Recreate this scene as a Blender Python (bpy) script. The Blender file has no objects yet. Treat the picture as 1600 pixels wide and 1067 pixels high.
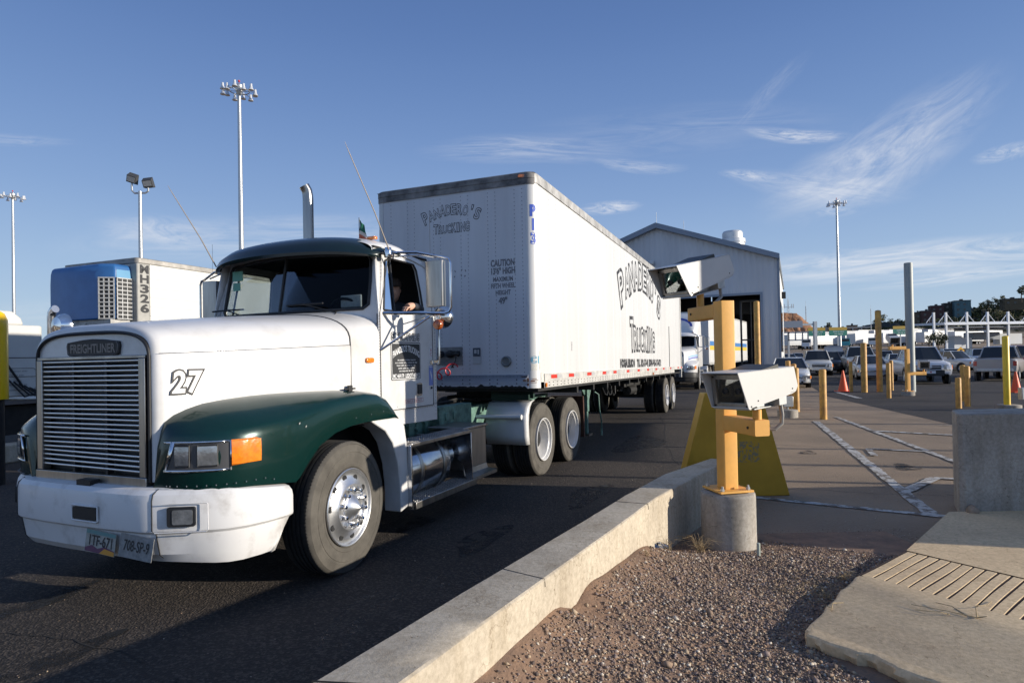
import bpy, bmesh, math, random
import numpy as np
from mathutils import Vector, Matrix
PI = math.pi
R = math.radians
rnd = random.Random(7)
scene = bpy.context.scene
# ---------------------------------------------------------------- camera, sky, sun, exposure
CAM_H = 1.6526
cd = bpy.data.cameras.new('camera')
cam = bpy.data.objects.new('camera', cd)
scene.collection.objects.link(cam)
cd.sensor_width = 36
cd.lens = 36 * 982.7 / 1600
cd.shift_y = (550.5 - 533.5) / 1600
cd.clip_start = 0.05
cd.clip_end = 6000
cam.matrix_world = Matrix.Translation((0, 0, CAM_H)) @ Matrix.Rotation(R(90) + .0108, 4, 'X') @ Matrix.Rotation(-.0193, 4, 'Z')
scene.camera = cam
scene.render.resolution_x, scene.render.resolution_y = 1024, 682
SUN_AZ = R(103)     # clockwise from +Y
SUN_EL = R(12.8)
world = bpy.data.worlds.new('World')
scene.world = world
world.use_nodes = True
wn, wl = world.node_tree.nodes, world.node_tree.links
wn.clear()
wo = wn.new('ShaderNodeOutputWorld')
bg = wn.new('ShaderNodeBackground')
sky = wn.new('ShaderNodeTexSky')
sky.sky_type = 'NISHITA'
sky.sun_disc = False
sky.sun_elevation = SUN_EL
sky.sun_rotation = SUN_AZ
sky.altitude = 1200
sky.air_density = 1.25
sky.dust_density = .5
sky.ozone_density = 2.2
bg.inputs['Strength'].default_value = .096
wl.new(bg.outputs[0], wo.inputs[0])
def wmath(op, a, b=None, c=None, clamp=False):
    n = wn.new('ShaderNodeMath'); n.operation = op; n.use_clamp = clamp
    for i, v in enumerate((a, b, c)):
        if v is None: continue
        if isinstance(v, (int, float)): n.inputs[i].default_value = v
        else: wl.new(v, n.inputs[i])
    return n.outputs[0]
tc = wn.new('ShaderNodeTexCoord')
sp = wn.new('ShaderNodeSeparateXYZ'); wl.new(tc.outputs['Generated'], sp.inputs[0])
yy = wmath('MAXIMUM', sp.outputs[1], .05)
U = wmath('DIVIDE', sp.outputs[0], yy)      # tangent of the bearing
V = wmath('DIVIDE', sp.outputs[2], yy)      # tangent of the height
def cirrus(u0, v0, ang, lu, lv, amp, seed, fib=7.0, curve=0.0):
    """a wisp of cirrus at a bearing/height on the sky, its fibres along its own long axis"""
    du = wmath('SUBTRACT', U, u0); dv = wmath('SUBTRACT', V, v0)
    ca, sa = math.cos(ang), math.sin(ang)
    a = wmath('ADD', wmath('MULTIPLY', du, ca), wmath('MULTIPLY', dv, sa))
    b = wmath('SUBTRACT', wmath('MULTIPLY', dv, ca), wmath('MULTIPLY', du, sa))
    if curve: b = wmath('SUBTRACT', b, wmath('MULTIPLY', wmath('MULTIPLY', a, a), curve))
    comb = wn.new('ShaderNodeCombineXYZ')
    wl.new(wmath('DIVIDE', a, lu), comb.inputs[0]); wl.new(wmath('DIVIDE', b, lv), comb.inputs[1]); comb.inputs[2].default_value = seed
    nz = wn.new('ShaderNodeTexNoise'); nz.inputs['Scale'].default_value = 1.0; nz.inputs['Detail'].default_value = 9; nz.inputs['Roughness'].default_value = .68
    mp = wn.new('ShaderNodeMapping'); mp.inputs['Scale'].default_value = (1.5, fib / 3.6, 1)
    wl.new(comb.outputs[0], mp.inputs[0]); wl.new(mp.outputs[0], nz.inputs['Vector']); nz.inputs['Distortion'].default_value = 1.6
    r2 = wmath('ADD', wmath('POWER', wmath('ABSOLUTE', wmath('DIVIDE', a, lu)), 2), wmath('POWER', wmath('ABSOLUTE', wmath('DIVIDE', b, lv)), 2))
    fall = wmath('POWER', wmath('SUBTRACT', 1.0, r2, clamp=True), 1.5)
    dens = wmath('MULTIPLY', wmath('SUBTRACT', nz.outputs['Fac'], .36), 2.6, clamp=True)
    return wmath('MULTIPLY', wmath('MULTIPLY', dens, fall), amp)
clouds = [cirrus(*c) for c in (
    (.03, .335, -.03, .19, .028, .42, 1.3, 9, -.25), (.21, .302, -.10, .085, .013, .55, 2.1, 6, .9), (.46, .346, -.07, .095, .014, .9, 3.7, 6, .9),
    (.61, .318, .52, .25, .075, .52, 4.2, 7, .35), (.56, .29, .40, .20, .06, .35, 24.2, 4, .2), (.50, .262, -.12, .16, .03, .4, 5.9, 7, .3), (.64, .147, .075, .36, .034, 1.15, 6.3, 4, 0),
    (.74, .12, .10, .22, .014, .8, 7.7, 5, 0), (.16, .238, .06, .06, .013, .9, 8.8, 4, 0), (.385, .285, -.12, .055, .011, .7, 9.1, 4, 0),
    (-.40, .20, .02, .36, .045, .5, 10.4, 5, 0), (-.56, .215, -.1, .12, .03, .5, 15.4, 5, 0), (.80, .315, .22, .07, .016, .7, 11.9, 4, 0), (.42, .42, .75, .10, .02, .16, 12.6, 6, 0),
    (-.80, .365, -.06, .13, .012, .3, 13.5, 5, 0), (.28, .36, .05, .3, .05, .16, 14.5, 8, 0), (.52, .227, .02, .04, .012, .5, 16.5, 4, 0), (-.62, .09, .02, .3, .03, .35, 17.5, 4, 0))]
tot = clouds[0]
for c in clouds[1:]: tot = wmath('ADD', tot, c)
tot = wmath('MULTIPLY', tot, wmath('GREATER_THAN', sp.outputs[1], .05))
tot = wmath('MINIMUM', tot, .85)
mix = wn.new('ShaderNodeMix'); mix.data_type = 'RGBA'
el = wmath('MULTIPLY', wmath('MAXIMUM', sp.outputs[2], 0.0), 1.0)
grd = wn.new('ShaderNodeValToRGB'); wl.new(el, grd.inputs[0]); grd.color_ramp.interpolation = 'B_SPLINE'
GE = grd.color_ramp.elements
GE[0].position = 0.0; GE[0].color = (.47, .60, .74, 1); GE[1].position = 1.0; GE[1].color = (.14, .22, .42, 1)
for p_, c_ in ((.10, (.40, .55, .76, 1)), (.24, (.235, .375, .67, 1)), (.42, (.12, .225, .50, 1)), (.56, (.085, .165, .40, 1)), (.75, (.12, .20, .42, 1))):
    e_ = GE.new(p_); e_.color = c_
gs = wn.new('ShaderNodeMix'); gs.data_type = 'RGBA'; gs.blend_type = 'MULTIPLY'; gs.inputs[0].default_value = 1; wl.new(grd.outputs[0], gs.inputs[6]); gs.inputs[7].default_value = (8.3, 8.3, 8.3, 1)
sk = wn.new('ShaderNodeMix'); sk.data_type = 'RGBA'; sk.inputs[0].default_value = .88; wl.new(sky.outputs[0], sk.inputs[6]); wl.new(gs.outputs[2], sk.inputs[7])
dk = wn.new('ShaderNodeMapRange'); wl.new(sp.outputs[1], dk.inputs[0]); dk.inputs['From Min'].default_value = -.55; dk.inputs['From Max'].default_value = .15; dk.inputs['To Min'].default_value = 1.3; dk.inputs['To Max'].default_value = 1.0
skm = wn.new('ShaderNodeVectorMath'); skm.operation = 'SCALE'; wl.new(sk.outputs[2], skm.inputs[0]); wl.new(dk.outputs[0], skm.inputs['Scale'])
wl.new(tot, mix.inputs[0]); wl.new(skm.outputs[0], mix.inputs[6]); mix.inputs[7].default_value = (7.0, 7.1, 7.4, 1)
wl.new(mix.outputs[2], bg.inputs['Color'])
sd = bpy.data.lights.new('sun', 'SUN'); sd.energy = 5.0; sd.angle = R(.53); sd.color = (1.0, .92, .80)
sun = bpy.data.objects.new('sun', sd); scene.collection.objects.link(sun)
sv = Vector((math.sin(SUN_AZ) * math.cos(SUN_EL), math.cos(SUN_AZ) * math.cos(SUN_EL), math.sin(SUN_EL)))
sun.rotation_euler = sv.to_track_quat('Z', 'Y').to_euler()
scene.view_settings.view_transform = 'Standard'; scene.view_settings.look = 'None'
scene.view_settings.exposure = 0.34; scene.view_settings.gamma = 1; scene.view_settings.use_curve_mapping = False
scene.cycles.max_bounces = 8; scene.cycles.transparent_max_bounces = 12; scene.cycles.caustics_reflective = False
scene.cycles.use_denoising = True
# ---------------------------------------------------------------- materials
MATS = {}
def mat(name, col, rough=.5, metal=0.0, var=.0, vscale=3.0, col2=None, bump=0.0, bscale=60.0, spec=.5, coat=0.0, alpha=1.0, emit=None, estr=0.0, streak=False, detail=5, thr=None):
    if name in MATS: return MATS[name]
    m = bpy.data.materials.new(name); m.use_nodes = True; nt = m.node_tree; N, L = nt.nodes, nt.links
    b = N['Principled BSDF']; b.inputs['Roughness'].default_value = rough; b.inputs['Metallic'].default_value = metal
    b.inputs['Specular IOR Level'].default_value = spec; b.inputs['Coat Weight'].default_value = coat; b.inputs['Coat Roughness'].default_value = .06
    b.inputs['Base Color'].default_value = (*col, 1)
    t = N.new('ShaderNodeTexCoord')
    if var > 0 or col2:
        mp = N.new('ShaderNodeMapping'); L.new(t.outputs['Object'], mp.inputs[0])
        mp.inputs['Scale'].default_value = (vscale, vscale, vscale * (.12 if streak else 1))
        n = N.new('ShaderNodeTexNoise'); n.inputs['Scale'].default_value = 1; n.inputs['Detail'].default_value = detail; n.inputs['Roughness'].default_value = .65
        L.new(mp.outputs[0], n.inputs['Vector'])
        r = N.new('ShaderNodeValToRGB'); L.new(n.outputs['Fac'], r.inputs[0])
        c2 = col2 or tuple(c * (1 - var) for c in col)
        lo, hi = thr or (.36, .64)
        r.color_ramp.elements[0].position = lo; r.color_ramp.elements[0].color = (*c2, 1)
        r.color_ramp.elements[1].position = hi; r.color_ramp.elements[1].color = (*col, 1)
        L.new(r.outputs[0], b.inputs['Base Color'])
        mr = N.new('ShaderNodeMapRange'); L.new(n.outputs['Fac'], mr.inputs[0]); mr.inputs['To Min'].default_value = min(1, rough * 1.25); mr.inputs['To Max'].default_value = rough * .85
        L.new(mr.outputs[0], b.inputs['Roughness'])
    if bump > 0:
        n2 = N.new('ShaderNodeTexNoise'); n2.inputs['Scale'].default_value = bscale; n2.inputs['Detail'].default_value = 4
        L.new(t.outputs['Object'], n2.inputs['Vector'])
        bp = N.new('ShaderNodeBump'); bp.inputs['Strength'].default_value = 1; bp.inputs['Distance'].default_value = bump
        L.new(n2.outputs['Fac'], bp.inputs['Height']); L.new(bp.outputs[0], b.inputs['Normal'])
    if emit:
        b.inputs['Emission Color'].default_value = (*emit, 1); b.inputs['Emission Strength'].default_value = estr
    MATS[name] = m
    return m
def glass_mat(name, tint, refl=.12, rough=.02):
    m = bpy.data.materials.new(name); m.use_nodes = True; N, L = m.node_tree.nodes, m.node_tree.links
    N.remove(N['Principled BSDF']); o = N['Material Output']
    tr = N.new('ShaderNodeBsdfTransparent'); tr.inputs[0].default_value = (*tint, 1)
    gl = N.new('ShaderNodeBsdfGlossy'); gl.inputs['Roughness'].default_value = rough; gl.inputs[0].default_value = (.9, .95, 1, 1)
    fr = N.new('ShaderNodeFresnel'); fr.inputs[0].default_value = 1.5
    mu = N.new('ShaderNodeMath'); mu.operation = 'MULTIPLY'; mu.inputs[1].default_value = refl / .08; mu.use_clamp = True; L.new(fr.outputs[0], mu.inputs[0])
    mx = N.new('ShaderNodeMixShader'); L.new(mu.outputs[0], mx.inputs[0]); L.new(tr.outputs[0], mx.inputs[1]); L.new(gl.outputs[0], mx.inputs[2]); L.new(mx.outputs[0], o.inputs[0])
    MATS[name] = m; return m
M = {
 'white': mat('white paint', (.61, .60, .585), .32, 0, .0, 2.6, col2=(.50, .485, .46), coat=.3, bump=.0009, bscale=6, detail=10, thr=(.28, .50)),
 'bumper_white': mat('bumper white', (.64, .63, .62), .42, 0, .0, 4.5, col2=(.46, .44, .42), coat=.08, bump=.0008, bscale=7, detail=12, thr=(.30, .48)),
 'green': mat('dark green metallic paint', (.003, .026, .023), .22, .25, .18, 60, coat=.4, spec=.35),
 'green_roof': mat('dark green visor paint', (.005, .018, .018), .3, .2, .3, 3, coat=.5),
 'green_frame': mat('green chassis paint', (.13, .25, .20), .55, 0, .6, 9, bump=.002, bscale=30),
 'black': mat('black rubber trim', (.012, .012, .013), .55),
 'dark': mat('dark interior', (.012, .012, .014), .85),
 'frame_black': mat('greasy chassis black', (.015, .014, .013), .6, 0, .5, 8, bump=.003, bscale=25),
 'tyre': mat('tyre rubber', (.095, .085, .07), .85, 0, .35, 6, bump=.0012, bscale=90),
 'tread': mat('tyre tread', (.018, .017, .016), .9, 0, .4, 10, bump=.004, bscale=60),
 'chrome': mat('chrome', (.80, .80, .80), .12, 1.0, .25, 8),
 'alu': mat('polished aluminium', (.74, .74, .75), .2, 1.0, .3, 7, bump=.0004, bscale=40),
 'rivet grey': mat('rivet grey', (.16, .16, .17), .5),
 'rimalu': mat('wheel aluminium', (.82, .82, .82), .30, .92, .18, 14, bump=.0006, bscale=60),
 'steel': mat('brushed steel', (.46, .44, .41), .34, 1.0, .35, 8, streak=True),
 'tank': mat('polished tank', (.58, .58, .60), .14, 1.0, .25, 3, bump=.002, bscale=3),
 'galv': mat('galvanised steel', (.50, .51, .51), .42, .75, .25, 12),
 'bars': mat('grille bars', (.86, .85, .82), .34, 1.0, .08, 5),
 'amber': mat('amber lens', (.86, .22, .008), .16, 0, .32, 22, spec=.7, coat=.8, bump=.002, bscale=45),
 'amber_dark': mat('dark amber lens', (.42, .10, .02), .2, 0, .6, 40, coat=.6),
 'red': mat('red reflector', (.55, .035, .02), .35),
 'lens': mat('headlamp glass', (.38, .395, .41), .14, .55, .45, 10, spec=.9, coat=.9, bump=.0012, bscale=60),
 'trailer': mat('trailer aluminium white', (.60, .60, .59), .42, 0, .13, .9, coat=.1, streak=True, bump=.0022, bscale=2.2),
 'trailer_front': mat('trailer nose white', (.56, .56, .575), .45, 0, .16, 1.6, coat=.1, streak=True, bump=.003, bscale=2.5),
 'rail': mat('weathered rail', (.46, .45, .43), .5, .15, .5, 5, bump=.001),
 'soot': mat('sooty rail', (.055, .052, .052), .65, .1, .0, 2.6, col2=(.26, .25, .24)),
 'rub': mat('white bottom rail', (.56, .545, .51), .5, 0, .35, 6),
 'grime': mat('black grime', (.02, .018, .016), .9, 0, .5, 9),
 'rust': mat('rust', (.20, .075, .03), .85, 0, .5, 20),
 'ink': mat('black lettering', (.02, .02, .022), .6),
 'blue_ink': mat('blue lettering', (.03, .08, .42), .55),
 'teal_ink': mat('faded blue lettering', (.10, .30, .42), .6),
 'paper': mat('pale sticker', (.70, .71, .72), .6, 0, .2, 30),
 'sticker_blue': mat('blue sticker', (.16, .22, .52), .5),
 'yellow': mat('safety yellow paint', (.84, .43, .095), .48, 0, .12, 5, bump=.0008, bscale=30),
 'bollard': mat('worn yellow bollard', (.64, .34, .06), .55, 0, .35, 5, col2=(.40, .20, .05), bump=.001),
 'lemon': mat('bright yellow paint', (.85, .56, .02), .4, 0, .12, 4),
 'olive_board': mat('mustard board', (.46, .265, .012), .6, 0, .16, 3),
 'conc': mat('concrete', (.50, .435, .34), .9, 0, .0, 3.4, col2=(.36, .31, .24), bump=.0035, bscale=45, detail=12, thr=(.30, .62)),
 'conc_grey': mat('grey concrete', (.40, .37, .33), .85, 0, .0, 3, col2=(.25, .23, .205), bump=.002, bscale=60, streak=True),
 'slab': mat('sidewalk concrete', (.53, .42, .30), .9, 0, .0, 2.1, col2=(.42, .33, .235), bump=.002, bscale=110),
 'camwhite': mat('camera housing white', (.55, .54, .515), .4, 0, .05, 4),
 'skin': mat('skin', (.62, .36, .25), .55, 0, .1, 20),
 'jacket': mat('dark jacket', (.035, .037, .045), .85),
 'cap': mat('brown cap', (.05, .035, .028), .8),
}
def concrete_mat(name, c1, c2, pit=26, streak=.5, scale=2.2, bump=.004):
    m = bpy.data.materials.new(name); m.use_nodes = True; N, L = m.node_tree.nodes, m.node_tree.links; b = N['Principled BSDF']; b.inputs['Roughness'].default_value = .9; b.inputs['Specular IOR Level'].default_value = .3
    t = N.new('ShaderNodeTexCoord')
    def noise(sc, det, rough=.6, vec=None, sz=(1, 1, 1)):
        mp = N.new('ShaderNodeMapping'); mp.inputs['Scale'].default_value = sz; L.new(t.outputs['Object'], mp.inputs[0]); n = N.new('ShaderNodeTexNoise'); n.inputs['Scale'].default_value = sc; n.inputs['Detail'].default_value = det; n.inputs['Roughness'].default_value = rough; L.new(mp.outputs[0], n.inputs['Vector']); return n.outputs['Fac']
    def ramp(f, p0, a, p1, c):
        r = N.new('ShaderNodeValToRGB'); L.new(f, r.inputs[0]); r.color_ramp.elements[0].position = p0; r.color_ramp.elements[0].color = (*a, 1); r.color_ramp.elements[1].position = p1; r.color_ramp.elements[1].color = (*c, 1); return r.outputs[0]
    def mul(a, c, f=1.0):
        x = N.new('ShaderNodeMix'); x.data_type = 'RGBA'; x.blend_type = 'MULTIPLY'; x.inputs[0].default_value = f; L.new(a, x.inputs[6]); L.new(c, x.inputs[7]); return x.outputs[2]
    base = ramp(noise(scale, 6), .35, c2, .65, c1)
    base = mul(base, ramp(noise(34, 5, .7), .30, (.74, .73, .71), .62, (1.06, 1.06, 1.06)))
    base = mul(base, ramp(noise(5, 4, .6, sz=(1, 1, .12)), .34, (.72, .68, .62), .52, (1, 1, 1)), streak)
    v = N.new('ShaderNodeTexVoronoi'); v.inputs['Scale'].default_value = pit; L.new(t.outputs['Object'], v.inputs['Vector']); gate = noise(6, 2)
    mx = N.new('ShaderNodeMath'); mx.operation = 'ADD'; L.new(v.outputs['Distance'], mx.inputs[0]); g2 = N.new('ShaderNodeMapRange'); g2.inputs['From Min'].default_value = .62; g2.inputs['From Max'].default_value = .45; L.new(gate, g2.inputs[0]); L.new(g2.outputs[0], mx.inputs[1])
    base = mul(base, ramp(mx.outputs[0], .10, (.42, .36, .30), .17, (1, 1, 1)))
    cr = N.new('ShaderNodeTexVoronoi'); cr.feature = 'DISTANCE_TO_EDGE'; cr.inputs['Scale'].default_value = 1.3; wv_ = N.new('ShaderNodeMapping'); L.new(t.outputs['Object'], wv_.inputs[0])
    nn = N.new('ShaderNodeTexNoise'); nn.inputs['Scale'].default_value = 3; nn.inputs['Detail'].default_value = 6; L.new(t.outputs['Object'], nn.inputs['Vector']); ad = N.new('ShaderNodeVectorMath'); ad.operation = 'ADD'; L.new(wv_.outputs[0], ad.inputs[0]); L.new(nn.outputs['Color'], ad.inputs[1]); L.new(ad.outputs[0], cr.inputs['Vector'])
    base = mul(base, ramp(cr.outputs['Distance'], .002, (.45, .40, .35), .006, (1, 1, 1)), .55)
    L.new(base, b.inputs['Base Color'])
    bp = N.new('ShaderNodeBump'); bp.inputs['Distance'].default_value = bump; hh = N.new('ShaderNodeMath'); hh.operation = 'MULTIPLY_ADD'; L.new(noise(60, 6, .7), hh.inputs[0]); hh.inputs[1].default_value = .6; cl = N.new('ShaderNodeMath'); cl.operation = 'MINIMUM'; cl.inputs[1].default_value = .2; L.new(mx.outputs[0], cl.inputs[0]); L.new(cl.outputs[0], hh.inputs[2]); L.new(hh.outputs[0], bp.inputs['Height']); L.new(bp.outputs[0], b.inputs['Normal'])
    MATS[name] = m; return m
M['conc'] = concrete_mat('kerb concrete', (.53, .46, .355), (.43, .37, .285), 30, .6)
M['conc_grey'] = concrete_mat('weathered grey concrete', (.40, .365, .315), (.29, .265, .23), 24, .8)
M['slab'] = concrete_mat('pavement concrete', (.68, .52, .32), (.56, .42, .26), 40, .0, 1.6, .003)
M['glass'] = glass_mat('windscreen glass', (.52, .56, .55), .012)
M['vent_glass'] = glass_mat('vent window glass', (.5, .56, .6), .42)
M['carglass'] = mat('dark car glass', (.02, .024, .028), .08, 0, 0, spec=.45)
M['lensglass'] = glass_mat('camera window glass', (.75, .75, .7), .35)
# ---------------------------------------------------------------- mesh helpers
COL = scene.collection
class MB:
    def __init__(s): s.v = []; s.f = []; s.m = []; s.sm = []
    def add(s, verts, faces, mi=0, smooth=False):
        n = len(s.v); s.v += [tuple(p) for p in verts]
        for f in faces: s.f.append([n + i for i in f]); s.m.append(mi); s.sm.append(smooth)
        return s
    def box(s, x0, x1, y0, y1, z0, z1, mi=0, T=None):
        v = [(x, y, z) for x in (x0, x1) for y in (y0, y1) for z in (z0, z1)]
        if T is not None: v = [T @ Vector(p) for p in v]
        return s.add(v, [(0, 1, 3, 2), (4, 6, 7, 5), (0, 4, 5, 1), (2, 3, 7, 6), (0, 2, 6, 4), (1, 5, 7, 3)], mi)
    def rbox(s, x0, x1, y0, y1, z0, z1, r, mi=0, T=None, axis='z', seg=4):
        """box rounded about one axis"""
        a = {'z': (0, 1, 2), 'y': (0, 2, 1), 'x': (1, 2, 0)}[axis]
        lim = ((x0, x1), (y0, y1), (z0, z1)); (a0, a1), (b0, b1), (c0, c1) = lim[a[0]], lim[a[1]], lim[a[2]]
        pts = []
        for cx, cy, st in ((a1 - r, b1 - r, 0), (a0 + r, b1 - r, 90), (a0 + r, b0 + r, 180), (a1 - r, b0 + r, 270)):
            for k in range(seg + 1):
                t = R(st + 90 * k / seg); pts.append((cx + r * math.cos(t), cy + r * math.sin(t)))
        n = len(pts); v = []
        for c in (c0, c1):
            for p in pts:
                q = [0, 0, 0]; q[a[0]] = p[0]; q[a[1]] = p[1]; q[a[2]] = c; v.append(T @ Vector(q) if T is not None else tuple(q))
        f = [(i, (i + 1) % n, n + (i + 1) % n, n + i) for i in range(n)]
        s.add(v, f, mi, True); s.add(v[:n], [tuple(range(n))[::-1]], mi); s.add(v[n:], [tuple(range(n))], mi)
        return s
    def tube(s, pts, r, n=10, mi=0, cap=True, smooth=True):
        pts = [Vector(p) for p in pts]; rs = r if isinstance(r, (list, tuple)) else [r] * len(pts); vs = []; up = None
        for i, p in enumerate(pts):
            d = (pts[min(i + 1, len(pts) - 1)] - pts[max(i - 1, 0)]).normalized()
            if up is None or abs(up.dot(d)) > .99: up = Vector((0, 0, 1)) if abs(d.z) < .9 else Vector((1, 0, 0))
            a = d.cross(up).normalized(); b = a.cross(d).normalized(); up = b
            vs += [p + (a * math.cos(2 * PI * k / n) + b * math.sin(2 * PI * k / n)) * rs[i] for k in range(n)]
        f = [(i * n + k, i * n + (k + 1) % n, (i + 1) * n + (k + 1) % n, (i + 1) * n + k) for i in range(len(pts) - 1) for k in range(n)]
        s.add(vs, f, mi, smooth)
        if cap: s.add(vs[:n], [tuple(range(n))[::-1]], mi); s.add(vs[-n:], [tuple(range(n))], mi)
        return s
    def lathe(s, prof, axis='z', c=(0, 0, 0), n=32, mi=0, smooth=True, T=None):
        """prof: list of (radius, along)"""
        v = []
        for r, h in prof:
            for k in range(n):
                t = 2 * PI * k / n; a, b = r * math.cos(t), r * math.sin(t)
                q = {'z': (a, b, h), 'x': (h, a, b), 'y': (a, h, b)}[axis]
                q = Vector((q[0] + c[0], q[1] + c[1], q[2] + c[2])); v.append(T @ q if T is not None else q)
        f = [(i * n + k, i * n + (k + 1) % n, (i + 1) * n + (k + 1) % n, (i + 1) * n + k) for i in range(len(prof) - 1) for k in range(n)]
        return s.add(v, f, mi, smooth)
    def grid(s, rows, mi=0, smooth=True, close=False):
        """rows: list of equally long lists of points"""
        n = len(rows[0]); v = [p for r_ in rows for p in r_]; m_ = n if close else n - 1
        return s.add(v, [(i * n + k, i * n + (k + 1) % n, (i + 1) * n + (k + 1) % n, (i + 1) * n + k) for i in range(len(rows) - 1) for k in range(m_)], mi, smooth)
    def prism(s, poly, axis, a0, a1, mi=0, T=None):
        """poly in the two other axes (order x,y,z without axis)"""
        n = len(poly); v = []
        for c in (a0, a1):
            for p in poly:
                q = list(p); q.insert({'x': 0, 'y': 1, 'z': 2}[axis], c); v.append(T @ Vector(q) if T is not None else tuple(q))
        return s.add(v, [(i, (i + 1) % n, n + (i + 1) % n, n + i) for i in range(n)] + [tuple(range(n))[::-1], tuple(range(n, 2 * n))], mi)
    def build(s, name, mats, parent=None, bevel=0, bseg=2, solid=0, angle=35, loc=None, rotz=None):
        me = bpy.data.meshes.new(name); me.from_pydata([tuple(p) for p in s.v], [], s.f)
        if not isinstance(mats, (list, tuple)): mats = [mats]
        for m_ in mats: me.materials.append((M.get(m_) or MATS[m_]) if isinstance(m_, str) else m_)
        me.polygons.foreach_set('material_index', s.m); me.polygons.foreach_set('use_smooth', s.sm)
        bm = bmesh.new(); bm.from_mesh(me); bmesh.ops.remove_doubles(bm, verts=bm.verts, dist=1e-5); bmesh.ops.recalc_face_normals(bm, faces=bm.faces); bm.to_mesh(me); bm.free()
        if any(s.sm): me.set_sharp_from_angle(angle=R(angle))
        o = bpy.data.objects.new(name, me); COL.objects.link(o)
        if parent: o.parent = parent
        if loc: o.location = loc
        if rotz is not None: o.rotation_euler = (0, 0, rotz)
        if solid:
            m_ = o.modifiers.new('thick', 'SOLIDIFY'); m_.thickness = solid; m_.offset = -1
        if bevel:
            m_ = o.modifiers.new('edge', 'BEVEL'); m_.width = bevel; m_.segments = bseg; m_.limit_method = 'ANGLE'; m_.angle_limit = R(40); m_.harden_normals = False
            if not any(s.sm): me.polygons.foreach_set('use_smooth', [True] * len(me.polygons)); me.set_sharp_from_angle(angle=R(angle))
        return o
def tag(o, label=None, cat=None, group=None, kind=None):
    for k, v in (('label', label), ('category', cat), ('group', group), ('kind', kind)):
        if v: o[k] = v
    return o
def thing(name, label, cat, loc=(0, 0, 0), rotz=0, group=None):
    o = bpy.data.objects.new(name, None); COL.objects.link(o); o.location = loc; o.rotation_euler = (0, 0, rotz); o.empty_display_size = .3
    return tag(o, label, cat, group)
def copy_tree(o, parent=None):
    c = o.copy(); COL.objects.link(c); c.parent = parent
    for ch in list(o.children): copy_tree(ch, c)
    return c
def text_tris(s, size=1.0, offset=0.0, shear=0.0, spacing=1.0):
    """filled letters as flat geometry, centred on x, baseline at y = 0"""
    cu = bpy.data.curves.new('t', 'FONT'); cu.body = s; cu.size = size; cu.offset = offset; cu.align_x = 'CENTER'; cu.resolution_u = 3; cu.shear = shear; cu.space_character = spacing; cu.space_line = .85
    o = bpy.data.objects.new('t', cu); COL.objects.link(o)
    me = bpy.data.meshes.new_from_object(o); v = [tuple(p.co) for p in me.vertices]; f = [tuple(p.vertices) for p in me.polygons]
    bpy.data.objects.remove(o); bpy.data.meshes.remove(me); bpy.data.curves.remove(cu)
    return v, f
def letter(mb, s, org, u, v, size, mi=0, offset=0, shear=0, bend=0, sx=1, spacing=1, off=.002, fit=None, wob=0, outline=None):
    """letters lying on the plane org + x*u + y*v, lifted off it along u x v"""
    org, u, v = Vector(org), Vector(u).normalized(), Vector(v).normalized(); n = u.cross(v)
    passes = [(offset, mi, off)] if outline is None else [(offset + outline[0], mi, off), (offset, outline[1], off + .0015)]
    width = None
    for of, m_, lift in passes:
        vs, fs = text_tris(s, size, of, shear, spacing)
        if not vs: return
        if width is None: width = max(p[0] for p in vs) - min(p[0] for p in vs)
        k = (fit / width) if fit else sx
        out = []
        for p in vs:
            x, y = p[0] * k, p[1]; w = width * k / 2
            y += bend * (1 - (x / w) ** 2) + wob * math.sin(x / w * 9)
            out.append(org + u * x + v * y + n * lift)
        mb.add(out, fs, m_)
def dashes(mb, org, u, v, w, h, mi=0, off=.001, seed=1):
    """a line of print too small to read: short upright marks in word-long groups"""
    org, u, v = Vector(org), Vector(u).normalized(), Vector(v).normalized(); n = u.cross(v) * off; r_ = random.Random(seed); x = -w / 2
    while x < w / 2:
        for k in range(r_.randint(2, 7)):
            if x > w / 2: break
            a = h * r_.uniform(.35, .62); z0 = r_.uniform(0, .12) * h; z1 = h * r_.uniform(.85, 1.0); zm = h * r_.uniform(.3, .6)
            mb.add([org + u * x + v * z0 + n, org + u * (x + a * .35) + v * z0 + n, org + u * (x + a * .35) + v * z1 + n, org + u * x + v * z1 + n], [(0, 1, 2, 3)], mi)
            mb.add([org + u * (x + a * .35) + v * zm + n, org + u * (x + a) + v * zm + n, org + u * (x + a) + v * (zm + h * .22) + n, org + u * (x + a * .35) + v * (zm + h * .22) + n], [(0, 1, 2, 3)], mi)
            x += a * 1.3
        x += h * .55
def frame_on(origin, az):
    return Matrix.Translation(origin) @ Matrix.Rotation(-az, 4, 'Z')
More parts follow.
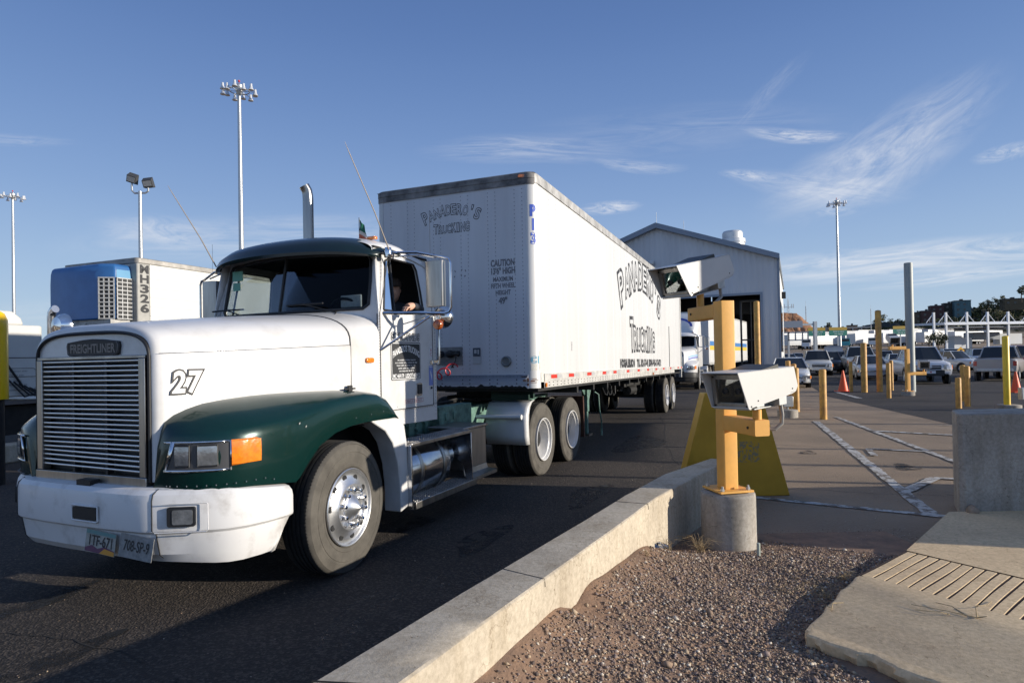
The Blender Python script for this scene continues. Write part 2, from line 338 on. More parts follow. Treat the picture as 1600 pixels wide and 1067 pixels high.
# ---------------------------------------------------------------- wheels
def tyre_mesh(r=.52, w=.28, bead=.292, n=48, dual=False):
    m = MB(); h = w / 2
    side = [(bead, h - .03), (bead + .02, h - .018), (bead + .026, h - .010), (bead + .05, h - .004), (bead + .054, h - .0065), (r * .74, h), (r * .80, h), (r * .805, h - .003), (r * .83, h - .003), (r * .835, h), (r * .90, h - .006), (r * .945, h - .012), (r * .95, h - .008), (r * .975, h - .020), (r - .003, h - .034)]
    tread = [(r - .003, h - .034), (r, h - .045)]
    for k in range(4):
        c = -h + .045 + (w - .09) * (k + .5) / 4
        tread += [(r, -c + .009), (r - .013, -c + .007), (r - .013, -c - .007), (r, -c - .009)] if True else []
    tread = [(r - .003, h - .034), (r, h - .045)]
    xs = [h - .045 - (w - .09) * q for q in (.2, .4, .6, .8)]
    for c in xs: tread += [(r, c + .008), (r - .013, c + .006), (r - .013, c - .006), (r, c - .008)]
    tread += [(r, -h + .045), (r - .003, -h + .034)]
    m.lathe(side, 'x', n=n); m.lathe(tread, 'x', n=n, mi=1); m.lathe([(a, -b) for a, b in side[::-1]], 'x', n=n)
    m.lathe([(bead, -h + .03), (bead - .01, 0), (bead, h - .03)], 'x', n=n, mi=1)
    for k in range(120):     # shoulder lugs
        t = 2 * PI * k / 120; T = Matrix.Rotation(t, 4, 'X')
        m.box(h - .050, h - .030, -.004, .004, r - .008, r - .001, 1, T)
    return m
def rim_alu():
    m = MB()
    m.lathe([(.292, .05), (.300, .118), (.304, .134), (.298, .140), (.290, .137), (.282, .118), (.262, .110), (.240, .114), (.215, .128), (.190, .142), (.180, .152), (.170, .153), (.163, .140), (.120, .136), (.105, .138)], 'x', n=56)
    m.lathe([(.105, .138), (.100, .150), (.090, .156), (.084, .163), (.045, .198), (.006, .226), (0.0001, .227)], 'x', n=40)
    for k in range(10):
        t = 2 * PI * (k + .3) / 10; T = Matrix.Rotation(t, 4, 'X')
        m.lathe([(.0245, .100), (.0255, .1195), (.0235, .1215), (.0001, .1200)], 'x', c=(0, 0, .236), n=14, mi=1, T=T)
        t2 = 2 * PI * k / 10; T2 = Matrix.Rotation(t2 + .1, 4, 'X')
        m.lathe([(.021, .135), (.021, .158), (.0155, .166), (.0155, .192), (.010, .199), (.0001, .200)], 'x', c=(0, 0, .140), n=8, mi=2, T=T2)
    return m
def rim_white(out=True):
    m = MB()
    m.lathe([(.292, .04), (.300, .130), (.305, .150), (.299, .157), (.289, .153), (.280, .120), (.268, .112), (.262, .09), (.255, .00), (.240, -.03), (.225, -.035), (.175, -.030), (.165, -.045), (.125, -.045)], 'x', n=48)
    m.lathe([(.125, -.045), (.118, .0), (.112, .045), (.085, .052), (.0001, .054)], 'x', n=24, mi=2)
    for k in range(10):
        t = 2 * PI * k / 10; T = Matrix.Rotation(t, 4, 'X')
        m.lathe([(.016, -.045), (.016, -.012), (.0001, -.010)], 'x', c=(0, 0, .145), n=6, mi=2, T=T)
    for k in range(5):
        t = 2 * PI * k / 5; T = Matrix.Rotation(t, 4, 'X')
        m.lathe([(.024, -.0335), (.0001, -.0330)], 'x', c=(0, 0, .205), n=10, mi=1, T=T)
    return m
TYRE = None
def make_wheel(kind, parent, loc, rz=0.0, inner=False, rim_m='white'):
    """wheel > tyre, rim (a dual adds the second tyre)"""
    global TYRE
    w = bpy.data.objects.new('wheel', None); COL.objects.link(w); w.parent = parent; w.location = loc; w.rotation_euler = (0, 0, rz); w.empty_display_size = .2
    def cp(key, fn, mats, name):
        if key not in PROTO:
            o = fn().build(name, mats, w); PROTO[key] = o.data; return o
        o = bpy.data.objects.new(name, PROTO[key]); COL.objects.link(o); o.parent = w; return o
    cp('tyre', tyre_mesh, ['tyre', 'tread'], 'tyre')
    if kind == 'alu': cp('rim_alu', rim_alu, ['rimalu', 'black', 'chrome'], 'rim')
    else: cp('rim_' + rim_m, rim_white, [rim_m, 'black', 'frame_black'], 'rim')
    if inner: t = cp('tyre', tyre_mesh, ['tyre', 'tread'], 'tyre'); t.location = (-.325, 0, 0)
    if rz == PI or abs(rz) > 3: pass
    return w
PROTO = {}
def lerp(a, b, t): return a + (b - a) * t
# ---------------------------------------------------------------- conventional tractor
def build_tractor(name, label, loc, az, hero=True, paint='white', fender='green', roof='green_roof', bumper='bumper_white', frame='green_frame', sleeper=False):
    t = thing(name, label, 'truck', loc, -az)
    def hw(Y): return .64 + (min(max(Y, -1.03), .47) + 1.03) * .2535
    # hood
    m = MB(); rows = []
    for Y in (-1.035, -1.03, -1.015, -.98, -.9, -.75, -.55, -.35, -.1, .15, .35, .455, .468):
        k = {-1.035: .045, -1.03: .02, -1.015: .006}.get(Y, 0); w = hw(Y) - k + .02 * math.sin(max(0, Y + 1.03) / 1.5 * PI)
        zt = lerp(1.945, 2.085, (Y + 1.03) / 1.5) - k + .012 * math.sin((Y + 1.03) / 1.5 * PI); zc = lerp(1.735, 1.80, (Y + 1.03) / 1.5); zb = .90 if Y < -.8 else lerp(.90, 1.36, min(1, (Y + .8) / .3))
        half = [(w, zb), (w + .004, lerp(zb, zc, .5)), (w + .004, zc - .012), (w - .004, zc - .003), (w - .004, zc + .004)]
        for q in range(1, 13):
            a = q / 12 * PI / 2; half.append(((w - .004) * math.cos(a) ** .62, zc + (zt - zc) * math.sin(a) ** .72))
        row = [(x, Y, z) for x, z in half] + [(-x, Y, z) for x, z in half[-2::-1]]
        rows.append(row)
    m.grid(rows)
    m.build('hood', paint, t, angle=60)
    # radiator shell: gasket line, crown plate, grille
    def arch(w, zb, zt, zs, Y, n=14):
        pts = [(w, Y, zb)]
        for q in range(n + 1):
            a = q / n * PI / 2; pts.append((w * math.cos(a) ** .5, Y, zs + (zt - zs) * math.sin(a) ** .75))
        return pts + [(-x, y, z) for x, y, z in pts[-2::-1]]
    m = MB(); m.tube(arch(.588, .90, 1.885, 1.70, -1.042), .011, 6); m.build('gasket', 'black', t)
    m = MB(); a = arch(.580, 1.727, 1.878, 1.735, -1.03); m.add(a, [tuple(range(len(a)))]); m.build('crown_panel', paint, t, solid=.02)
    m = MB(); m.box(-.575, .575, -.985, -.96, .88, 1.73); m.build('radiator', 'black', t)
    if hero:
        g = MB(); g.box(-.568, .568, -1.055, -1.0, 1.706, 1.728)
        for s in (-1, 1): g.box(s * .568, s * .508, -1.06, -1.0, .93, 1.706)
        g.box(-.578, .578, -1.066, -1.0, .868, .928)
        sur = g.build('grille_surround', 'steel', t, bevel=.004)
        m = MB(); nb = 23
        for k in range(nb):
            z = lerp(.965, 1.688, k / (nb - 1)); T = Matrix.Translation((0, -1.03, z + rnd.uniform(-.0015, .0015))) @ Matrix.Rotation(-.30, 4, 'X') @ Matrix.Rotation(rnd.uniform(-.004, .004) if k > 3 else .012, 4, 'Y')
            m.rbox(-.505, .505, -.022, .022, -.0068, .0068, .0066, 0, T, axis='x')
        m.build('grille', 'bars', t, angle=50)
        m = MB()
        for x in (-.18, .165): m.box(x - .011, x + .011, -1.046, -1.0, .93, 1.706)
        m.build('grille_divider', 'black', t)
        m = MB(); pts = [(.27, 1.742), (.28, 1.80), (.27, 1.825), (.10, 1.842), (0, 1.846), (-.10, 1.842), (-.27, 1.825), (-.28, 1.80), (-.27, 1.742), (-.25, 1.732), (.25, 1.732)]
        m.prism([(x + .03, z) for x, z in pts], 'y', -1.046, -1.028)
        bd = m.build('badge', 'black', t, bevel=.004)
        m = MB(); letter(m, 'FREIGHTLINER', (.03, -1.046, 1.752), (1, 0, 0), (0, 0, 1), .085, 0, .002, fit=.47); m.tube([(x * .94 + .03, -1.047, (z - 1.79) * .9 + 1.79) for x, z in pts + pts[:1]], .0022, 4); m.build('lettering', mat('dull badge letters', (.16, .15, .15), .4, .6), bd)
    else:
        m = MB()
        for k in range(14):
            z = lerp(.93, 1.69, k / 13); m.box(-.56, .56, -1.045, -1.01, z - .012, z + .012)
        m.build('grille', 'bars', t)
        m = MB(); m.tube(arch(.56, .90, 1.72, 1.60, -1.05), .018, 6); m.build('grille_surround', 'chrome', t)
    # fenders with lamps
    F = [(.632, -1.047, .87, .90, .63, -1.04, .915), (.675, -1.042, .865, 1.10, .628, -1.02, 1.13), (.72, -1.036, .862, 1.185, .63, -1.0, 1.235), (.78, -1.025, .86, 1.215, .635, -.98, 1.29), (.92, -.975, .86, 1.225, .645, -.93, 1.33), (1.03, -.895, .855, 1.235, .66, -.85, 1.365), (1.10, -.78, .85, 1.245, .69, -.75, 1.395),
         (1.135, -.62, .84, 1.26, .73, -.6, 1.415), (1.15, -.45, .82, 1.275, .77, -.42, 1.43), (1.155, -.34, .805, 1.29, .80, -.33, 1.433), (1.155, -.30, .83, 1.295, .81, -.3, 1.434), (1.155, -.20, .93, 1.31, .83, -.2, 1.436), (1.155, -.08, 1.03, 1.335, .86, -.08, 1.436), (1.155, .1, 1.105, 1.365, .91, .1, 1.433),
         (1.155, .3, 1.14, 1.385, .96, .3, 1.428), (1.15, .5, 1.15, 1.392, 1.0, .5, 1.415), (1.145, .68, 1.15, 1.375, 1.01, .68, 1.388), (1.14, .82, 1.148, 1.325, 1.01, .82, 1.333), (1.135, .93, 1.145, 1.235, 1.01, .93, 1.24), (1.13, .99, 1.142, 1.16, 1.01, .99, 1.16)]
    def fpt(s, i, z, off=0.0):
        i0 = min(int(i), len(F) - 2); f_ = i - i0; a, b = F[i0], F[i0 + 1]
        x, y = lerp(a[0], b[0], f_), lerp(a[1], b[1], f_); dx, dy = b[0] - a[0], b[1] - a[1]; L = math.hypot(dx, dy)
        bul = .012
        return (s * (x + (dy / L) * (off + bul)), y - (dx / L) * (off + bul), z)
    for s in (1, -1):
        m = MB(); rows = []
        for i, (px, py, zb, zc, ix, iy, iz) in enumerate(F):
            dx, dy = px - ix, py - iy; row = []
            ux, uy = (px - ix, py - iy); L = math.hypot(ux, uy) or 1; ux /= L; uy /= L
            row.append((px - ux * .05, py - uy * .05, zb + .005)); row.append((px, py, zb)); 
            for q in (.3, .6, .85): row.append((px + ux * .014 * math.sin(q * PI), py + uy * .014 * math.sin(q * PI), lerp(zb, zc - .03, q)))
            row.append((px - ux * .004, py - uy * .004, zc - .022)); row.append((px - ux * .018, py - uy * .018, zc - .006))
            for q in (.25, .5, .75, 1):
                row.append((lerp(px - ux * .018, ix, q), lerp(py - uy * .018, iy, q), lerp(zc - .006, iz, math.sin(q * PI / 2) ** .9)))
            rows.append([(s * x, y, z) for x, y, z in row])
        m.grid(rows); fe = m.build('fender', fender, t, angle=50)
        # wheel well lining
        m = MB(); rows = [[(s * .62, y, z), (s * 1.13, y, z)] for y, z in ((-.36, .62), (-.34, .80), (-.28, .92), (-.1, 1.06), (.15, 1.13), (.5, 1.14), (.85, 1.12), (1.0, .95), (1.06, .5))]
        m.grid(rows); m.box(s * .60, s * .62, -.6, 1.1, .45, 1.4); m.build('wheel_well', 'dark', t)
        # headlamp unit
        hl = MB(); zl, zh, i0, i1 = .975, 1.168, 2.1, 5.55
        def quad(mb, ia, ib, za, zb_, off, mi=0, n=6, slant=.22):
            rows = []
            for q in range(n + 1):
                i = lerp(ia, ib, q / n); rows.append([fpt(s, i + (slant * .9 if q == 0 else 0) * 0, za, off), fpt(s, i, zb_, off)])
            mb.grid(rows, mi)
        for za, zb_ in ((zl, zl + .012), (zh - .012, zh)): quad(hl, i0 + (0 if za == zl else .12), i1, za, zb_, .012)
        for ia, ib in ((i1 - .06, i1),): quad(hl, ia, ib, zl, zh, .012)
        hl.grid([[fpt(s, 2.1, zl, .012), fpt(s, 3.0, zh, .012)], [fpt(s, 2.33, zl, .012), fpt(s, 3.18, zh, .012)]])
        h = hl.build('headlight', 'chrome', t, solid=.014)
        m = MB(); m.grid([[fpt(s, lerp(i0, i1, q / 8), zl, .003) for q in range(9)], [fpt(s, lerp(3.0, i1, q / 8), zh, .003) for q in range(9)]]); m.build('lamp_recess', mat('lamp housing', (.10, .10, .105), .35, .6), h)
        for ia, ib in ((3.16, 3.78), (4.12, 4.98)):
            m = MB(); n = 6
            rows = [[fpt(s, lerp(ia, ib, q / n), z, o_) for z, o_ in ((1.01, .004), (1.015, .010), (1.05, .014), (1.10, .014), (1.135, .010), (1.14, .004))] for q in range(n + 1)]
            m.grid(rows); m.build('lens', 'lens', h)
            m = MB(); pts = [fpt(s, lerp(ia, ib, q / n), 1.008, .006) for q in range(n + 1)] + [fpt(s, lerp(ib, ia, q / n), 1.142, .006) for q in range(n + 1)]; m.tube(pts + pts[:1], .005, 5); m.build('lens_rim', 'black', h)
        m = MB(); rows = [[fpt(s, lerp(5.55, 6.8, q / 8), z, o_) for z, o_ in ((1.0 + .01 * q / 8, .003), (1.01, .014), (1.05, .017), (1.12, .017), (1.158, .013), (1.168 - (.012 if q == 8 else 0), .003))] for q in range(9)]
        m.grid(rows); m.build('turn_signal', 'amber', t)
        if hero:
            m = MB()
            for k in range(13):
                i_ = 2.4 + k * .42; p = fpt(s, i_, .885 - .02 * (k > 11), .003); m.lathe([(.006, -.003), (.004, -.006), (.0001, -.007)], 'y', c=p, n=6)
            for k in range(5): p = fpt(s, 14.2 + k * 1.1, 1.20 + .01 * k, .003); m.lathe([(.005, 0), (.0001, s * .004)], 'x', c=p, n=6)
            m.build('fender_bolts', 'rivet grey', t)
            m = MB()
            for q_ in range(2):
                i_ = 9.6 + q_ * .9; a_ = fpt(s, i_, 1.22 + .03 * math.sin(q_ * 5), .002); m.add([a_, (a_[0], a_[1] + .012, a_[2] + .010), (a_[0], a_[1] + .014, a_[2] + .002), (a_[0], a_[1] + .005, a_[2] - .009)], [(0, 1, 2, 3)])
            m.build('paint_chip', mat('primer grey', (.35, .34, .32), .7), t)
        # rear fender extension
        poly = [(.60, 1.148), (1.0, 1.145), (1.10, 1.06), (1.135, .9), (1.15, .60), (1.16, .31), (1.02, .275), (1.02, .5), (.985, .72), (.91, .92), (.80, 1.04), (.62, 1.13)]
        m = MB(); m.prism(poly, 'x', s * .95, s * 1.132); m.build('splash_skirt', paint, t, bevel=.012)
    # bumper
    P = [(0, -1.17), (.3, -1.167), (.62, -1.145), (.695, -1.120), (.78, -1.078), (.90, -1.015), (1.01, -.945), (1.09, -.87), (1.15, -.77), (1.19, -.62), (1.20, -.50), (1.20, -.42)]
    prof = [(.06, .055), (.0, .05), (.40, .05)] 
    m = MB(); rows = []
    for s, seq in ((-1, P[::-1]), (1, P[1:])):
        for (x, y) in seq:
            f_ = abs(x) / 1.2; back = (y + 1.17) / .75; row = []
            for z, ins in ((.395, .16), (.40, .10), (.45, .055), (.585, .030), (.605, .003), (.62, .0), (.80, .0), (.835, .008), (.862, .035), (.872, .075), (.874, .16)):
                zz = z - (z - .4) * 0 + (-.07 * max(0, f_ - .5) * 1.0 if z < .45 else 0) - (.065 * max(0, back - .3) / .7 if z > .7 else 0)
                L = 1.0; nx, ny = (f_ ** 6), -(1 - f_ ** 6); yy_ = y
                if back > .9 and z < .6: yy_ = y - (.6 - z) * .55
                row.append((s * (abs(x) - nx * ins), yy_ - ny * ins * 1.0, zz))
            rows.append(row)
    m.grid(rows); bp = m.build('bumper', bumper, t, angle=20, solid=.01)
    if hero:
        for s in (-1, 1):
            m = MB()
            for k in (-1, 1): pass
            m.tube([(s * .70, y_, z) for y_, z in ((-1.02, .405), (-1.065, .45), (-1.090, .585), (-1.119, .615), (-1.119, .80), (-1.11, .84), (-1.07, .868))], .004, 5); m.build('bumper_seam', 'black', bp)
            yf = -1.045; fx_, fy_, fa_ = (.87, -1.045, .50) if s > 0 else (1.065, -.905, .80); m = MB(); T = Matrix.Translation((s * fx_, fy_, .70)) @ Matrix.Rotation(s * fa_, 4, 'Z') @ Matrix.Diagonal((s, 1, 1, 1))
            m.rbox(-.085, .085, -.006, .02, -.062, .062, .014, 0, T, axis='y'); fo = m.build('fog_light', 'black', bp)
            m = MB(); m.rbox(-.052, .072, -.010, .0, -.047, .045, .012, 0, T, axis='y'); m.build('lens', 'lens', fo)
            if s < 0: continue
            m = MB(); T2 = Matrix.Translation((s * .87, yf - .002, .70)) @ Matrix.Rotation(s * .50, 4, 'Z') @ Matrix.Diagonal((s, 1, 1, 1))
            m.tube([T2 @ Vector(p) for p in ((-.115, -.004, .085), (.16, -.004, .085), (.165, -.004, .08), (.165, -.004, -.085), (.155, -.004, -.095), (-.16, -.004, -.095))], .0035, 5); m.build('panel_crease', bumper, bp)
        m = MB(); m.rbox(.02, .255, -1.182, -1.15, .655, .735, .014, axis='y'); m.build('tow_slot', 'black', bp, bevel=.0)
        m = MB(); 
        m.tube([(.012, -1.178, .645), (.262, -1.178, .645), (.266, -1.178, .65), (.266, -1.178, .74), (.262, -1.178, .745), (.012, -1.178, .745), (.008, -1.178, .74), (.008, -1.178, .65), (.012, -1.178, .645)], .006, 6); m.build('slot_lip', bumper, bp)
        m = MB(); m.box(-.02, .12, -1.13, -1.02, .86, .90); m.build('tow_hook', 'black', bp)
        # number plates
        def plate(cx, cz, T, cols, txt, name, lab):
            m = MB(); m.box(-.148, .148, -.003, 0, -.074, .070, 0, T)
            n_ = Vector((0, -1, 0)); 
            if cols == 'az':
                m.add([T @ Vector((x, -.0038, z)) for x, z in ((-.145, .043), (.145, .043), (.145, .067), (-.145, .067))], [(0, 1, 2, 3)], 1)
                m.add([T @ Vector((x, -.0038, z)) for x, z in ((-.145, -.072), (.145, -.072), (.145, -.040), (.05, -.025), (-.02, -.045), (-.08, -.028), (-.145, -.05))], [tuple(range(7))], 2)
                m.add([T @ Vector((x, -.0042, z)) for x, z in ((-.0, -.072), (.145, -.072), (.145, -.046), (.05, -.036))], [(0, 1, 2, 3)], 3)
            o = T @ Vector((.005, -.004, -.028)); letter(m, txt, o, T.to_3x3() @ Vector((1, 0, 0)), T.to_3x3() @ Vector((0, 0, 1)), .095, 4, .001, fit=.225, off=.0015)
            p = m.build(name, [mat(lab, (.34, .335, .30) if cols == 'az' else (.25, .25, .245), .5, 0, .35, 30), mat('plate teal', (.10, .22, .22), .5), mat('plate purple', (.10, .03, .08), .5), mat('plate orange', (.55, .25, .03), .5), 'ink'], bp); return p
        plate(0, 0, Matrix.Translation((.257, -1.152, .512)) @ Matrix.Rotation(-.10, 4, 'X') @ Matrix.Rotation(.05, 4, 'Y'), 'az', '1TF-671', 'licence_plate', 'plate pale green')
        plate(0, 0, Matrix.Translation((.575, -1.135, .505)) @ Matrix.Rotation(-.14, 4, 'X') @ Matrix.Rotation(.05, 4, 'Y') @ Matrix.Rotation(.04, 4, 'Z'), 'plain', '708-SP-9', 'licence_plate', 'plate worn grey')
    if hero:
        m = MB(); xh = hw(.43) + .022; m.box(xh, xh + .018, .405, .455, 1.405, 1.46); m.box(xh, xh + .014, .36, .50, 1.425, 1.438); m.build('hood_latch', 'black', t, bevel=.003)
    # cowl between hood and windscreen
    m = MB(); rows = []
    for Y, e in ((.476, 0), (.60, .0), (.75, 0), (.90, 0)):
        w = 1.02 + (Y - .47) * .02; zt = lerp(2.085, 2.135, (Y - .47) / .4); zc = lerp(1.80, 1.86, (Y - .47) / .4); half = [(w, 1.30), (w, 1.55), (w, zc)]
        for q in range(1, 13):
            a = q / 12 * PI / 2; half.append((w * math.cos(a) ** .62, zc + (zt - zc) * math.sin(a) ** .72))
        rows.append([(x, Y, z) for x, z in half] + [(-x, Y, z) for x, z in half[-2::-1]])
    m.grid(rows); m.build('cowl', paint, t, angle=60)
    m = MB(); m.tube([(x, .472, z) for x, y, z in rows[0]][0:27], .006, 5); m.build('hood_seam', mat('seam grey', (.06, .06, .06), .7), t)
    def xs(z): return 1.03 - max(0, z - 2.12) * .16
    # windscreen and its surround
    def wy(x, z): return .735 + .165 * min(1.15, abs(x) / .9) ** 2 + (z - 2.13) * .20
    m = MB()
    def loop(pts): return [(x, wy(x, z), z) for x, z in pts]
    inn = [(-.895, 2.18), (-.85, 2.14), (-.4, 2.132), (0, 2.13), (.4, 2.132), (.85, 2.14), (.895, 2.18), (.89, 2.40), (.875, 2.60), (.84, 2.645), (.4, 2.665), (0, 2.67), (-.4, 2.665), (-.84, 2.645), (-.875, 2.60), (-.89, 2.40)]
    out = [(-1.028, 2.12), (-1.02, 1.98), (-.4, 2.04), (0, 2.05), (.4, 2.04), (1.02, 1.98), (1.028, 2.12), (.99, 2.40), (.955, 2.66), (.93, 2.72), (.4, 2.75), (0, 2.76), (-.4, 2.75), (-.93, 2.72), (-.955, 2.66), (-.99, 2.40)]
    n = len(inn); vo = [(x, wy(x, z) + (.0 if abs(x) > .9 else 0), z) for x, z in out]
    m.add(loop(inn) + vo, [(i, (i + 1) % n, n + (i + 1) % n, n + i) for i in range(n)]); m.build('windscreen_frame', paint, t, solid=.02)
    m = MB(); m.tube([(x, y - .006, z) for x, y, z in loop(inn)] + [(loop(inn)[0][0], loop(inn)[0][1] - .006, loop(inn)[0][2])], .014, 6, cap=False); m.tube([(0, wy(0, z) - .006, z) for z in (2.13, 2.655)], .012, 6); ws_g = m
    ws = MB(); g = loop(inn); c0 = (0, wy(0, 2.13), 2.13); ws.add(g, [(0, 1, 2, 3, 11, 12, 13, 14, 15), (3, 4, 5, 6, 7, 8, 9, 10, 11)])
    wso = ws.build('windscreen', 'glass', t); ws_g.build('gasket', 'black', wso)
    if hero:
        for s, x0 in ((1, .62), (-1, -.45)):
            m = MB(); p0 = Vector((x0, wy(x0, 2.10) - .02, 2.11)); p1 = Vector((x0 - .34, wy(x0 - .3, 2.20) - .03, 2.20)); m.tube([(x0 + .05, .70, 2.08), p0, p1], .006, 6); m.tube([p1 + Vector((-.20, .004, -.005)), p1, p1 + Vector((.22, .01, .0))], .009, 5); m.build('wiper', 'black', t)
        m = MB(); m.box(-.80, -.66, wy(.7, 2.55) + .004, wy(.7, 2.55) + .006, 2.50, 2.60); m.box(-.78, -.68, wy(.7, 2.4) + .02, wy(.7, 2.4) + .022, 2.40, 2.48); m.build('window_sticker', mat('green sticker', (.10, .30, .22), .5), t)
    # cab sides and doors
    def sidepanel(s):
        win = [(.945, 2.125), (1.12, 2.122), (1.45, 2.122), (1.60, 2.125), (1.635, 2.16), (1.635, 2.35), (1.62, 2.57), (1.585, 2.625), (1.40, 2.63), (1.16, 2.63), (1.085, 2.60), (1.02, 2.38)]
        do = [(.885, 2.10), (.885, 1.60), (1.45, 1.20), (1.80, 1.20), (1.80, 2.0), (1.80, 2.35), (1.78, 2.62), (1.72, 2.70), (1.40, 2.70), (1.15, 2.70), (1.04, 2.68), (.97, 2.40)]
        n = len(win)
        m = MB(); vi = [(s * xs(z), y, z) for y, z in win]; vo = [(s * xs(z), y, z) for y, z in do]
        m.add(vi + vo, [(i, (i + 1) % n, n + (i + 1) % n, n + i) for i in range(n)]); m.add([(s * xs(0), .885, 1.60), (s * xs(0), .885, 1.20), (s * xs(0), 1.45, 1.20)], [(0, 1, 2)])
        d = m.build('door', paint, t, solid=.02)
        m = MB(); m.add([(s * (xs(z) - .008), y, z) for y, z in win[0:2] + win[9:12]], [(0, 1, 2, 3, 4)]); m.build('vent_window', 'vent_glass', d)
        m = MB(); m.tube([(s * (xs(z) + .002), y, z) for y, z in ((1.12, 2.122), (1.165, 2.63))], .010, 6)
        m.tube([(s * (xs(z) + .003), y, z) for y, z in win + win[:1]], .010, 6); m.build('window_gasket', 'black', d)
        if s < 0: m = MB(); m.add([(s * (xs(z) - .008), y, z) for y, z in [win[i] for i in (1, 2, 3, 4, 5, 6, 7, 8, 9)]], [tuple(range(9))]); m.build('window_glass', 'glass', d)
        if hero:
            m = MB(); m.rbox(s * 1.03, s * 1.042, 1.47, 1.57, 1.31, 1.435, .018, axis='x'); hh = m.build('handle', 'chrome', d)
            m = MB(); m.rbox(s * 1.035, s * 1.050, 1.485, 1.555, 1.325, 1.42, .012, axis='x'); m.build('latch', 'black', hh)
            m = MB(); m.tube([(s * 1.032, y, z) for y, z in ((.885, 1.3), (.885, 1.6), (.885, 2.1), (.97, 2.40), (1.04, 2.68))], .004, 5)
            m.tube([(s * 1.032, y, 1.20) for y in (.885, 1.80)], .004, 5); m.tube([(s * 1.032, y, z) for y, z in ((1.80, 1.2), (1.80, 2.0), (1.79, 2.4))], .003, 5); m.build('door_seam', mat('seam grey', (.06, .06, .06), .7), d)
        # rest of the side
        m = MB(); X = 1.022
        outer = [(s * X, .885, 1.10), (s * X, 1.88, 1.05), (s * X, 1.88, 1.30), (s * X, 1.88, 2.1), (s * (xs(2.7) - .008), 1.88, 2.7)]
        m.add([(s * X, .87, 1.06), (s * X, 1.885, 1.04), (s * X, 1.885, 1.22), (s * X, .87, 1.22)], [(0, 1, 2, 3)])
        m.add([(s * X, 1.79, 1.2), (s * X, 1.885, 1.2), (s * X, 1.885, 2.1), (s * X, 1.79, 2.1)], [(0, 1, 2, 3)])
        m.add([(s * X, 1.79, 2.1), (s * X, 1.885, 2.1), (s * (xs(2.7) - .008), 1.885, 2.72), (s * (xs(2.7) - .008), 1.79, 2.72)], [(0, 1, 2, 3)])
        m.build('cab_side', paint, t, solid=.02)
        # A pillar outside
        m = MB(); m.grid([[(s * .955, .93, 2.66), (s * (xs(2.68) + .001), 1.05, 2.68)], [(s * .985, .90, 2.40), (s * (xs(2.4) + .001), .98, 2.40)], [(s * 1.024, .875, 2.12), (s * 1.031, .89, 2.10)], [(s * 1.022, .87, 1.9), (s * 1.031, .89, 1.9)], [(s * 1.022, .87, 1.20), (s * 1.031, .89, 1.20)]]); m.build('door_pillar', paint, t, solid=.01)
        return d
    doors = [sidepanel(1), sidepanel(-1)]
    # roof
    m = MB(); rows = []
    for Y, zt, zc, kk in ((.90, 2.80, 2.66, .99), (1.05, 2.85, 2.68, 1), (1.3, 2.862, 2.69, 1), (1.6, 2.85, 2.66, 1), (1.80, 2.82, 2.62, 1), (1.87, 2.79, 2.58, .985), (1.90, 2.74, 2.54, .96)):
        w = .955 * kk; half = [(w, zc)]
        for q in range(1, 13):
            a = q / 12 * PI / 2; half.append((w * math.cos(a) ** .6, zc + (zt - zc) * math.sin(a) ** .75))
        rows.append([(x, Y, z) for x, z in half] + [(-x, Y, z) for x, z in half[-2::-1]])
    m.grid(rows); m.build('roof', paint, t, angle=60)
    m = MB(); m.add([(-1.0, 1.885, 1.04), (1.0, 1.885, 1.04), (1.0, 1.885, 2.1), (.93, 1.885, 2.75), (-.93, 1.885, 2.75), (-1.0, 1.885, 2.1)], [(0, 1, 2, 3, 4, 5)]); m.build('rear_wall', paint, t, solid=.02)
    # inside
    m = MB(); m.box(-1.0, 1.0, .60, 1.86, 1.10, 1.14); m.box(-.99, .99, 1.855, 1.875, 1.1, 2.70); m.box(-.84, .84, .70, 1.0, 1.2, 2.03); m.box(-.95, .95, .92, 1.85, 2.70, 2.72); m.box(-.30, .2, .9, 1.2, 1.5, 2.16)
    for s in (-1, 1): m.box(s * .985, s * 1.0, .9, 1.85, 1.15, 2.09)
    m.build('cab_interior', 'dark', t)
    for s in (-1, 1):
        m = MB(); m.box(s * .28, s * .78, 1.25, 1.75, 1.45, 1.58); m.box(s * .30, s * .76, 1.72, 1.84, 1.58, 2.22); m.build('seat', 'dark', t, bevel=.03)
    m = MB(); T = Matrix.Translation((.53, 1.12, 2.08)) @ Matrix.Rotation(-.95, 4, 'X')
    m.tube([T @ Vector((.22 * math.cos(a * PI / 12), .22 * math.sin(a * PI / 12), 0)) for a in range(25)], .014, 6); m.tube([T @ Vector((-.22, 0, 0)), T @ Vector((.22, 0, 0))], .012, 5); m.tube([T @ Vector((0, 0, 0)), T @ Vector((0, 0, -.3))], .03, 6); m.build('steering_wheel', 'black', t)
    if hero:
        m = MB(); m.box(.50, .74, 1.00, 1.02, 2.17, 2.29, 0, Matrix.Rotation(0, 4, 'Y')); m.build('dashboard_card', 'paper', t, bevel=.02)
    # visor
    m = MB(); rows = []
    for (y, z) in ((.66, 2.655), (.625, 2.640), (.605, 2.665), (.62, 2.725), (.70, 2.79), (.84, 2.838), (1.0, 2.862), (1.07, 2.868)):
        row = []
        for q in range(-12, 13):
            x = q / 12; e = abs(x) ** 5; row.append((x * 1.01, y + .19 * x * x + .10 * e * (1 if y < .8 else .2), z - .02 * x * x - (.17 * e * (max(0, z - 2.60) / .27) ** 1.2)))
        rows.append(row)
    m.grid(rows)
    vz = m.build('visor', roof, t, angle=50, solid=.008)
    m = MB()
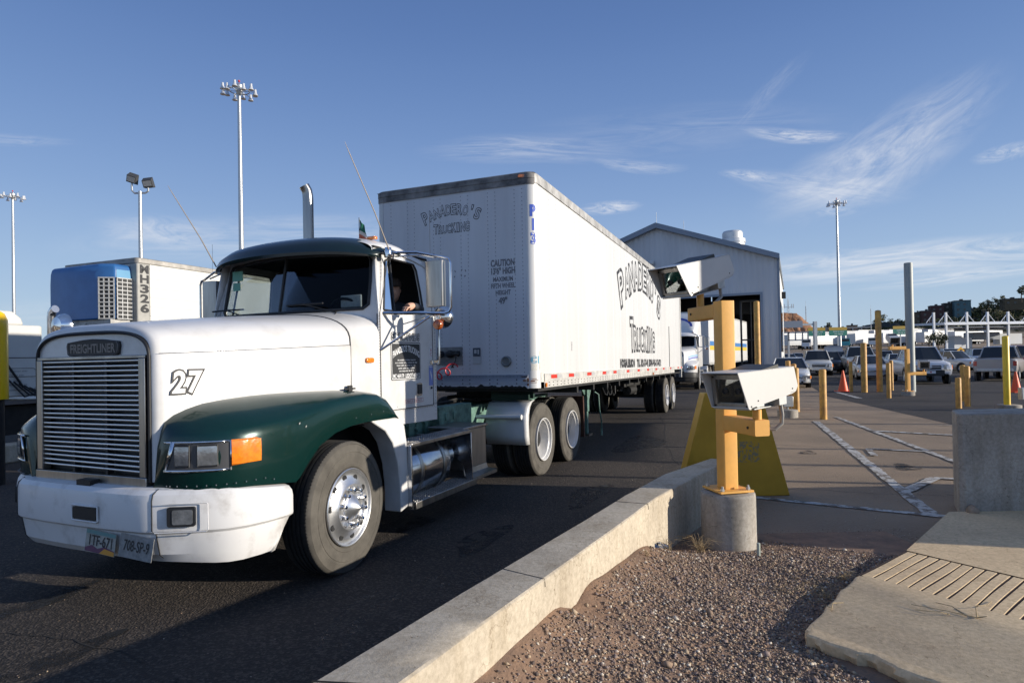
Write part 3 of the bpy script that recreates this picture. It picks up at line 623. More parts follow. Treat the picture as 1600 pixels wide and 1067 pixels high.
    for s in (-1, 1): m.add([(s * 1.01, .96, 2.63), (s * 1.01, .93, 2.68), (s * 1.0, 1.10, 2.70), (s * .99, 1.16, 2.66), (s * .99, 1.05, 2.63)], [(0, 1, 2, 3, 4)])
    # marker lamps
    for x, y, z in ((.53, 1.25, 2.845), (.80, 1.10, 2.815)):
        m = MB(); m.rbox(x - .05, x + .05, y - .02, y + .035, z, z + .028, .018, axis='z'); m.build('marker_lamp', 'amber', t, bevel=.006)
    # chassis
    m = MB()
    for s in (-1, 1): m.box(s * .39, s * .46, -.8, 6.75, .76, 1.03); m.box(s * .36, s * .46, -.8, 6.75, 1.018, 1.03)
    for y in (2.2, 3.0, 3.7, 4.55, 5.2, 5.85, 6.6): m.box(-.40, .40, y - .05, y + .05, .80, .98)
    m.build('chassis', frame, t, bevel=.004)
    if hero:
        m = MB()
        for y in (2.15, 2.5, 3.0, 3.25, 3.5): m.box(.46, .50, y, y + .1, .80, 1.06)
        m.box(.46, .62, 2.62, 3.45, .84, 1.10); m.box(.62, .632, 2.75, 2.83, .93, 1.02, 1); m.box(.62, .632, 2.95, 3.03, .93, 1.02, 1)
        for k in range(26):
            y = 2.1 + rnd.random() * 1.7; z = .8 + rnd.random() * .28; m.lathe([(.014, 0), (.014, .02), (.0001, .021)], 'x', c=(.46 + rnd.random() * .04, y, z), n=6)
        m.build('frame_bracket', 'green_frame', t, bevel=.006)
        m = MB()
        for k in range(7):
            y0 = 2.0 + k * .25; z0 = 1.06 + rnd.random() * .05; m.tube([(.1 + rnd.random() * .3, y0, z0), (.3, y0 + .4, z0 + .06 * rnd.random()), (.2 + .2 * rnd.random(), y0 + .9, z0)], .018, 6)
        m.build('air_hose', 'frame_black', t)
    m = MB(); m.lathe([(.10, -.9), (.10, -.25), (.19, -.2), (.21, 0), (.19, .2), (.10, .25), (.10, .9)], 'x', c=(0, 4.55, .5), n=20); m.lathe([(.10, -.9), (.10, -.25), (.19, -.2), (.21, 0), (.19, .2), (.10, .25), (.10, .9)], 'x', c=(0, 5.85, .5), n=20)
    m.box(-.95, .95, .10, .21, .38, .5); m.box(-.35, .35, -.5, 1.0, .55, 1.3); m.box(-.3, .3, 1.9, 2.3, .45, .75); m.build('axle', 'frame_black', t)
    m = MB(); m.lathe([(.0001, 1.08), (.45, 1.08), (.46, 1.10), (.46, 1.17), (.0001, 1.18)], 'z', c=(0, 5.15, 0), n=30); m.box(-.5, .5, 4.8, 5.5, 1.03, 1.10); m.build('fifth_wheel', 'frame_black', t)
    # steps, tanks
    for s in (1, -1):
        m = MB(); X0, X1 = s * .90, s * 1.17
        m.box(X0, X1, 1.16, 2.36, .845, .885); st1 = m.build('upper_step', 'steel', t, bevel=.006)
        m = MB(); m.box(X0, X1 + s * .01, 1.20, 2.46, .285, .325); m.box(X1 - s * .001, X1 + s * .012, 1.20, 2.46, .262, .33); st2 = m.build('lower_step', 'steel', t, bevel=.005)
        for st, zz, y0, y1 in ((st1, .8855, 1.2, 2.32), (st2, .3255, 1.24, 2.42)):
            m = MB()
            for i in range(34):
                for j in range(6):
                    x = lerp(.93, 1.14, j / 5); y = lerp(y0, y1, i / 33); m.lathe([(.012, 0), (.009, .006), (.0001, .006)], 'z', c=(s * x, y, zz), n=6)
            m.build('step_tread', 'steel', st)
        m = MB(); m.prism([(s * .88, .87), (s * 1.17, .87), (s * 1.18, .27), (s * .97, .27), (s * .88, .5)], 'y', 1.14, 1.16); m.build('step_bracket', 'alu', t, bevel=.003); m = MB(); m.prism([(s * .9, .85), (s * 1.17, .85), (s * 1.18, .30), (s * 1.1, .34), (s * 1.06, .5), (s * .9, .6)], 'y', 2.36, 2.375); m.build('step_bracket', 'alu', t, bevel=.003)
        m = MB(); m.lathe([(.0001, 1.20), (.20, 1.21), (.275, 1.23), (.29, 1.26), (.29, 2.0), (.28, 2.02), (.0001, 2.03)], 'y', c=(s * .82, 0, .58), n=40); tk = m.build('fuel_tank', 'tank', t, angle=30)
        m = MB()
        for y in (1.42, 1.86): m.lathe([(.292, y), (.298, y + .004), (.298, y + .046), (.292, y + .05)], 'y', c=(s * .82, 0, .58), n=40)
        m.lathe([(.05, .85), (.05, .90), (.045, .905), (.0001, .905)], 'z', c=(s * .74, 1.35, 0), n=16); m.build('tank_strap', 'steel', tk)
        m = MB(); m.lathe([(.0001, 2.08), (.11, 2.085), (.135, 2.1), (.135, 2.30), (.0001, 2.34)], 'y', c=(s * .85, 0, .60), n=24); m.build('air_tank', 'tank', t)
        m = MB(); m.box(s * .62, s * 1.05, 2.40, 2.98, .42, .86); m.box(s * .60, s * 1.07, 2.38, 3.0, .86, .895); bx = m.build('battery_box', 'steel', t, bevel=.008)
        m = MB(); m.grid([[(s * 1.05, 2.4, .42), (s * 1.05, 2.98, .42)], [(s * 1.06, 2.4, .36), (s * 1.06, 3.0, .36)], [(s * 1.16, 2.4, .335), (s * 1.16, 3.05, .335)], [(s * 1.16, 2.4, .30), (s * 1.16, 3.05, .30)]], smooth=False); m.build('box_step', 'steel', bx, solid=.01)
        # quarter fender
        m = MB(); prof = [(3.93, .50), (3.905, .62), (3.90, .78), (3.915, .90), (3.96, 1.0), (4.03, 1.06), (4.14, 1.085)]
        rows = [[(s * .60, y, z), (s * 1.16, y, z), (s * 1.19, y + .008, z + .002), (s * 1.205, y + .03, z + .004), (s * 1.205, y + .085, z - .0)] for y, z in prof]; m.grid(rows); q = m.build('quarter_fender', 'white', t, solid=.006, angle=50)
        m = MB(); m.tube([(s * .46, 3.90, .87), (s * 1.13, 3.87, .88)], .028, 12); m.lathe([(.035, 0), (.035, .03), (.0001, .03)], 'x', c=(s * 1.12, 3.87, .88), n=12); m.build('fender_tube', 'white', q)
        m = MB(); m.box(s * .55, s * 1.12, 4.2, 4.25, 1.08, 1.16)
        m.box(s * .50, s * 1.15, 4.30, 4.36, 1.10, 1.19); m.build('deck_plate', mat('dark green steel', (.008, .03, .022), .5), t)
        m = MB(); m.prism([(6.50, .30), (6.56, .30), (6.52, 1.0), (6.47, 1.0)], 'x', s * .62, s * 1.2); m.build('mud_flap', mat('rusty flap', (.09, .035, .018), .8, 0, .5, 8), t)
    # wheels
    make_wheel('alu' if hero else 'w', t, (1.06, .205, .508), .07); w = make_wheel('alu' if hero else 'w', t, (-1.06, .205, .508), PI + .07)
    for y in (4.57, 5.87):
        make_wheel('w', t, (1.055, y, .505), 0, True); make_wheel('w', t, (-1.055, y, .505), PI, True)
    # exhaust
    m = MB(); m.tube([(-.81, 2.07, 1.0), (-.81, 2.07, 3.60), (-.812, 2.068, 3.66), (-.818, 2.062, 3.71), (-.836, 2.035, 3.765)], [.062] * 5, 24, cap=False); m.tube([(-.81, 2.07, 1.2), (-.81, 2.07, 2.6)], .09, 20); m.build('exhaust_stack', mat('weathered stack', (.36, .355, .35), .24, 1.0, .3, 5, streak=True), t)
    # mirrors
    for s in (1, -1):
        Yo = 1.20; xo = 1.585
        m = MB(); m.tube([(s * .95, 1.02, 2.665), (s * 1.28, 1.12, 2.655), (s * 1.52, Yo, 2.60), (s * 1.57, Yo, 2.585), (s * 1.59, Yo, 2.54), (s * 1.59, Yo, 2.14), (s * 1.57, Yo, 2.10), (s * 1.50, Yo, 2.085)], .012, 8)
        m.tube([(s * .96, 1.25, 2.66), (s * 1.30, 1.2, 2.64), (s * 1.44, Yo, 2.605)], .008, 6); m.tube([(s * 1.03, .94, 2.095), (s * 1.3, 1.06, 2.092), (s * 1.52, Yo, 2.085)], .017, 8)
        m.tube([(s * 1.035, .885, 1.76), (s * 1.40, 1.14, 2.06)], .011, 8); m.tube([(s * 1.035, 1.5, 2.06), (s * 1.48, Yo + .02, 2.085)], .006, 6)
        m.lathe([(.03, 2.60), (.035, 2.62), (.0001, 2.64)], 'z', c=(s * 1.08, 1.0, .01), n=10); m.lathe([(.035, 0), (.04, .05), (.03, .09), (.0001, .09)], 'z', c=(s * 1.05, 1.0, 2.61), n=12)
        br = m.build('mirror_bracket', 'chrome', t)
        m = MB(); x0, x1 = s * 1.335, s * 1.525
        m.box(x0, s * (1.395), Yo + .02, Yo + .06, 2.15, 2.575); m.prism([(s * 1.335, Yo - .012), (s * 1.395, Yo - .035), (s * 1.515, Yo - .035), (s * 1.528, Yo - .02), (s * 1.528, Yo + .02), (s * 1.335, Yo + .02)], 'z', 2.15, 2.575); mi = m.build('mirror', 'steel', t, bevel=.004)
        m = MB(); m.box(s * 1.345, s * 1.52, Yo + .022, Yo + .024, 2.16, 2.565); m.build('mirror_glass', 'chrome', mi)
        m = MB(); T = Matrix.Translation((s * 1.44, Yo + .10, 2.06)) @ Matrix.Rotation(.0, 4, 'X'); m.lathe([(.105, .02), (.100, -.01), (.075, -.045), (.04, -.062), (.0001, -.068)], 'y', n=24, T=T); m.build('convex_mirror', 'chrome', t)
        m = MB(); m.lathe([(.0001, -.030), (.022, -.029), (.040, -.024), (.048, -.010), (.048, .012), (.03, .02), (.0001, .02)], 'y', c=(s * 1.455, Yo - .01, 1.985), n=24); tl_ = m.build('side_turn_lamp', 'amber_dark', t)
        m = MB(); m.tube([(s * 1.455, Yo, 2.03), (s * 1.46, Yo, 2.085)], .012, 6); m.tube([(s * 1.44, Yo, 2.04), (s * 1.43, Yo, 2.09)], .006, 6); m.build('lamp_stem', 'brass' if 'brass' in M else 'chrome', tl_)
    if hero:
        for s, tip in ((1, (1.1, .34, 3.464)), (-1, (-1.1, .43, 3.408))):
            b = Vector((s * 1.08, .97, 2.68)); tp_ = Vector(tip); pts = [b, b.lerp(tp_, .35) + Vector((0, .008, .012)), b.lerp(tp_, .9), tp_]
            m = MB(); m.tube(pts, [.0065, .0055, .004, .0015], 6); m.build('antenna', mat('antenna rod', (.35, .30, .25), .5, .4), t)
            m = MB(); m.tube([(s * 1.385, 1.19, 2.62), (s * 1.385, 1.19, 2.98)], .0018, 4); m.build('whip_antenna', 'black', t)
        # flag on the roof
        m = MB(); m.tube([(.545, 1.25, 2.86), (.545, 1.25, 3.08)], .004, 5); fp = m.build('flag_pole', 'black', t)
        m = MB(); rows = []
        for i in range(10):
            z = 3.06 - i * .02; rows.append([(.548 + q * .011 * (1 + i * .12), 1.25 + .010 * math.sin(q * 1.7 + i * .6), z - q * .012) for q in range(6)])
        m.grid(rows[:6], 0); m.grid(rows[5:8], 1); m.grid(rows[7:], 2); m.build('flag', [mat('flag green', (.01, .12, .07), .8), mat('flag white', (.6, .55, .48), .8), mat('flag red', (.45, .12, .07), .8)], fp)
        # side marker, rivets, hand rail, stickers
        m = MB(); m.rbox(1.026, 1.045, .665, .775, 1.645, 1.69, .02, axis='x'); m.build('marker_lamp', 'amber', t, bevel=.006)
        m = MB(); m.tube([(1.045, 1.845, 1.62), (1.075, 1.85, 1.62), (1.08, 1.85, 1.70), (1.08, 1.85, 1.98), (1.075, 1.85, 2.02), (1.03, 1.85, 2.02)], .011, 8); m.rbox(1.024, 1.04, 1.74, 1.90, 1.62, 1.655, .01, axis='x'); m.build('grab_handle', 'chrome', t)
        m = MB()
        def rivet(x, y, z): m.lathe([(.0045, 0), (.003, .0025), (.0001, .003)], 'x', c=(x, y, z), n=6)
        for k in range(34): rivet(xs(0) + .0005, .872 + .004, 1.24 + k * .025)
        for k in range(30): rivet(1.0225, 1.86, 1.10 + k * .035)
        for k in range(18): rivet(1.023, 1.25 + k * .034, 1.185)
        for k in range(14): rivet(1.003 - .0022 * k, .905 + k * .008, 2.16 + k * .034)
        m.build('rivets', mat('rivet grey', (.16, .16, .17), .5), t)
        m = MB(); m.box(1.031, 1.0325, 1.72, 1.795, 1.40, 1.60); m.build('side_sticker', 'sticker_blue', t)
        m = MB(); m.add([(1.0335, 1.74, 1.56), (1.0335, 1.775, 1.50), (1.0335, 1.775, 1.44), (1.0335, 1.745, 1.52)], [(0, 1, 2, 3)]); m.box(1.031, 1.0335, 1.725, 1.79, 1.585, 1.592); m.build('sticker_mark', 'paper', t)
        m = MB(); m.box(1.031, 1.0325, 1.73, 1.79, 1.67, 1.80); m.build('small_sticker', 'paper', t)
        m = MB(); letter(m, 'A\nC', (1.0330, 1.76, 1.745), (0, 1, 0), (0, 0, 1), .05, 0); m.lathe([(.012, 0), (.012, .01), (.0001, .011)], 'x', c=(1.031, 1.76, 1.375), n=10, mi=1); m.build('sticker_letters', [mat('red ink', (.42, .06, .05), .6), 'black'], t)
        d = doors[0]
        m = MB(); T = None; x = 1.033
        m.rbox(1.030, 1.0325, 1.045, 1.56, 1.475, 1.835, .02, 0, axis='x'); m.rbox(1.030, 1.0335, 1.053, 1.552, 1.483, 1.827, .018, 1, axis='x'); m.rbox(1.030, 1.0343, 1.060, 1.545, 1.49, 1.82, .014, 0, axis='x')
        O = lambda y, z: (1.0343, y, z)
        letter(m, "PANADERO'S TRUCKING", O(1.302, 1.685), (0, 1, 0), (0, 0, 1), .085, 1, .002, fit=.46, bend=.06)
        for k, w_ in enumerate((.30, .38, .33, .28, .25)): dashes(m, O(1.302, 1.655 - k * .026), (0, 1, 0), (0, 0, 1), w_, .017, 1, .0004, seed=k + 3)
        letter(m, 'MC 469179  USDOT 683412', O(1.302, 1.497), (0, 1, 0), (0, 0, 1), .052, 1, .001, fit=.46)
        m.build('door_sign', ['ink', mat('sign white', (.72, .72, .72), .5)], d)
        m = MB(); letter(m, 'SCAC-PNDS', (1.031, 1.30, 1.855), (0, 1, 0), (0, 0, 1), .095, 0, .0, fit=.50, outline=(.0065, 1), off=.0015); m.build('lettering', ['ink', paint], d)
        m = MB(); m.box(1.030, 1.0315, 1.28, 1.60, 1.245, 1.285); m.build('red_notice', mat('red ink', (.42, .06, .05), .6), d)
        m = MB(); m.box(1.030, 1.0325, 1.285, 1.595, 1.249, 1.281); dashes(m, (1.0325, 1.44, 1.254), (0, 1, 0), (0, 0, 1), .28, .022, 1, .001, seed=9); m.build('notice_text', [paint, mat('red ink', (.42, .06, .05), .6)], d)
        # number on the hood
        m = MB(); u = Vector((.2535, 1, 0)).normalized(); org = Vector((hw(-.86) + .0165, -.86, 1.475)); letter(m, '27', org, u, (0, 0, 1), .200, 0, .006, shear=.12, fit=.235, outline=(.012, 1), off=.002, spacing=1.12); m.build('lettering', ['ink', paint], t)
        m = MB(); pts = [(hw(y) + .0095 + .02 * math.sin(max(0, y + 1.03) / 1.5 * PI), y, lerp(1.735, 1.80, (y + 1.03) / 1.5) - .001) for y in [-1.02 + .1485 * k for k in range(11)]]; m.tube(pts, .0016, 4); m.build('hood_crease', mat('seam grey', (.06, .06, .06), .7), t)
        m = MB(); T = Matrix.Translation((-.60, -.86, 1.97)); m.lathe([(.09, .02), (.085, -.01), (.06, -.045), (.0001, -.06)], 'y', n=24, T=T); m.tube([(-.60, -.84, 1.88), (-.60, -.84, 1.99)], .008, 6); m.build('hood_mirror', 'chrome', t)
    if sleeper:
        m = MB(); rows = []
        for y, z, w in ((1.15, 2.86, .80), (1.35, 3.15, .88), (1.65, 3.55, .95), (1.95, 3.78, 1.02), (2.3, 3.88, 1.08)):
            half = [(w, 2.7)] + [(w * math.cos(a / 10 * PI / 2) ** .35, 2.7 + (z - 2.7) * math.sin(a / 10 * PI / 2) ** .45) for a in range(1, 11)]
            rows.append([(x, y, zz) for x, zz in half] + [(-x, y, zz) for x, zz in half[-2::-1]])
        m.grid(rows); m.add(rows[0], [tuple(range(len(rows[0])))]); m.build('roof_fairing', paint, t, angle=40)
        m = MB(); m.box(-1.05, 1.05, 1.9, 3.1, 1.05, 2.75); m.build('sleeper', paint, t, bevel=.05)
        m = MB(); 
        letter(m, 'M', (0, 1.44, 3.02), (1, 0, 0), (0, .42, .9), .62, 0, .02, fit=.75, off=.05); m.grid([[(1.05 * math.cos(a) * .62, 1.33 + .13 * (1 - abs(math.cos(a))), 3.16 + .36 * math.sin(a)), (1.05 * math.cos(a) * .74, 1.31 + .13 * (1 - abs(math.cos(a))), 3.16 + .46 * math.sin(a))] for a in [k * PI / 10 for k in range(11)]]); m.build('emblem', 'blue_ink', t)
        for s in (1, -1):
            m = MB(); pts = [(-.6, 1.55), (-.1, 1.62), (.4, 1.64), (.86, 1.64)]
            for dz, mi in ((0, 0), (-.10, 1)):
                m.grid([[(s * ((hw(y) if y < .5 else 1.02) + .03), y, z + dz), (s * ((hw(y) if y < .5 else 1.02) + .03), y, z + dz + .05)] for y, z in pts], mi)
            m.build('side_stripe', [mat('light blue ink', (.15, .40, .65), .5), 'blue_ink'], t)
    return t
tractor = build_tractor('semi_truck', 'white day-cab semi truck with dark green fenders, number 27, pulling the lettered trailer', (-2.4855, 5.2783, 0), .41)
# ---------------------------------------------------------------- person at the wheel
def skin_body(name, joints, edges, mats, parent=None, sub=2):
    """one continuous figure grown round a skeleton: joints = {name: (pos, radius)}"""
    names = list(joints); me = bpy.data.meshes.new(name); me.from_pydata([joints[n][0] for n in names], [(names.index(a), names.index(b)) for a, b in edges], [])
    o = bpy.data.objects.new(name, me); COL.objects.link(o); md = o.modifiers.new('skin', 'SKIN')
    if not me.skin_vertices: bpy.context.view_layer.objects.active = o
    for i, n in enumerate(names):
        r = joints[n][1]; me.skin_vertices[0].data[i].radius = (r, r) if not isinstance(r, tuple) else r
    me.skin_vertices[0].data[0].use_root = True; o.modifiers.new('sub', 'SUBSURF').levels = sub; o.modifiers['sub'].render_levels = sub
    dg = bpy.context.evaluated_depsgraph_get(); dg.update(); m2 = bpy.data.meshes.new_from_object(o.evaluated_get(dg)); bpy.data.objects.remove(o)
    m2.materials.clear()
    for m_ in mats: m2.materials.append(M.get(m_) or MATS[m_])
    m2.polygons.foreach_set('use_smooth', [True] * len(m2.polygons)); o = bpy.data.objects.new(name, m2); COL.objects.link(o)
    if parent: o.parent = parent
    return o
TZ = tractor.location
def in_frame(o, origin, az): return Matrix.Translation(Vector(origin)) @ Matrix.Rotation(-az, 4, 'Z')
per = thing('person', 'driver in dark jacket and cap at the wheel, arm on the window sill', 'person', (-2.3245, 5.4031, .05), -.41)
J = {'pelvis': ((.53, 1.55, 1.66), .16), 'waist': ((.53, 1.57, 1.82), .15), 'chest': ((.53, 1.55, 2.02), (.17, .12)), 'neckb': ((.54, 1.53, 2.17), .075), 'neck': ((.55, 1.51, 2.23), .055),
     'shl': ((.74, 1.53, 2.10), .065), 'ell': ((.93, 1.42, 2.12), .047), 'wrl': ((.96, 1.22, 2.145), .034), 'shr': ((.34, 1.53, 2.10), .065), 'elr': ((.29, 1.32, 1.93), .045), 'wrr': ((.40, 1.14, 2.02), .03),
     'hipl': ((.63, 1.50, 1.64), .09), 'knl': ((.66, 1.10, 1.66), .07), 'hipr': ((.43, 1.50, 1.64), .09), 'knr': ((.42, 1.10, 1.66), .07), 'ftl': ((.66, 1.0, 1.25), .05), 'ftr': ((.42, 1.0, 1.25), .05)}
skin_body('body', J, [('pelvis', 'waist'), ('waist', 'chest'), ('chest', 'neckb'), ('neckb', 'neck'), ('neckb', 'shl'), ('shl', 'ell'), ('ell', 'wrl'), ('neckb', 'shr'), ('shr', 'elr'), ('elr', 'wrr'), ('pelvis', 'hipl'), ('hipl', 'knl'), ('pelvis', 'hipr'), ('hipr', 'knr'), ('knl', 'ftl'), ('knr', 'ftr')], ['jacket'], per)
hd = MB(); rows = []
for k in range(17):
    a = PI * k / 16; z = math.cos(a) * .125; rr = math.sin(a) ** .8 * .078; row = []
    for j in range(24):
        t = 2 * PI * j / 24; x, y = math.cos(t) * rr * .92, math.sin(t) * rr * 1.12
        face = max(0, -math.sin(t)) ** 6
        y -= face * (.016 * math.exp(-((z + .015) / .018) ** 2) + .006 * math.exp(-((z + .058) / .01) ** 2) + .008 * math.exp(-((z + .095) / .02) ** 2) - .008 * math.exp(-((z - .012) / .012) ** 2) * (1 if abs(math.cos(t)) > .2 else 0))
        if z < -.04: x *= 1 - (-.04 - z) * 2.2
        row.append((x, y, z))
    rows.append(row)
hd.grid(rows, close=True)
for s in (-1, 1): hd.lathe([(.0001, -.008), (.020, -.006), (.022, .0), (.014, .006), (.0001, .006)], 'x', c=(s * .072, .01, 0), n=10)
hT = Matrix.Translation((.565, 1.47, 2.335)) @ Matrix.Rotation(.55, 4, 'Z')
hd.v = [tuple(hT @ Vector(p)) for p in hd.v]; hd.build('head', 'skin', per)
m = MB(); m.lathe([(.085, .035), (.086, .06), (.078, .10), (.05, .13), (.0001, .138)], 'z', n=20, T=hT); m.add([hT @ Vector(p) for p in ((-.07, -.05, .045), (.07, -.05, .045), (.06, -.135, .035), (0, -.155, .033), (-.06, -.135, .035))], [(0, 1, 2, 3, 4)]); m.build('cap', 'cap', per)
for (w, d) in (((.96, 1.22, 2.145), Vector((-.12, -.9, -.25))), ((.40, 1.14, 2.02), Vector((.35, -.5, .5)))):
    d.normalize(); side = d.cross(Vector((0, 0, 1))).normalized(); w = Vector(w); m = MB(); m.tube([w, w + d * .04, w + d * .085], [.028, .038, .036], 10)
    for q, L_ in enumerate((.065, .075, .07, .055)):
        b = w + d * .08 + side * (-.028 + q * .018); m.tube([b, b + d * L_ * .5, b + d * L_ + Vector((0, 0, -.025))], [.0095, .009, .007], 7)
    b = w + d * .03 + side * .035; m.tube([b, b + side * .02 + d * .03, b + side * .024 + d * .055], [.011, .010, .008], 7); m.build('hand', 'skin', per)
# ---------------------------------------------------------------- the trailer
trl = thing('box_trailer', 'long white ribbed box trailer lettered PANADERO\'S TRUCKING, coupled to the truck', 'trailer', (-.82695, 8.68772, 0), -.391)
trl.rotation_euler = (-.0101, 0, -.391)
W2, TL_, ZB, ZT, RC = 1.242, 14.17, 1.263, 4.128, .13
m = MB()
for s in (1, -1):
    rows = []; ys = [RC]
    y = RC
    while y < TL_ - .3:
        y += .61; ys += [min(y - .012, TL_), min(y, TL_), min(y + .012, TL_)]
    ys = sorted(set([min(v, TL_) for v in ys] + [TL_]))
    for i, y in enumerate(ys):
        seam = (i % 3 == 2) * .0 
        rows.append([(s * (W2 - .008 + (.004 if (i % 3) == 2 else 0)), y, z) for z in (1.44, 2.1, 2.8, 3.4, 4.0)])
    m.grid(rows, smooth=False)
m.build('side_wall', 'trailer', trl)
m = MB()
for s in (1, -1):
    rows = []
    for k in range(9):
        a = k / 8 * PI / 2; rows.append([(s * (W2 - RC + RC * math.cos(a)), RC - RC * math.sin(a), z) for z in (1.265, 1.45, 2.5, 3.98)])
    m.grid(rows); m.build('corner_post', 'trailer', trl); m = MB()
m = MB(); rows = [[(lerp(-(W2 - RC), W2 - RC, k / 12), .004, z) for z in (1.40, 2.2, 3.0, 3.98)] for k in range(13)]; m.grid(rows); m.add([(-(W2 - RC), -.004, 1.30), (W2 - RC, -.004, 1.30), (W2 - RC, -.004, 1.445), (-(W2 - RC), -.004, 1.445)], [(0, 1, 2, 3)]); m.box(-(W2 - RC), W2 - RC, -.004, .02, 1.262, 1.445); m.build('front_wall', 'trailer_front', trl)
m = MB(); m.add([(-W2 + .01, .02, ZT - .012), (W2 - .01, .02, ZT - .012), (W2 - .01, TL_, ZT - .012), (-W2 + .01, TL_, ZT - .012)], [(0, 1, 2, 3)]); m.build('roof', 'trailer_front', trl)
# rails
def rail(mb, z0, z1, out, s_only=None, y1=TL_):
    pts = [(s, ) for s in ()]
    path = [(W2 + out, y1)] + [(W2 - RC + (RC + out) * math.cos(k / 8 * PI / 2), RC - (RC + out) * math.sin(k / 8 * PI / 2)) for k in range(9)]
    path = path + [(-x, y) for x, y in path[::-1]]
    mb.grid([[(x, y, z0), (x, y, z1)] for x, y in path], smooth=True)
    mb.grid([[(x, y, z1), (x * .985, y + .012, z1 + .002)] for x, y in path], smooth=False); mb.grid([[(x, y, z0), (x * .99, y + .008, z0)] for x, y in path], smooth=False)
m = MB(); path = [(W2 + .006, TL_)] + [(W2 - RC + (RC + .006) * math.cos(k / 4 * PI / 2), RC - (RC + .006) * math.sin(k / 4 * PI / 2)) for k in range(3)]
for s in (1, -1):
    m.grid([[(s * x, y, 3.985), (s * x, y, ZT - .02), (s * (x - .02), y + .0, ZT)] for x, y in path])
m.build('top_rail', 'rail', trl, angle=30)
m = MB(); fp = [(W2 - RC + (RC + .009) * math.cos(k / 8 * PI / 2), RC - (RC + .009) * math.sin(k / 8 * PI / 2)) for k in range(3, 9)]; fp = fp + [(-x, y) for x, y in fp[::-1]]
m.grid([[(x, y, 3.965), (x, y, 4.04), (x, y - .006, 4.045), (x, y - .006, ZT - .015), (x * .99, y + .02, ZT + .004)] for x, y in fp]); m.build('nose_rail', 'soot', trl, angle=30)
m = MB()
for s in (1, -1):
    m.box(s * W2, s * (W2 + .014), RC + .12, TL_, 1.355, 1.452); m.box(s * (W2 - .002), s * (W2 + .009), RC + .12, TL_ - 1.7 if s > 0 else TL_, 1.262, 1.355)
m.build('bottom_rail', 'rub', trl, bevel=.003)
m = MB()
for k in range(72):
    y = .42 + k * .175
    if y > 12.3: break
    for z in (1.285, 1.325): m.box(W2 + .0085, W2 + .0105, y, y + .045, z, z + .012)
m.build('rail_slots', 'grime', trl)
m = MB(); mw = MB()
for y0 in (.51, 1.33, 2.35, 3.37, 4.21, 5.42, 6.57, 7.76, 8.95, 10.2, 11.5, 13.17, 13.93):
    z = 1.412; m.box(W2 + .0135, W2 + .0165, y0, y0 + .26, z - .03, z + .022); mw.box(W2 + .0135, W2 + .016, y0 + .27, y0 + .50, z - .028, z + .020)
m.build('reflector_red', 'red', trl); mw.build('reflector_white', mat('dull reflector', (.42, .42, .42), .35), trl)
# rivets
rv = mat('rivet grey', (.16, .16, .17), .5)
m = MB()
for x in (-.98, -.70, -.59, -.28, -.17, .15, .26, .56, .67, .95, 1.06):
    for k in range(46): m.lathe([(.0072, -.001), (.0045, -.0045), (.0001, -.005)], 'y', c=(x, .004, 1.48 + k * .054), n=5)
for k in range(60): m.lathe([(.006, -.001), (.004, -.004), (.0001, -.0045)], 'y', c=(-1.09 + k * .037, -.001, 4.005), n=5)
for k in range(44): m.lathe([(.006, -.001), (.004, -.004), (.0001, -.0045)], 'y', c=(-1.09 + k * .05, -.005, 1.425), n=5)
for x in (-.98, -.70, -.59, -.28, -.17, .15, .26, .56, .67, .95):
    for z in (1.33, 1.38): m.lathe([(.011, -.001), (.007, -.005), (.0001, -.006)], 'y', c=(x, -.005, z), n=6)
m.build('rivets', rv, trl)
m = MB(); y = .28
while y < 14:
    for k in range(36): m.lathe([(.0055, 0), (.0035, .003), (.0001, .0035)], 'x', c=(W2 - .008, y, 1.5 + k * .07), n=5)
    y += .305
m.build('side_rivets', mat('rivet pale', (.42, .42, .42), .5), trl)
# nose fittings
m = MB(); m.box(-.235, .15, -.012, .0, 1.59, 1.835); gb = m.build('connector_plate', mat('dirty plate', (.22, .22, .22), .5, .4, .4, 10), trl)
m = MB(); 
for cx, r in ((-.17, .045), (-.03, .055), (.09, .035)): m.lathe([(r, 0), (r * .9, -.05), (r * .5, -.075), (.0001, -.08)], 'y', c=(cx, -.01, 1.74), n=16)
m.box(-.05, .12, -.06, -.01, 1.72, 1.78); m.build('glad_hands', 'black', gb, bevel=.004)
m = MB(); m.box(.315, .425, -.010, -.004, 1.70, 1.815); m.build('data_card', mat('dark card', (.06, .07, .09), .4), trl)
m = MB(); m.box(.312, .43, -.008, -.004, 1.60, 1.695); m.box(.335, .37, -.012, -.010, 1.74, 1.79); m.box(.385, .405, -.012, -.010, 1.73, 1.79); m.build('paper_label', mat('grey label', (.40, .40, .40), .6), trl)
m = MB(); m.lathe([(.074, -.004), (.070, -.022), (.058, -.028), (.050, -.018), (.0001, -.014)], 'y', c=(.805, 0, 1.625), n=28); m.build('vent_cap', mat('vent grey', (.20, .21, .21), .4, .5), trl)
m = MB()
for x in (-.75, .72): pass
m.rbox(1.02, 1.16, -.035, .01, 4.055, 4.095, .018, axis='y'); m.v = [(x, y + .035 * ((x - 1.02) / .14) ** 2, z) for x, y, z in m.v]; m.build('marker_lamp', 'amber', trl, bevel=.006)
m = MB(); m.rbox(W2 + .008, W2 + .03, .26, .31, 1.27, 1.33, .015, axis='x'); m.rbox(W2 + .008, W2 + .03, 8.55, 8.65, 1.27, 1.33, .015, axis='x'); m.build('side_lamp', 'amber', trl)
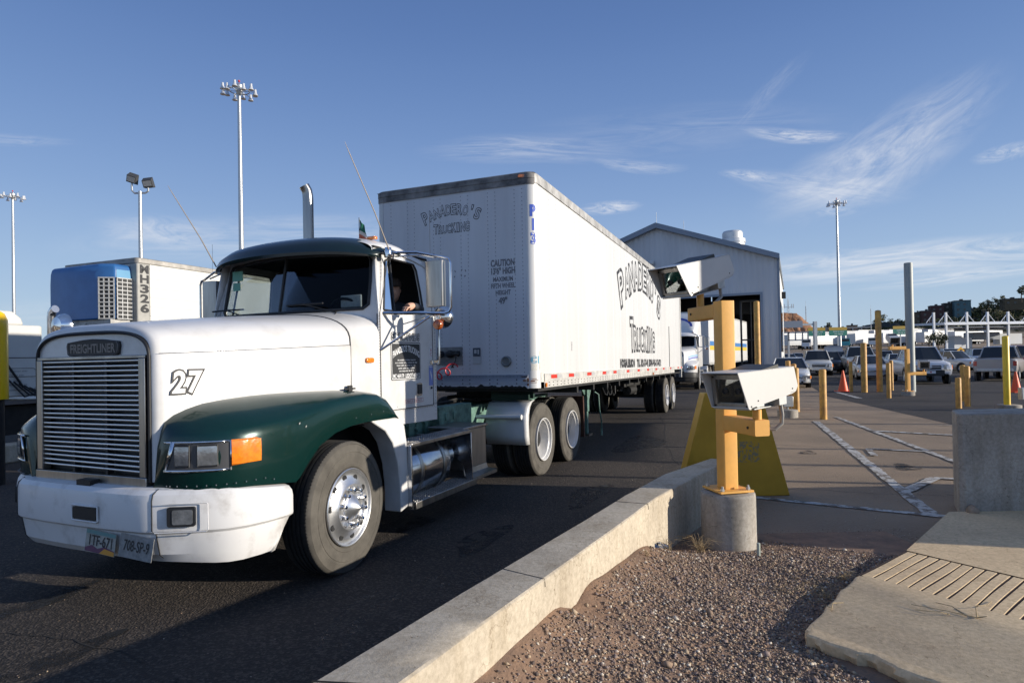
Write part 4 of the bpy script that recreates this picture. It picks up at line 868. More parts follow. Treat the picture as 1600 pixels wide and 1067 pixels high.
# chips and grime on the lower nose
m = MB()
for (x, z, w, h) in ((1.04, 1.36, .05, .018), (1.10, 1.35, .022, .05), (1.10, 1.30, .022, .03), (1.02, 1.415, .07, .008)):
    m.box(x, x + w, -.0075, -.004, z, z + h)
for (y, z, w, h) in ((-.0, 1.39, .03, .008), (.0, 1.37, .05, .006), (.01, 1.34, .045, .006), (.02, 1.36, .03, .01)):
    a = .9 + y * 10; cx, cy = W2 - RC + (RC + .0015) * math.cos(a), RC - (RC + .0015) * math.sin(a); T = Matrix.Translation((cx, cy, z)) @ Matrix.Rotation(-a, 4, 'Z'); m.box(-.001, .001, -w, w, -h / 2, h / 2, 0, T)
m.build('paint_chip', 'rust', trl)
m = MB(); pts = [(-1.1, 1.262)]
for k in range(90): pts.append((-1.1 + k * .0245, 1.285 + .022 * rnd.random() + (.03 if k in (12, 13, 14, 30, 31, 62, 63, 77) else 0) * rnd.random()))
pts.append((1.1, 1.262)); m.add([(x, -.0058, z) for x, z in pts], [tuple(range(len(pts)))]); m.build('grime_band', 'grime', trl)
# lettering
def vletter(mb, s, cx, cz, size, mi=0, a=.72, **k):
    nx, ny = math.cos(a), -math.sin(a); org = (W2 - RC + (RC + .0) * nx, RC + (RC + .0) * ny, cz)
m = MB()
for k, ch in enumerate('P13'):
    a = .80; vs, fs = text_tris(ch, .20, .012)
    x0 = min(p[0] for p in vs); x1 = max(p[0] for p in vs)
    out = []
    for p in vs:
        th = a - (p[0] - (x0 + x1) / 2) * .78 / RC; out.append((W2 - RC + (RC + .0022) * math.cos(th), RC - (RC + .0022) * math.sin(th), 3.545 - k * .185 + p[1]))
    m.add(out, fs)
m.build('lettering', 'blue_ink', trl)
m = MB()
for k, ch in enumerate('CI'):
    vs, fs = text_tris(ch, .12, .008); a = .95 - k * .55
    m.add([(W2 - RC + (RC + .0022) * math.cos(a - p[0] * .9 / RC), RC - (RC + .0022) * math.sin(a - p[0] * .9 / RC), 1.60 + p[1]) for p in vs], fs)
m.build('lettering', 'teal_ink', trl)
def curved_patch(mb, a0, a1, z0, z1, mi=0): mb.grid([[(W2 - RC + (RC + .002) * math.cos(a), RC - (RC + .002) * math.sin(a), z0), (W2 - RC + (RC + .002) * math.cos(a), RC - (RC + .002) * math.sin(a), z1)] for a in [a0 + (a1 - a0) * k / 5 for k in range(6)]], mi)
m = MB(); curved_patch(m, 1.25, .55, 1.50, 1.585); curved_patch(m, .3, .02, 1.50, 1.76); m.box(W2 - .004, W2 + .001, .14, .30, 1.34, 1.47); m.build('paper_label', mat('aged label', (.62, .61, .55), .6, 0, .2, 40), trl)
m = MB(); fx, fz = (1, 0, 0), (0, 0, 1)
def comic(mb, txt, org, u, v, size, fit, bend, out_w, fill, rng, hvar=.25):
    """hand painted outlined capitals, each letter with its own height and lean, on an arch"""
    org, u, v = Vector(org), Vector(u), Vector(v); n = u.cross(v); tot_ = len(txt); step = fit / tot_
    for i, ch in enumerate(txt):
        if ch == ' ': continue
        t = (i + .5) / tot_ * 2 - 1; cx = t * fit / 2; cy = bend * (1 - t * t); lean = -t * bend * 2.0 / fit * 1.6 + rng.uniform(-.06, .06); hs = 1 + (.22 if i in (0,) else 0) + rng.uniform(-.1, .12)
        for off, mi, lift in ((out_w, 0, .002), (0, 1, .0035)):
            vs, fs = text_tris(ch, size, off)
            x0 = min(p[0] for p in text_tris(ch, size, 0)[0]); x1 = max(p[0] for p in text_tris(ch, size, 0)[0]); k = min(1.35, step * (.86 if ch not in "I'" else .4) / max(1e-3, x1 - x0)) if ch not in "'" else 1
            P_ = []
            for p in vs:
                x = (p[0] - (x0 + x1) / 2) * k; y = p[1] * hs; c_, s_ = math.cos(lean), math.sin(lean); P_.append(org + u * (cx + x * c_ - y * s_) + v * (cy + x * s_ + y * c_) + n * lift)
            mb.add(P_, fs, mi)
rg = random.Random(3)
comic(m, "PANADERO'S", (0, .004, 3.56), fx, fz, .20, .84, .12, .010, 1, rg); comic(m, 'TRUCKING', (.005, .004, 3.43), fx, fz, .16, .56, .0, .009, 1, rg)
m.build('lettering', ['ink', 'trailer_front'], trl)
m = MB()
for k, (tx, sz, w_) in enumerate((('CAUTION', .125, .35), ("13'6'' HIGH", .115, .35), ('MAXIMUM', .085, .29), ('FIFTH WHEEL', .09, .35), ('HEIGHT', .085, .22), ("49''", .115, .13))):
    letter(m, tx, (.77, .004, (2.905, 2.80, 2.70, 2.61, 2.52, 2.40)[k]), fx, fz, sz, 0, .006 if sz > .1 else .003, fit=w_)
for dx, ch in ((.0, 'O'), (.16, 'O')):
    for q in range(4):
        a0 = q * PI / 2 + .35; m.add([(.02 + dx + rr * .048 * math.cos(a0 + j * .28) * 1, .0015, 2.85 + rr * .062 * math.sin(a0 + j * .28)) for j, rr in ((0, 1), (1, 1), (2, 1), (2, .72), (1, .72), (0, .72))], [(0, 1, 4, 5), (1, 2, 3, 4)])
m.build('stencilled_lettering', mat('worn stencil ink', (.05, .05, .055), .7, 0, 0, 60, col2=(.30, .30, .32)), trl)
m = MB(); sx_ = (0, 1, 0)
comic(m, "PANADERO'S", (W2 - .008, 7.5, 2.72), sx_, fz, .86, 4.9, .62, .066, 1, rg); comic(m, 'TRUCKING', (W2 - .008, 7.5, 1.88), sx_, fz, .72, 3.1, .0, .060, 1, rg)
letter(m, 'NOGALES.SON    TEL. 312-17-60, EX/44-631-317-4172', (W2 - .008, 7.45, 1.50), sx_, fz, .22, 0, .020, fit=5.1)
m.build('lettering', ['ink', 'trailer'], trl)
m = MB(); m.box(W2 - .006, W2 + .004, 11.55, 11.585, 1.27, 2.66); m.build('post_seam', 'black', trl)
m = MB(); m.box(W2 - .007, W2 - .004, 1.55, 1.62, 1.78, 1.92); m.build('small_stencil', mat('pale stencil', (.55, .55, .55), .6, 0, .5, 60), trl)
# underside, rear frame, landing gear, wheels
m = MB(); m.box(-W2 + .03, W2 - .03, .1, TL_ - .05, 1.22, 1.26)
for y in range(2, 14): m.box(-W2 + .05, W2 - .05, y - .04, y + .04, 1.12, 1.22)
for s in (-1, 1): m.box(s * .40, s * .50, 8.6, 13.6, .95, 1.13)
m.build('floor_frame', 'frame_black', trl)
m = MB(); m.box(-W2, W2, TL_, TL_ + .03, 1.2, ZT); m.box(W2 - .08, W2 + .012, TL_ - .06, TL_ + .05, 1.08, ZT - .02); m.box(-W2 - .012, -W2 + .08, TL_ - .06, TL_ + .05, 1.08, ZT - .02)
m.box(-.9, .9, TL_, TL_ + .06, .56, .66); m.box(.75, .82, TL_, TL_ + .05, .6, 1.25); m.box(-.82, -.75, TL_, TL_ + .05, .6, 1.25); m.build('rear_frame', 'rub', trl, bevel=.005)
for s in (1, -1):
    m = MB(); X = s * .95
    m.box(X - .055, X + .055, 3.24, 3.35, .72, 1.24); m.box(X - .04, X + .04, 3.255, 3.335, .32, .78); m.prism([(2.95, 1.24), (3.75, 1.24), (3.65, 1.12), (3.40, 1.02), (3.2, 1.02), (3.02, 1.14)], 'x', X - .01, X + .012)
    lg_ = m.build('landing_leg', 'green_frame', trl, bevel=.006)
    m = MB(); m.tube([(X, 3.62, 1.15), (X, 3.32, .70)], .022, 8); m.build('brace', 'green_frame', lg_)
    m = MB(); m.box(X - .09, X + .09, 3.2, 3.42, .285, .32); m.tube([(X, 3.3, .32), (X, 3.3, .37)], .03, 8); m.build('foot', 'steel', lg_)
m = MB(); m.tube([(1.0, 3.75, 1.05), (1.06, 3.80, 1.0), (1.07, 3.82, .72), (1.07, 3.95, .50), (1.07, 3.95, .28)], .014, 7); m.tube([(1.07, 3.95, .36), (1.07, 3.95, .22)], .02, 7); m.build('crank_handle', 'green_frame', trl)
m = MB(); 
for k in range(3): m.tube([(1.0, 4.2 + k * .35, 1.2), (1.05, 4.35 + k * .35, .98 - .03 * k), (1.03, 4.6 + k * .35, .95), (1.0, 4.8 + k * .3, 1.18)], .011, 6)
m.build('hanging_hose', 'black', trl)
m = MB(); 
for y in (11.1, 12.4): m.lathe([(.07, -.85), (.07, .85)], 'x', c=(0, y, .62), n=14); m.box(.35, .55, y - .5, y + .5, .72, .95); m.box(-.55, -.35, y - .5, y + .5, .72, .95)
m.lathe([(.0001, 8.9), (.12, 8.92), (.12, 9.7), (.0001, 9.72)], 'y', c=(.5, 0, .85), n=16); m.box(.2, .5, 9.9, 10.2, .7, 1.1); m.build('axle', 'frame_black', trl)
for y in (11.1, 12.4):
    make_wheel('w', trl, (1.075, y, .625), 0, True); make_wheel('w', trl, (-1.075, y, .625), PI, True)
# red coiled air line from the nose to the cab
m = MB(); A = Vector((.08, -.07, 1.72)); B = Vector((-.35, -.95, 1.35)); pts = [A, A + Vector((.0, -.05, -.10))]
p0 = A + Vector((.0, -.06, -.16)); 
for k in range(70):
    t = k / 69; c = p0.lerp(B, t) + Vector((0, 0, -.07 * math.sin(t * PI))); a = t * 2 * PI * 7; pts.append(c + Vector((.055 * math.cos(a), .02 * math.cos(a), .062 * math.sin(a))))
m.tube(pts[2:], .0105, 6); al = m.build('air_line', mat('red hose', (.50, .03, .04), .4), trl)
m = MB(); m.tube([(.09, -.07, 1.73), (.085, -.09, 1.64), (.04, -.12, 1.55), p0], .009, 6); m.tube([(-.10, -.08, 1.72), (-.16, -.10, 1.70), (-.20, -.15, 1.60), (-.23, -.2, 1.48), (-.30, -.5, 1.40)], .008, 6); m.build('black_lead', 'black', al)
# ---------------------------------------------------------------- ground
def H(x, y):
    r = math.hypot(x * .6, y)
    z = max(0.0, min(y, 230) - 80) * .028
    z += 9.0 / (1 + math.exp(-(y - 290) / 28)) if y > 100 else 0
    return z + (math.sin(x * .021 + 1) * math.sin(y * .017) * 1.6 * min(1, max(0, (y - 160) / 120)))
def structure(o): o['kind'] = 'structure'; return o
def asphalt_mat(name, c1, c2, patch, speck=.5):
    m = bpy.data.materials.new(name); m.use_nodes = True; N, L = m.node_tree.nodes, m.node_tree.links; b = N['Principled BSDF']
    t = N.new('ShaderNodeTexCoord'); n1 = N.new('ShaderNodeTexNoise'); n1.inputs['Scale'].default_value = patch; n1.inputs['Detail'].default_value = 6; L.new(t.outputs['Object'], n1.inputs['Vector'])
    r1 = N.new('ShaderNodeValToRGB'); L.new(n1.outputs['Fac'], r1.inputs[0]); r1.color_ramp.elements[0].position = .35; r1.color_ramp.elements[0].color = (*c2, 1); r1.color_ramp.elements[1].position = .65; r1.color_ramp.elements[1].color = (*c1, 1)
    v = N.new('ShaderNodeTexVoronoi'); v.inputs['Scale'].default_value = 70; L.new(t.outputs['Object'], v.inputs['Vector'])
    hs = N.new('ShaderNodeSeparateColor'); L.new(v.outputs['Color'], hs.inputs[0])
    mr = N.new('ShaderNodeMapRange'); mr.inputs['From Min'].default_value = .55; mr.inputs['From Max'].default_value = 1; mr.inputs['To Max'].default_value = speck; L.new(hs.outputs[0], mr.inputs[0])
    mx = N.new('ShaderNodeMix'); mx.data_type = 'RGBA'; L.new(mr.outputs[0], mx.inputs[0]); L.new(r1.outputs[0], mx.inputs[6]); mx.inputs[7].default_value = (.30, .24, .19, 1); L.new(mx.outputs[2], b.inputs['Base Color'])
    b.inputs['Roughness'].default_value = .9; b.inputs['Specular IOR Level'].default_value = .25
    n2 = N.new('ShaderNodeTexNoise'); n2.inputs['Scale'].default_value = 60; n2.inputs['Detail'].default_value = 3; L.new(t.outputs['Object'], n2.inputs['Vector'])
    ad = N.new('ShaderNodeMath'); ad.operation = 'ADD'; L.new(v.outputs['Distance'], ad.inputs[0]); L.new(n2.outputs['Fac'], ad.inputs[1])
    bp = N.new('ShaderNodeBump'); bp.inputs['Distance'].default_value = .006; bp.inputs['Strength'].default_value = .9; L.new(ad.outputs[0], bp.inputs['Height']); L.new(bp.outputs[0], b.inputs['Normal'])
    MATS[name] = m; return m
ASP = asphalt_mat('sun bleached asphalt', (.31, .228, .152), (.222, .165, .112), .7)
ASP2 = asphalt_mat('dark lane asphalt', (.045, .041, .040), (.030, .028, .028), .5, .2)
ASP3 = asphalt_mat('truck lane asphalt', (.050, .041, .034), (.030, .026, .023), .6, .22)
xs_ = [-1500, -800, -400, -200, -120, -60, -30, -15, 0, 15, 30, 45, 60, 80, 100, 120, 140, 160, 180, 200, 220, 250, 280, 320, 380, 450, 600, 900, 1500]
ys_ = [-80, -30, 0, 20, 40, 60, 75, 80, 90, 105, 120, 140, 160, 180, 200, 220, 235, 250, 265, 280, 295, 310, 330, 360, 400, 500, 700, 1000, 2000]
m = MB(); m.grid([[(x, y, H(x, y)) for x in xs_] for y in ys_]); g = structure(m.build('ground', ASP))
far_g = mat('dry scrub ground', (.17, .12, .075), .95, 0, .0, .05, col2=(.07, .065, .035), bump=.3, bscale=.4)
m = MB(); fy = [y for y in ys_ if y >= 235]; m.grid([[(x, y, H(x, y) + .25) for x in xs_] for y in fy]); structure(m.build('terrain', far_g))
# the truck lane, left of the kerb, and the darker lanes on the right
LK = [(-2.10, .10), (-.80, 2.45), (-.297, 3.357), (.545, 4.838), (.973, 5.616), (1.574, 6.617), (2.351, 7.545)]
RK = [(-1.78, .10), (-.461, 2.40), (-.056, 3.147), (.80, 4.70), (1.235, 5.50), (1.66, 6.15), (2.52, 7.42)]
LK = [(x * .935, y * .935) for x, y in LK]; RK = [(x * .935, y * .935) for x, y in RK]
m = MB(); m.add([(-14, -3, .004), (-2.9, -3, .004)] + [(x, y, .004) for x, y in LK] + [(3.7, 11.2, .004), (5.4, 15.5, .004), (18, 46, .004), (4, 60, .004), (-14, 16, .004)], [tuple(range(14))]); structure(m.build('road', ASP3))
m = MB(); m.add([(9.4, 6, .004), (9.2, 11.2, .004), (10.6, 17.6, .004), (12.0, 24, .004), (19, 42, .004), (30, 74, .004), (90, 74, .004), (90, 6, .004)], [tuple(range(8))]); structure(m.build('road', ASP2))
# kerb
KH = .50
def offs(P, Q, t): return [(lerp(a[0], b[0], t), lerp(a[1], b[1], t)) for a, b in zip(P, Q)]
def sub_(P, n=6):
    out = []
    for a, b in zip(P[:-1], P[1:]):
        for k in range(n): out.append((lerp(a[0], b[0], k / n), lerp(a[1], b[1], k / n)))
    return out + [P[-1]]
m = MB(); Ls, Rs = sub_(LK), sub_(RK); rows = []
for (a, b) in zip(Ls, Rs):
    c = ((a[0] + b[0]) / 2, (a[1] + b[1]) / 2); row = []
    for t, z in ((-.10, -.05), (-.03, KH - .03), (.0, KH - .008), (.04, KH), (.5, KH + .002), (.955, KH), (.99, KH - .007), (1.0, KH - .025), (1.0, KH - .2), (1.0, -.05)):
        row.append((lerp(a[0], b[0], t) + rnd.uniform(-.0015, .0015), lerp(a[1], b[1], t), z + rnd.uniform(-.001, .001)))
    rows.append(row)
m.grid(rows); m.add(rows[-1], [tuple(range(10))]); kb = structure(m.build('kerb', 'conc', angle=28))
m = MB()
for jn, (f_) in enumerate((1.0, 2.25, 3.72)):
    i = int(f_); t = f_ - i; a = (lerp(LK[i][0], LK[i + 1][0], t), lerp(LK[i][1], LK[i + 1][1], t)); b = (lerp(RK[i][0], RK[i + 1][0], t), lerp(RK[i][1], RK[i + 1][1], t))
    m.tube([(a[0] - .005, a[1] - .005, KH - .02), (a[0], a[1], KH + .001), (lerp(a[0], b[0], .4), lerp(a[1], b[1], .45), KH + .003), (b[0], b[1], KH + .001), (b[0] + .002, b[1] - .002, KH - .02), (b[0] + .003, b[1] - .002, KH - (.30 if jn == 0 else .04))], (.0045, .0016, .0022)[jn], 5)
structure(m.build('kerb_joint', 'grime'))
# far kerb on the other side of the lane
m = MB(); T = Matrix.Translation((-8.75, 11.2, 0)) @ Matrix.Rotation(-.40, 4, 'Z'); m.box(-.35, 0, -14, 6, 0, .33, 0, T); structure(m.build('far_kerb', 'conc', bevel=.03))
# gravel bed
def seg_d(px, py, P):
    best = 9
    for a, b in zip(P[:-1], P[1:]):
        dx, dy = b[0] - a[0], b[1] - a[1]; t = max(0, min(1, ((px - a[0]) * dx + (py - a[1]) * dy) / (dx * dx + dy * dy))); d = math.hypot(px - a[0] - t * dx, py - a[1] - t * dy); best = min(best, d)
    return best
def gh(x, y):
    d = seg_d(x, y, RK); n = (math.sin(x * 5.1 + y * 2) + math.sin(y * 6.3 - x * 3.1) + math.sin(x * 11 + y * 9) * .5) * .006
    k = max(0, min(1, (5.5 - y) / 1.6)); h = .035 + .26 * math.exp(-d / .42) * (.35 + .65 * k) + n
    e = max(0, min(1, (5.35 - y) / .5)); h = h * e + .006
    hole = math.exp(-(((x - .34) / .16) ** 2 + ((y - 3.62) / .14) ** 2)) * .07
    return h - hole
GP = [(-1.65, .15)] + [(x + .0, y) for x, y in RK[1:5]] + [RK[5]] + [(1.45, 5.75), (2.2, 5.62), (3.12, 5.0), (2.86, 4.66), (2.30, 4.28), (1.62, 3.55), (1.66, 3.15), (2.1, 2.5), (2.6, 1.2), (3.0, .15)]
def inside(x, y, P):
    c = False; j = len(P) - 1
    for i in range(len(P)):
        if (P[i][1] > y) != (P[j][1] > y) and x < (P[j][0] - P[i][0]) * (y - P[i][1]) / (P[j][1] - P[i][1]) + P[i][0]: c = not c
        j = i
    return c
m = MB(); rows = []
for j in range(90):
    y = .2 + j * .063; a = None
    xl = [p for p in ()]
    # left limit: middle of the kerb
    for (p, q) in zip(Rs[:-1], Rs[1:]):
        if p[1] <= y <= q[1]: a = lerp(p[0], q[0], (y - p[1]) / (q[1] - p[1])) - .06
    if a is None: a = -.0
    rows.append([(lerp(a, 3.4, i / 70), y, gh(lerp(a, 3.4, i / 70), y)) for i in range(71)])
m.grid(rows)
soil = mat('red brown soil', (.29, .175, .105), .95, 0, .0, 5, col2=(.17, .11, .075), bump=.006, bscale=60); structure(m.build('gravel_bed', soil))
def stones(name, pts, sizes, cols, seed=1):
    """many small angular stones as one mesh"""
    r_ = np.random.RandomState(seed); n = len(pts); base = np.array([(1, 0, -.3), (-.5, .87, -.3), (-.5, -.87, -.3), (.5, .87, .2), (-1, 0, .3), (.5, -.87, .25), (.1, .1, .9), (-.2, .3, .75)], float)
    faces = np.array([(0, 3, 6), (3, 7, 6), (3, 1, 7), (1, 4, 7), (4, 6, 7), (4, 5, 6), (5, 0, 6), (0, 1, 3), (1, 2, 4), (2, 5, 4), (2, 0, 5), (0, 2, 1)])
    V = base[None] * r_.uniform(.55, 1.25, (n, 8, 3)); ang = r_.uniform(0, 2 * PI, n); c, s_ = np.cos(ang), np.sin(ang); tl = r_.uniform(-.7, .7, (n, 1))
    V[:, :, 2] += V[:, :, 0] * tl * .7; X = V[:, :, 0] * c[:, None] - V[:, :, 1] * s_[:, None]; Y = V[:, :, 0] * s_[:, None] + V[:, :, 1] * c[:, None]; V[:, :, 0] = X; V[:, :, 1] = Y; V[:, :, 2] *= .72
    V = V * np.array(sizes)[:, None, None] + np.array(pts)[:, None, :]
    Fc = (faces[None] + (np.arange(n) * 8)[:, None, None]).reshape(-1, 3); me = bpy.data.meshes.new(name); me.vertices.add(n * 8); me.vertices.foreach_set('co', V.reshape(-1)); me.loops.add(len(Fc) * 3); me.loops.foreach_set('vertex_index', Fc.reshape(-1).astype(np.int32))
    me.polygons.add(len(Fc)); me.polygons.foreach_set('loop_start', np.arange(len(Fc), dtype=np.int32) * 3); me.polygons.foreach_set('loop_total', np.full(len(Fc), 3, np.int32))
    for cc in cols: me.materials.append(cc)
    me.polygons.foreach_set('material_index', np.repeat(r_.choice(len(cols), n, p=[.34, .26, .18, .14, .08][:len(cols)]), 12).astype(np.int32)); me.update(calc_edges=True); me.validate()
    o = bpy.data.objects.new(name, me); COL.objects.link(o); return o
gm = [mat('stone ' + n_, c_, .85, 0, .2, 40) for n_, c_ in (('brown', (.27, .185, .125)), ('mauve', (.235, .175, .15)), ('dark', (.11, .08, .065)), ('tan', (.40, .30, .20)), ('pale', (.55, .48, .39)))]
rr = random.Random(11); pts = []; sz = []
while len(pts) < 56000:
    y = .9 + 4.75 * rr.random() ** .9; x = rr.uniform(-.9, 3.15)
    if not inside(x, y, GP): continue
    d = seg_d(x, y, RK)
    if d < .03 or rr.random() > min(1, .38 + d * 1.9 + .3 * math.sin(x * 6 + y * 4)): continue
    if y > 5.05 and rr.random() < .6: continue
    if math.hypot(x - 1.845, y - 5.46) < .26: continue
    s = rr.choice((.004, .005, .006, .007, .008, .009, .011, .015)) * rr.uniform(.65, 1.05) * (2.0 if rr.random() < .014 else 1); pts.append((x, y, gh(x, y) + s * .2)); sz.append(s)
o = stones('gravel', pts, sz, gm); tag(o, 'brown and mauve crushed stone on the bed beside the concrete kerb', 'gravel', kind='stuff')
pts = []; sz = []
while len(pts) < 1500:
    x, y = rr.uniform(2.0, 3.6), rr.uniform(4.4, 5.9); s = rr.uniform(.003, .007); pts.append((x, y, .004)); sz.append(s)
for k in range(2600):
    x, y = rr.uniform(-5, 9), rr.uniform(2.5, 12); s = rr.uniform(.0025, .006)
    if not inside(x, y, GP): pts.append((x, y, .006)); sz.append(s)
o = stones('scattered_grit', pts, sz, gm, 5); tag(o, 'small loose stones and grit lying on the asphalt', 'grit', kind='stuff')
# sidewalk: broken slab, ribbed ramp, upper slab
O2 = Vector((2.36, 4.36, 0)); av = Vector((.757, .653, 0)); bv = Vector((.52, -.854, 0)).normalized()
edge = [(2.30, 4.30), (2.04, 4.02), (1.82, 3.76), (1.60, 3.52), (1.575, 3.45), (1.63, 3.36), (1.72, 3.25), (1.80, 3.19), (1.83, 3.07), (1.93, 2.93), (2.06, 2.72), (2.4, 2.0), (2.7, 1.2), (3.0, .3)]
ed = []
for a, b in zip(edge[:-1], edge[1:]):
    for k in range(5): t = k / 5; qn = len(ed) * .9; ed.append((lerp(a[0], b[0], t) + .005 * math.sin(qn * 1.3) + .003 * math.sin(qn * 2.9), lerp(a[1], b[1], t) + .005 * math.sin(qn * 1.7 + 1)))
ed.append(edge[-1]); inner = [O2 + bv * (k * .0) for k in range(1)]
m = MB(); n = len(ed); rows = []
for lvl, (dz, ins) in enumerate(((.0, .09), (.03, .03), (.06, .012), (.09, .0), (.112, .006), (.121, .02), (.125, .06))):
    rows.append([(x + ins * .8 + .008 * math.sin(i * 1.1 + lvl * 1.3) * (lvl < 4), y + ins * .3 + .007 * math.sin(i * 1.7 + lvl * 1.1) * (lvl < 4), dz) for i, (x, y) in enumerate(ed)])
m.grid(rows); top = rows[-1]; P1 = O2 + bv * 5.2
m.add(list(top) + [(P1.x, P1.y - 1.5, .125), (P1.x, P1.y, .125), (O2.x + .06, O2.y - .06, .125)], [tuple(range(n + 3))]); sl_ = structure(m.build('sidewalk', 'slab', angle=30))
m = MB(); A0 = O2
def quad3(a, b, c, d, mb, mi=0): mb.add([a, b, c, d], [(0, 1, 2, 3)], mi)
m.add([O2 + Vector((0, 0, .116)), O2 + av * .95 + Vector((0, 0, .080)), O2 + av * .95 + bv * 5 + Vector((0, 0, .080)), O2 + bv * 5 + Vector((0, 0, .116))], [(0, 1, 2, 3)], 1)
for k in range(64):
    p = O2 + bv * (.02 + k * .076); rows = []
    for i in range(12):
        t = i / 11; q = p + av * (.004 + .93 * t) + bv * (.003 * math.sin(t * 5 + k)); z0 = lerp(.114, .078, t); rows.append([q + bv * dd + Vector((0, 0, z0 + hh)) for dd, hh in ((0, 0), (.001, .005), (.003, .006), (.060, .006), (.062, .005), (.063, 0))])
    m.grid(rows, 0, False)
structure(m.build('ribbed_ramp', ['slab', mat('red dust groove', (.035, .016, .012), .95)]))
m = MB(); p = O2 + av * .955; m.add([(p.x, p.y, .0), (p.x, p.y, .085), (p.x + bv.x * 5, p.y + bv.y * 5, .085), (9, 5.0, .085), (9, 6.3, .06), (4.3, 6.25, .06), (4.3, 6.25, 0), (3.35, 5.08, .0)], [(1, 2, 3, 4, 5), (0, 1, 5, 6)]); structure(m.build('upper_sidewalk', 'slab'))
# painted lines
def paint_mat():
    m = bpy.data.materials.new('worn road paint'); m.use_nodes = True; N, L = m.node_tree.nodes, m.node_tree.links; b = N['Principled BSDF']; t = N.new('ShaderNodeTexCoord')
    n = N.new('ShaderNodeTexNoise'); n.inputs['Scale'].default_value = 7; n.inputs['Detail'].default_value = 10; n.inputs['Roughness'].default_value = .75; L.new(t.outputs['Object'], n.inputs['Vector'])
    r = N.new('ShaderNodeValToRGB'); L.new(n.outputs['Fac'], r.inputs[0]); r.color_ramp.elements[0].position = .45; r.color_ramp.elements[0].color = (.15, .12, .09, 1); r.color_ramp.elements[1].position = .53; r.color_ramp.elements[1].color = (.50, .48, .44, 1)
    L.new(r.outputs[0], b.inputs['Base Color']); b.inputs['Roughness'].default_value = .8; MATS['worn road paint'] = m; return m
PM = paint_mat()
SZ = [.008]
def stripe(mb, pts, w, seg=.12):
    SZ[0] += .0006
    P_ = [Vector((*p, 0)) for p in pts]; rows = []
    for a, b in zip(P_[:-1], P_[1:]):
        SZ[0] += .0003; L_ = (b - a).length; nn = max(2, int(L_ / seg)); d = (b - a).normalized(); nrm = Vector((-d.y, d.x, 0))
        rows = [[a.lerp(b, k / nn) + nrm * (w / 2 + rr.uniform(-.012, .012)) + Vector((0, 0, SZ[0])), a.lerp(b, k / nn) - nrm * (w / 2 + rr.uniform(-.012, .012)) + Vector((0, 0, SZ[0]))] for k in range(nn + 1)]
        mb.grid(rows, 0, False)
m = MB(); stripe(m, [(2.55, 7.42), (4.45, 6.16)], .11); stripe(m, [(7.35, 15.3), (4.20, 6.36)], .14); structure(m.build('road_marking', PM))
m = MB(); stripe(m, [(8.3, 16.2), (6.35, 8.6)], .11); structure(m.build('road_marking', PM))
m = MB(); stripe(m, [(4.52, 7.35), (5.45, 8.18), (6.1, 7.85)], .13); structure(m.build('road_marking', PM))
m = MB(); stripe(m, [(5.72, 10.0), (6.05, 10.75), (6.75, 10.35)], .10); stripe(m, [(7.5, 13.2), (8.6, 12.2)], .16); stripe(m, [(9.3, 14.0), (10.4, 13.2)], .05); structure(m.build('road_marking', PM))
m = MB(); stripe(m, [(12.4, 22.5), (13.6, 26.5)], .2); stripe(m, [(10, 36), (30, 34)], .12); stripe(m, [(10, 40), (34, 38)], .12); stripe(m, [(12.2, 15.2), (15.6, 16.0)], .1); stripe(m, [(12, 15.8), (15.4, 16.7)], .1); structure(m.build('road_marking', PM))
def stain_mat(name, col, lo, hi, sc):
    m = bpy.data.materials.new(name); m.use_nodes = True; N, L = m.node_tree.nodes, m.node_tree.links; b = N['Principled BSDF']; b.inputs['Base Color'].default_value = (*col, 1); b.inputs['Roughness'].default_value = .8; t = N.new('ShaderNodeTexCoord')
    n = N.new('ShaderNodeTexNoise'); n.inputs['Scale'].default_value = sc; n.inputs['Detail'].default_value = 8; n.inputs['Roughness'].default_value = .7; L.new(t.outputs['Object'], n.inputs['Vector']); r = N.new('ShaderNodeMapRange'); r.inputs['From Min'].default_value = lo; r.inputs['From Max'].default_value = hi; L.new(n.outputs['Fac'], r.inputs[0]); L.new(r.outputs[0], b.inputs['Alpha']); MATS[name] = m; return m
for off_, P_ in ((0, [(-1.15, 3.6), (-1.17, 3.92), (-1.12, 4.3), (-.95, 4.62), (-.55, 4.85), (.1, 5.0)]), (.1, [(-1.0, 3.6), (-1.02, 3.9), (-.96, 4.25), (-.80, 4.5), (-.4, 4.72)])):
    m = MB(); m.grid([[(x - .035, y + .02, .0062 + off_ * .004), (x + .035, y - .02, .0062 + off_ * .004)] for x, y in sub_(P_, 5)], 0, False); structure(m.build('tyre_mark', stain_mat('dust mark %.1f' % off_, (.20, .16, .12), .52, .72, 22)))
oil = stain_mat('oil stain', (.010, .010, .010), .42, .60, 5)
for k_, (x, y, r0, r1) in enumerate(((-3.4, 4.4, .5, .12), (-2.6, 3.6, .35, .10), (-1.9, 3.1, .22, .10), (-.3, 5.8, .5, .16), (.9, 7.6, .7, .2), (-1.0, 6.4, .3, .12), (2.4, 12, 1.2, .4), (5.6, 9.0, .3, .16), (4.9, 10.5, .22, .12))):
    m = MB(); rows = [[(x + f * (r0 * math.cos(a) * .39 - r1 * math.sin(a) * .92) * (1 + .2 * math.sin(a * 3 + k_)), y + f * (r0 * math.cos(a) * .92 + r1 * math.sin(a) * .39) * (1 + .2 * math.sin(a * 3 + k_)), .0070) for a in [q * PI / 10 for q in range(20)]] for f in (.02, .5, 1)]; m.grid(rows, 0, False, close=True); structure(m.build('oil_stain', oil))
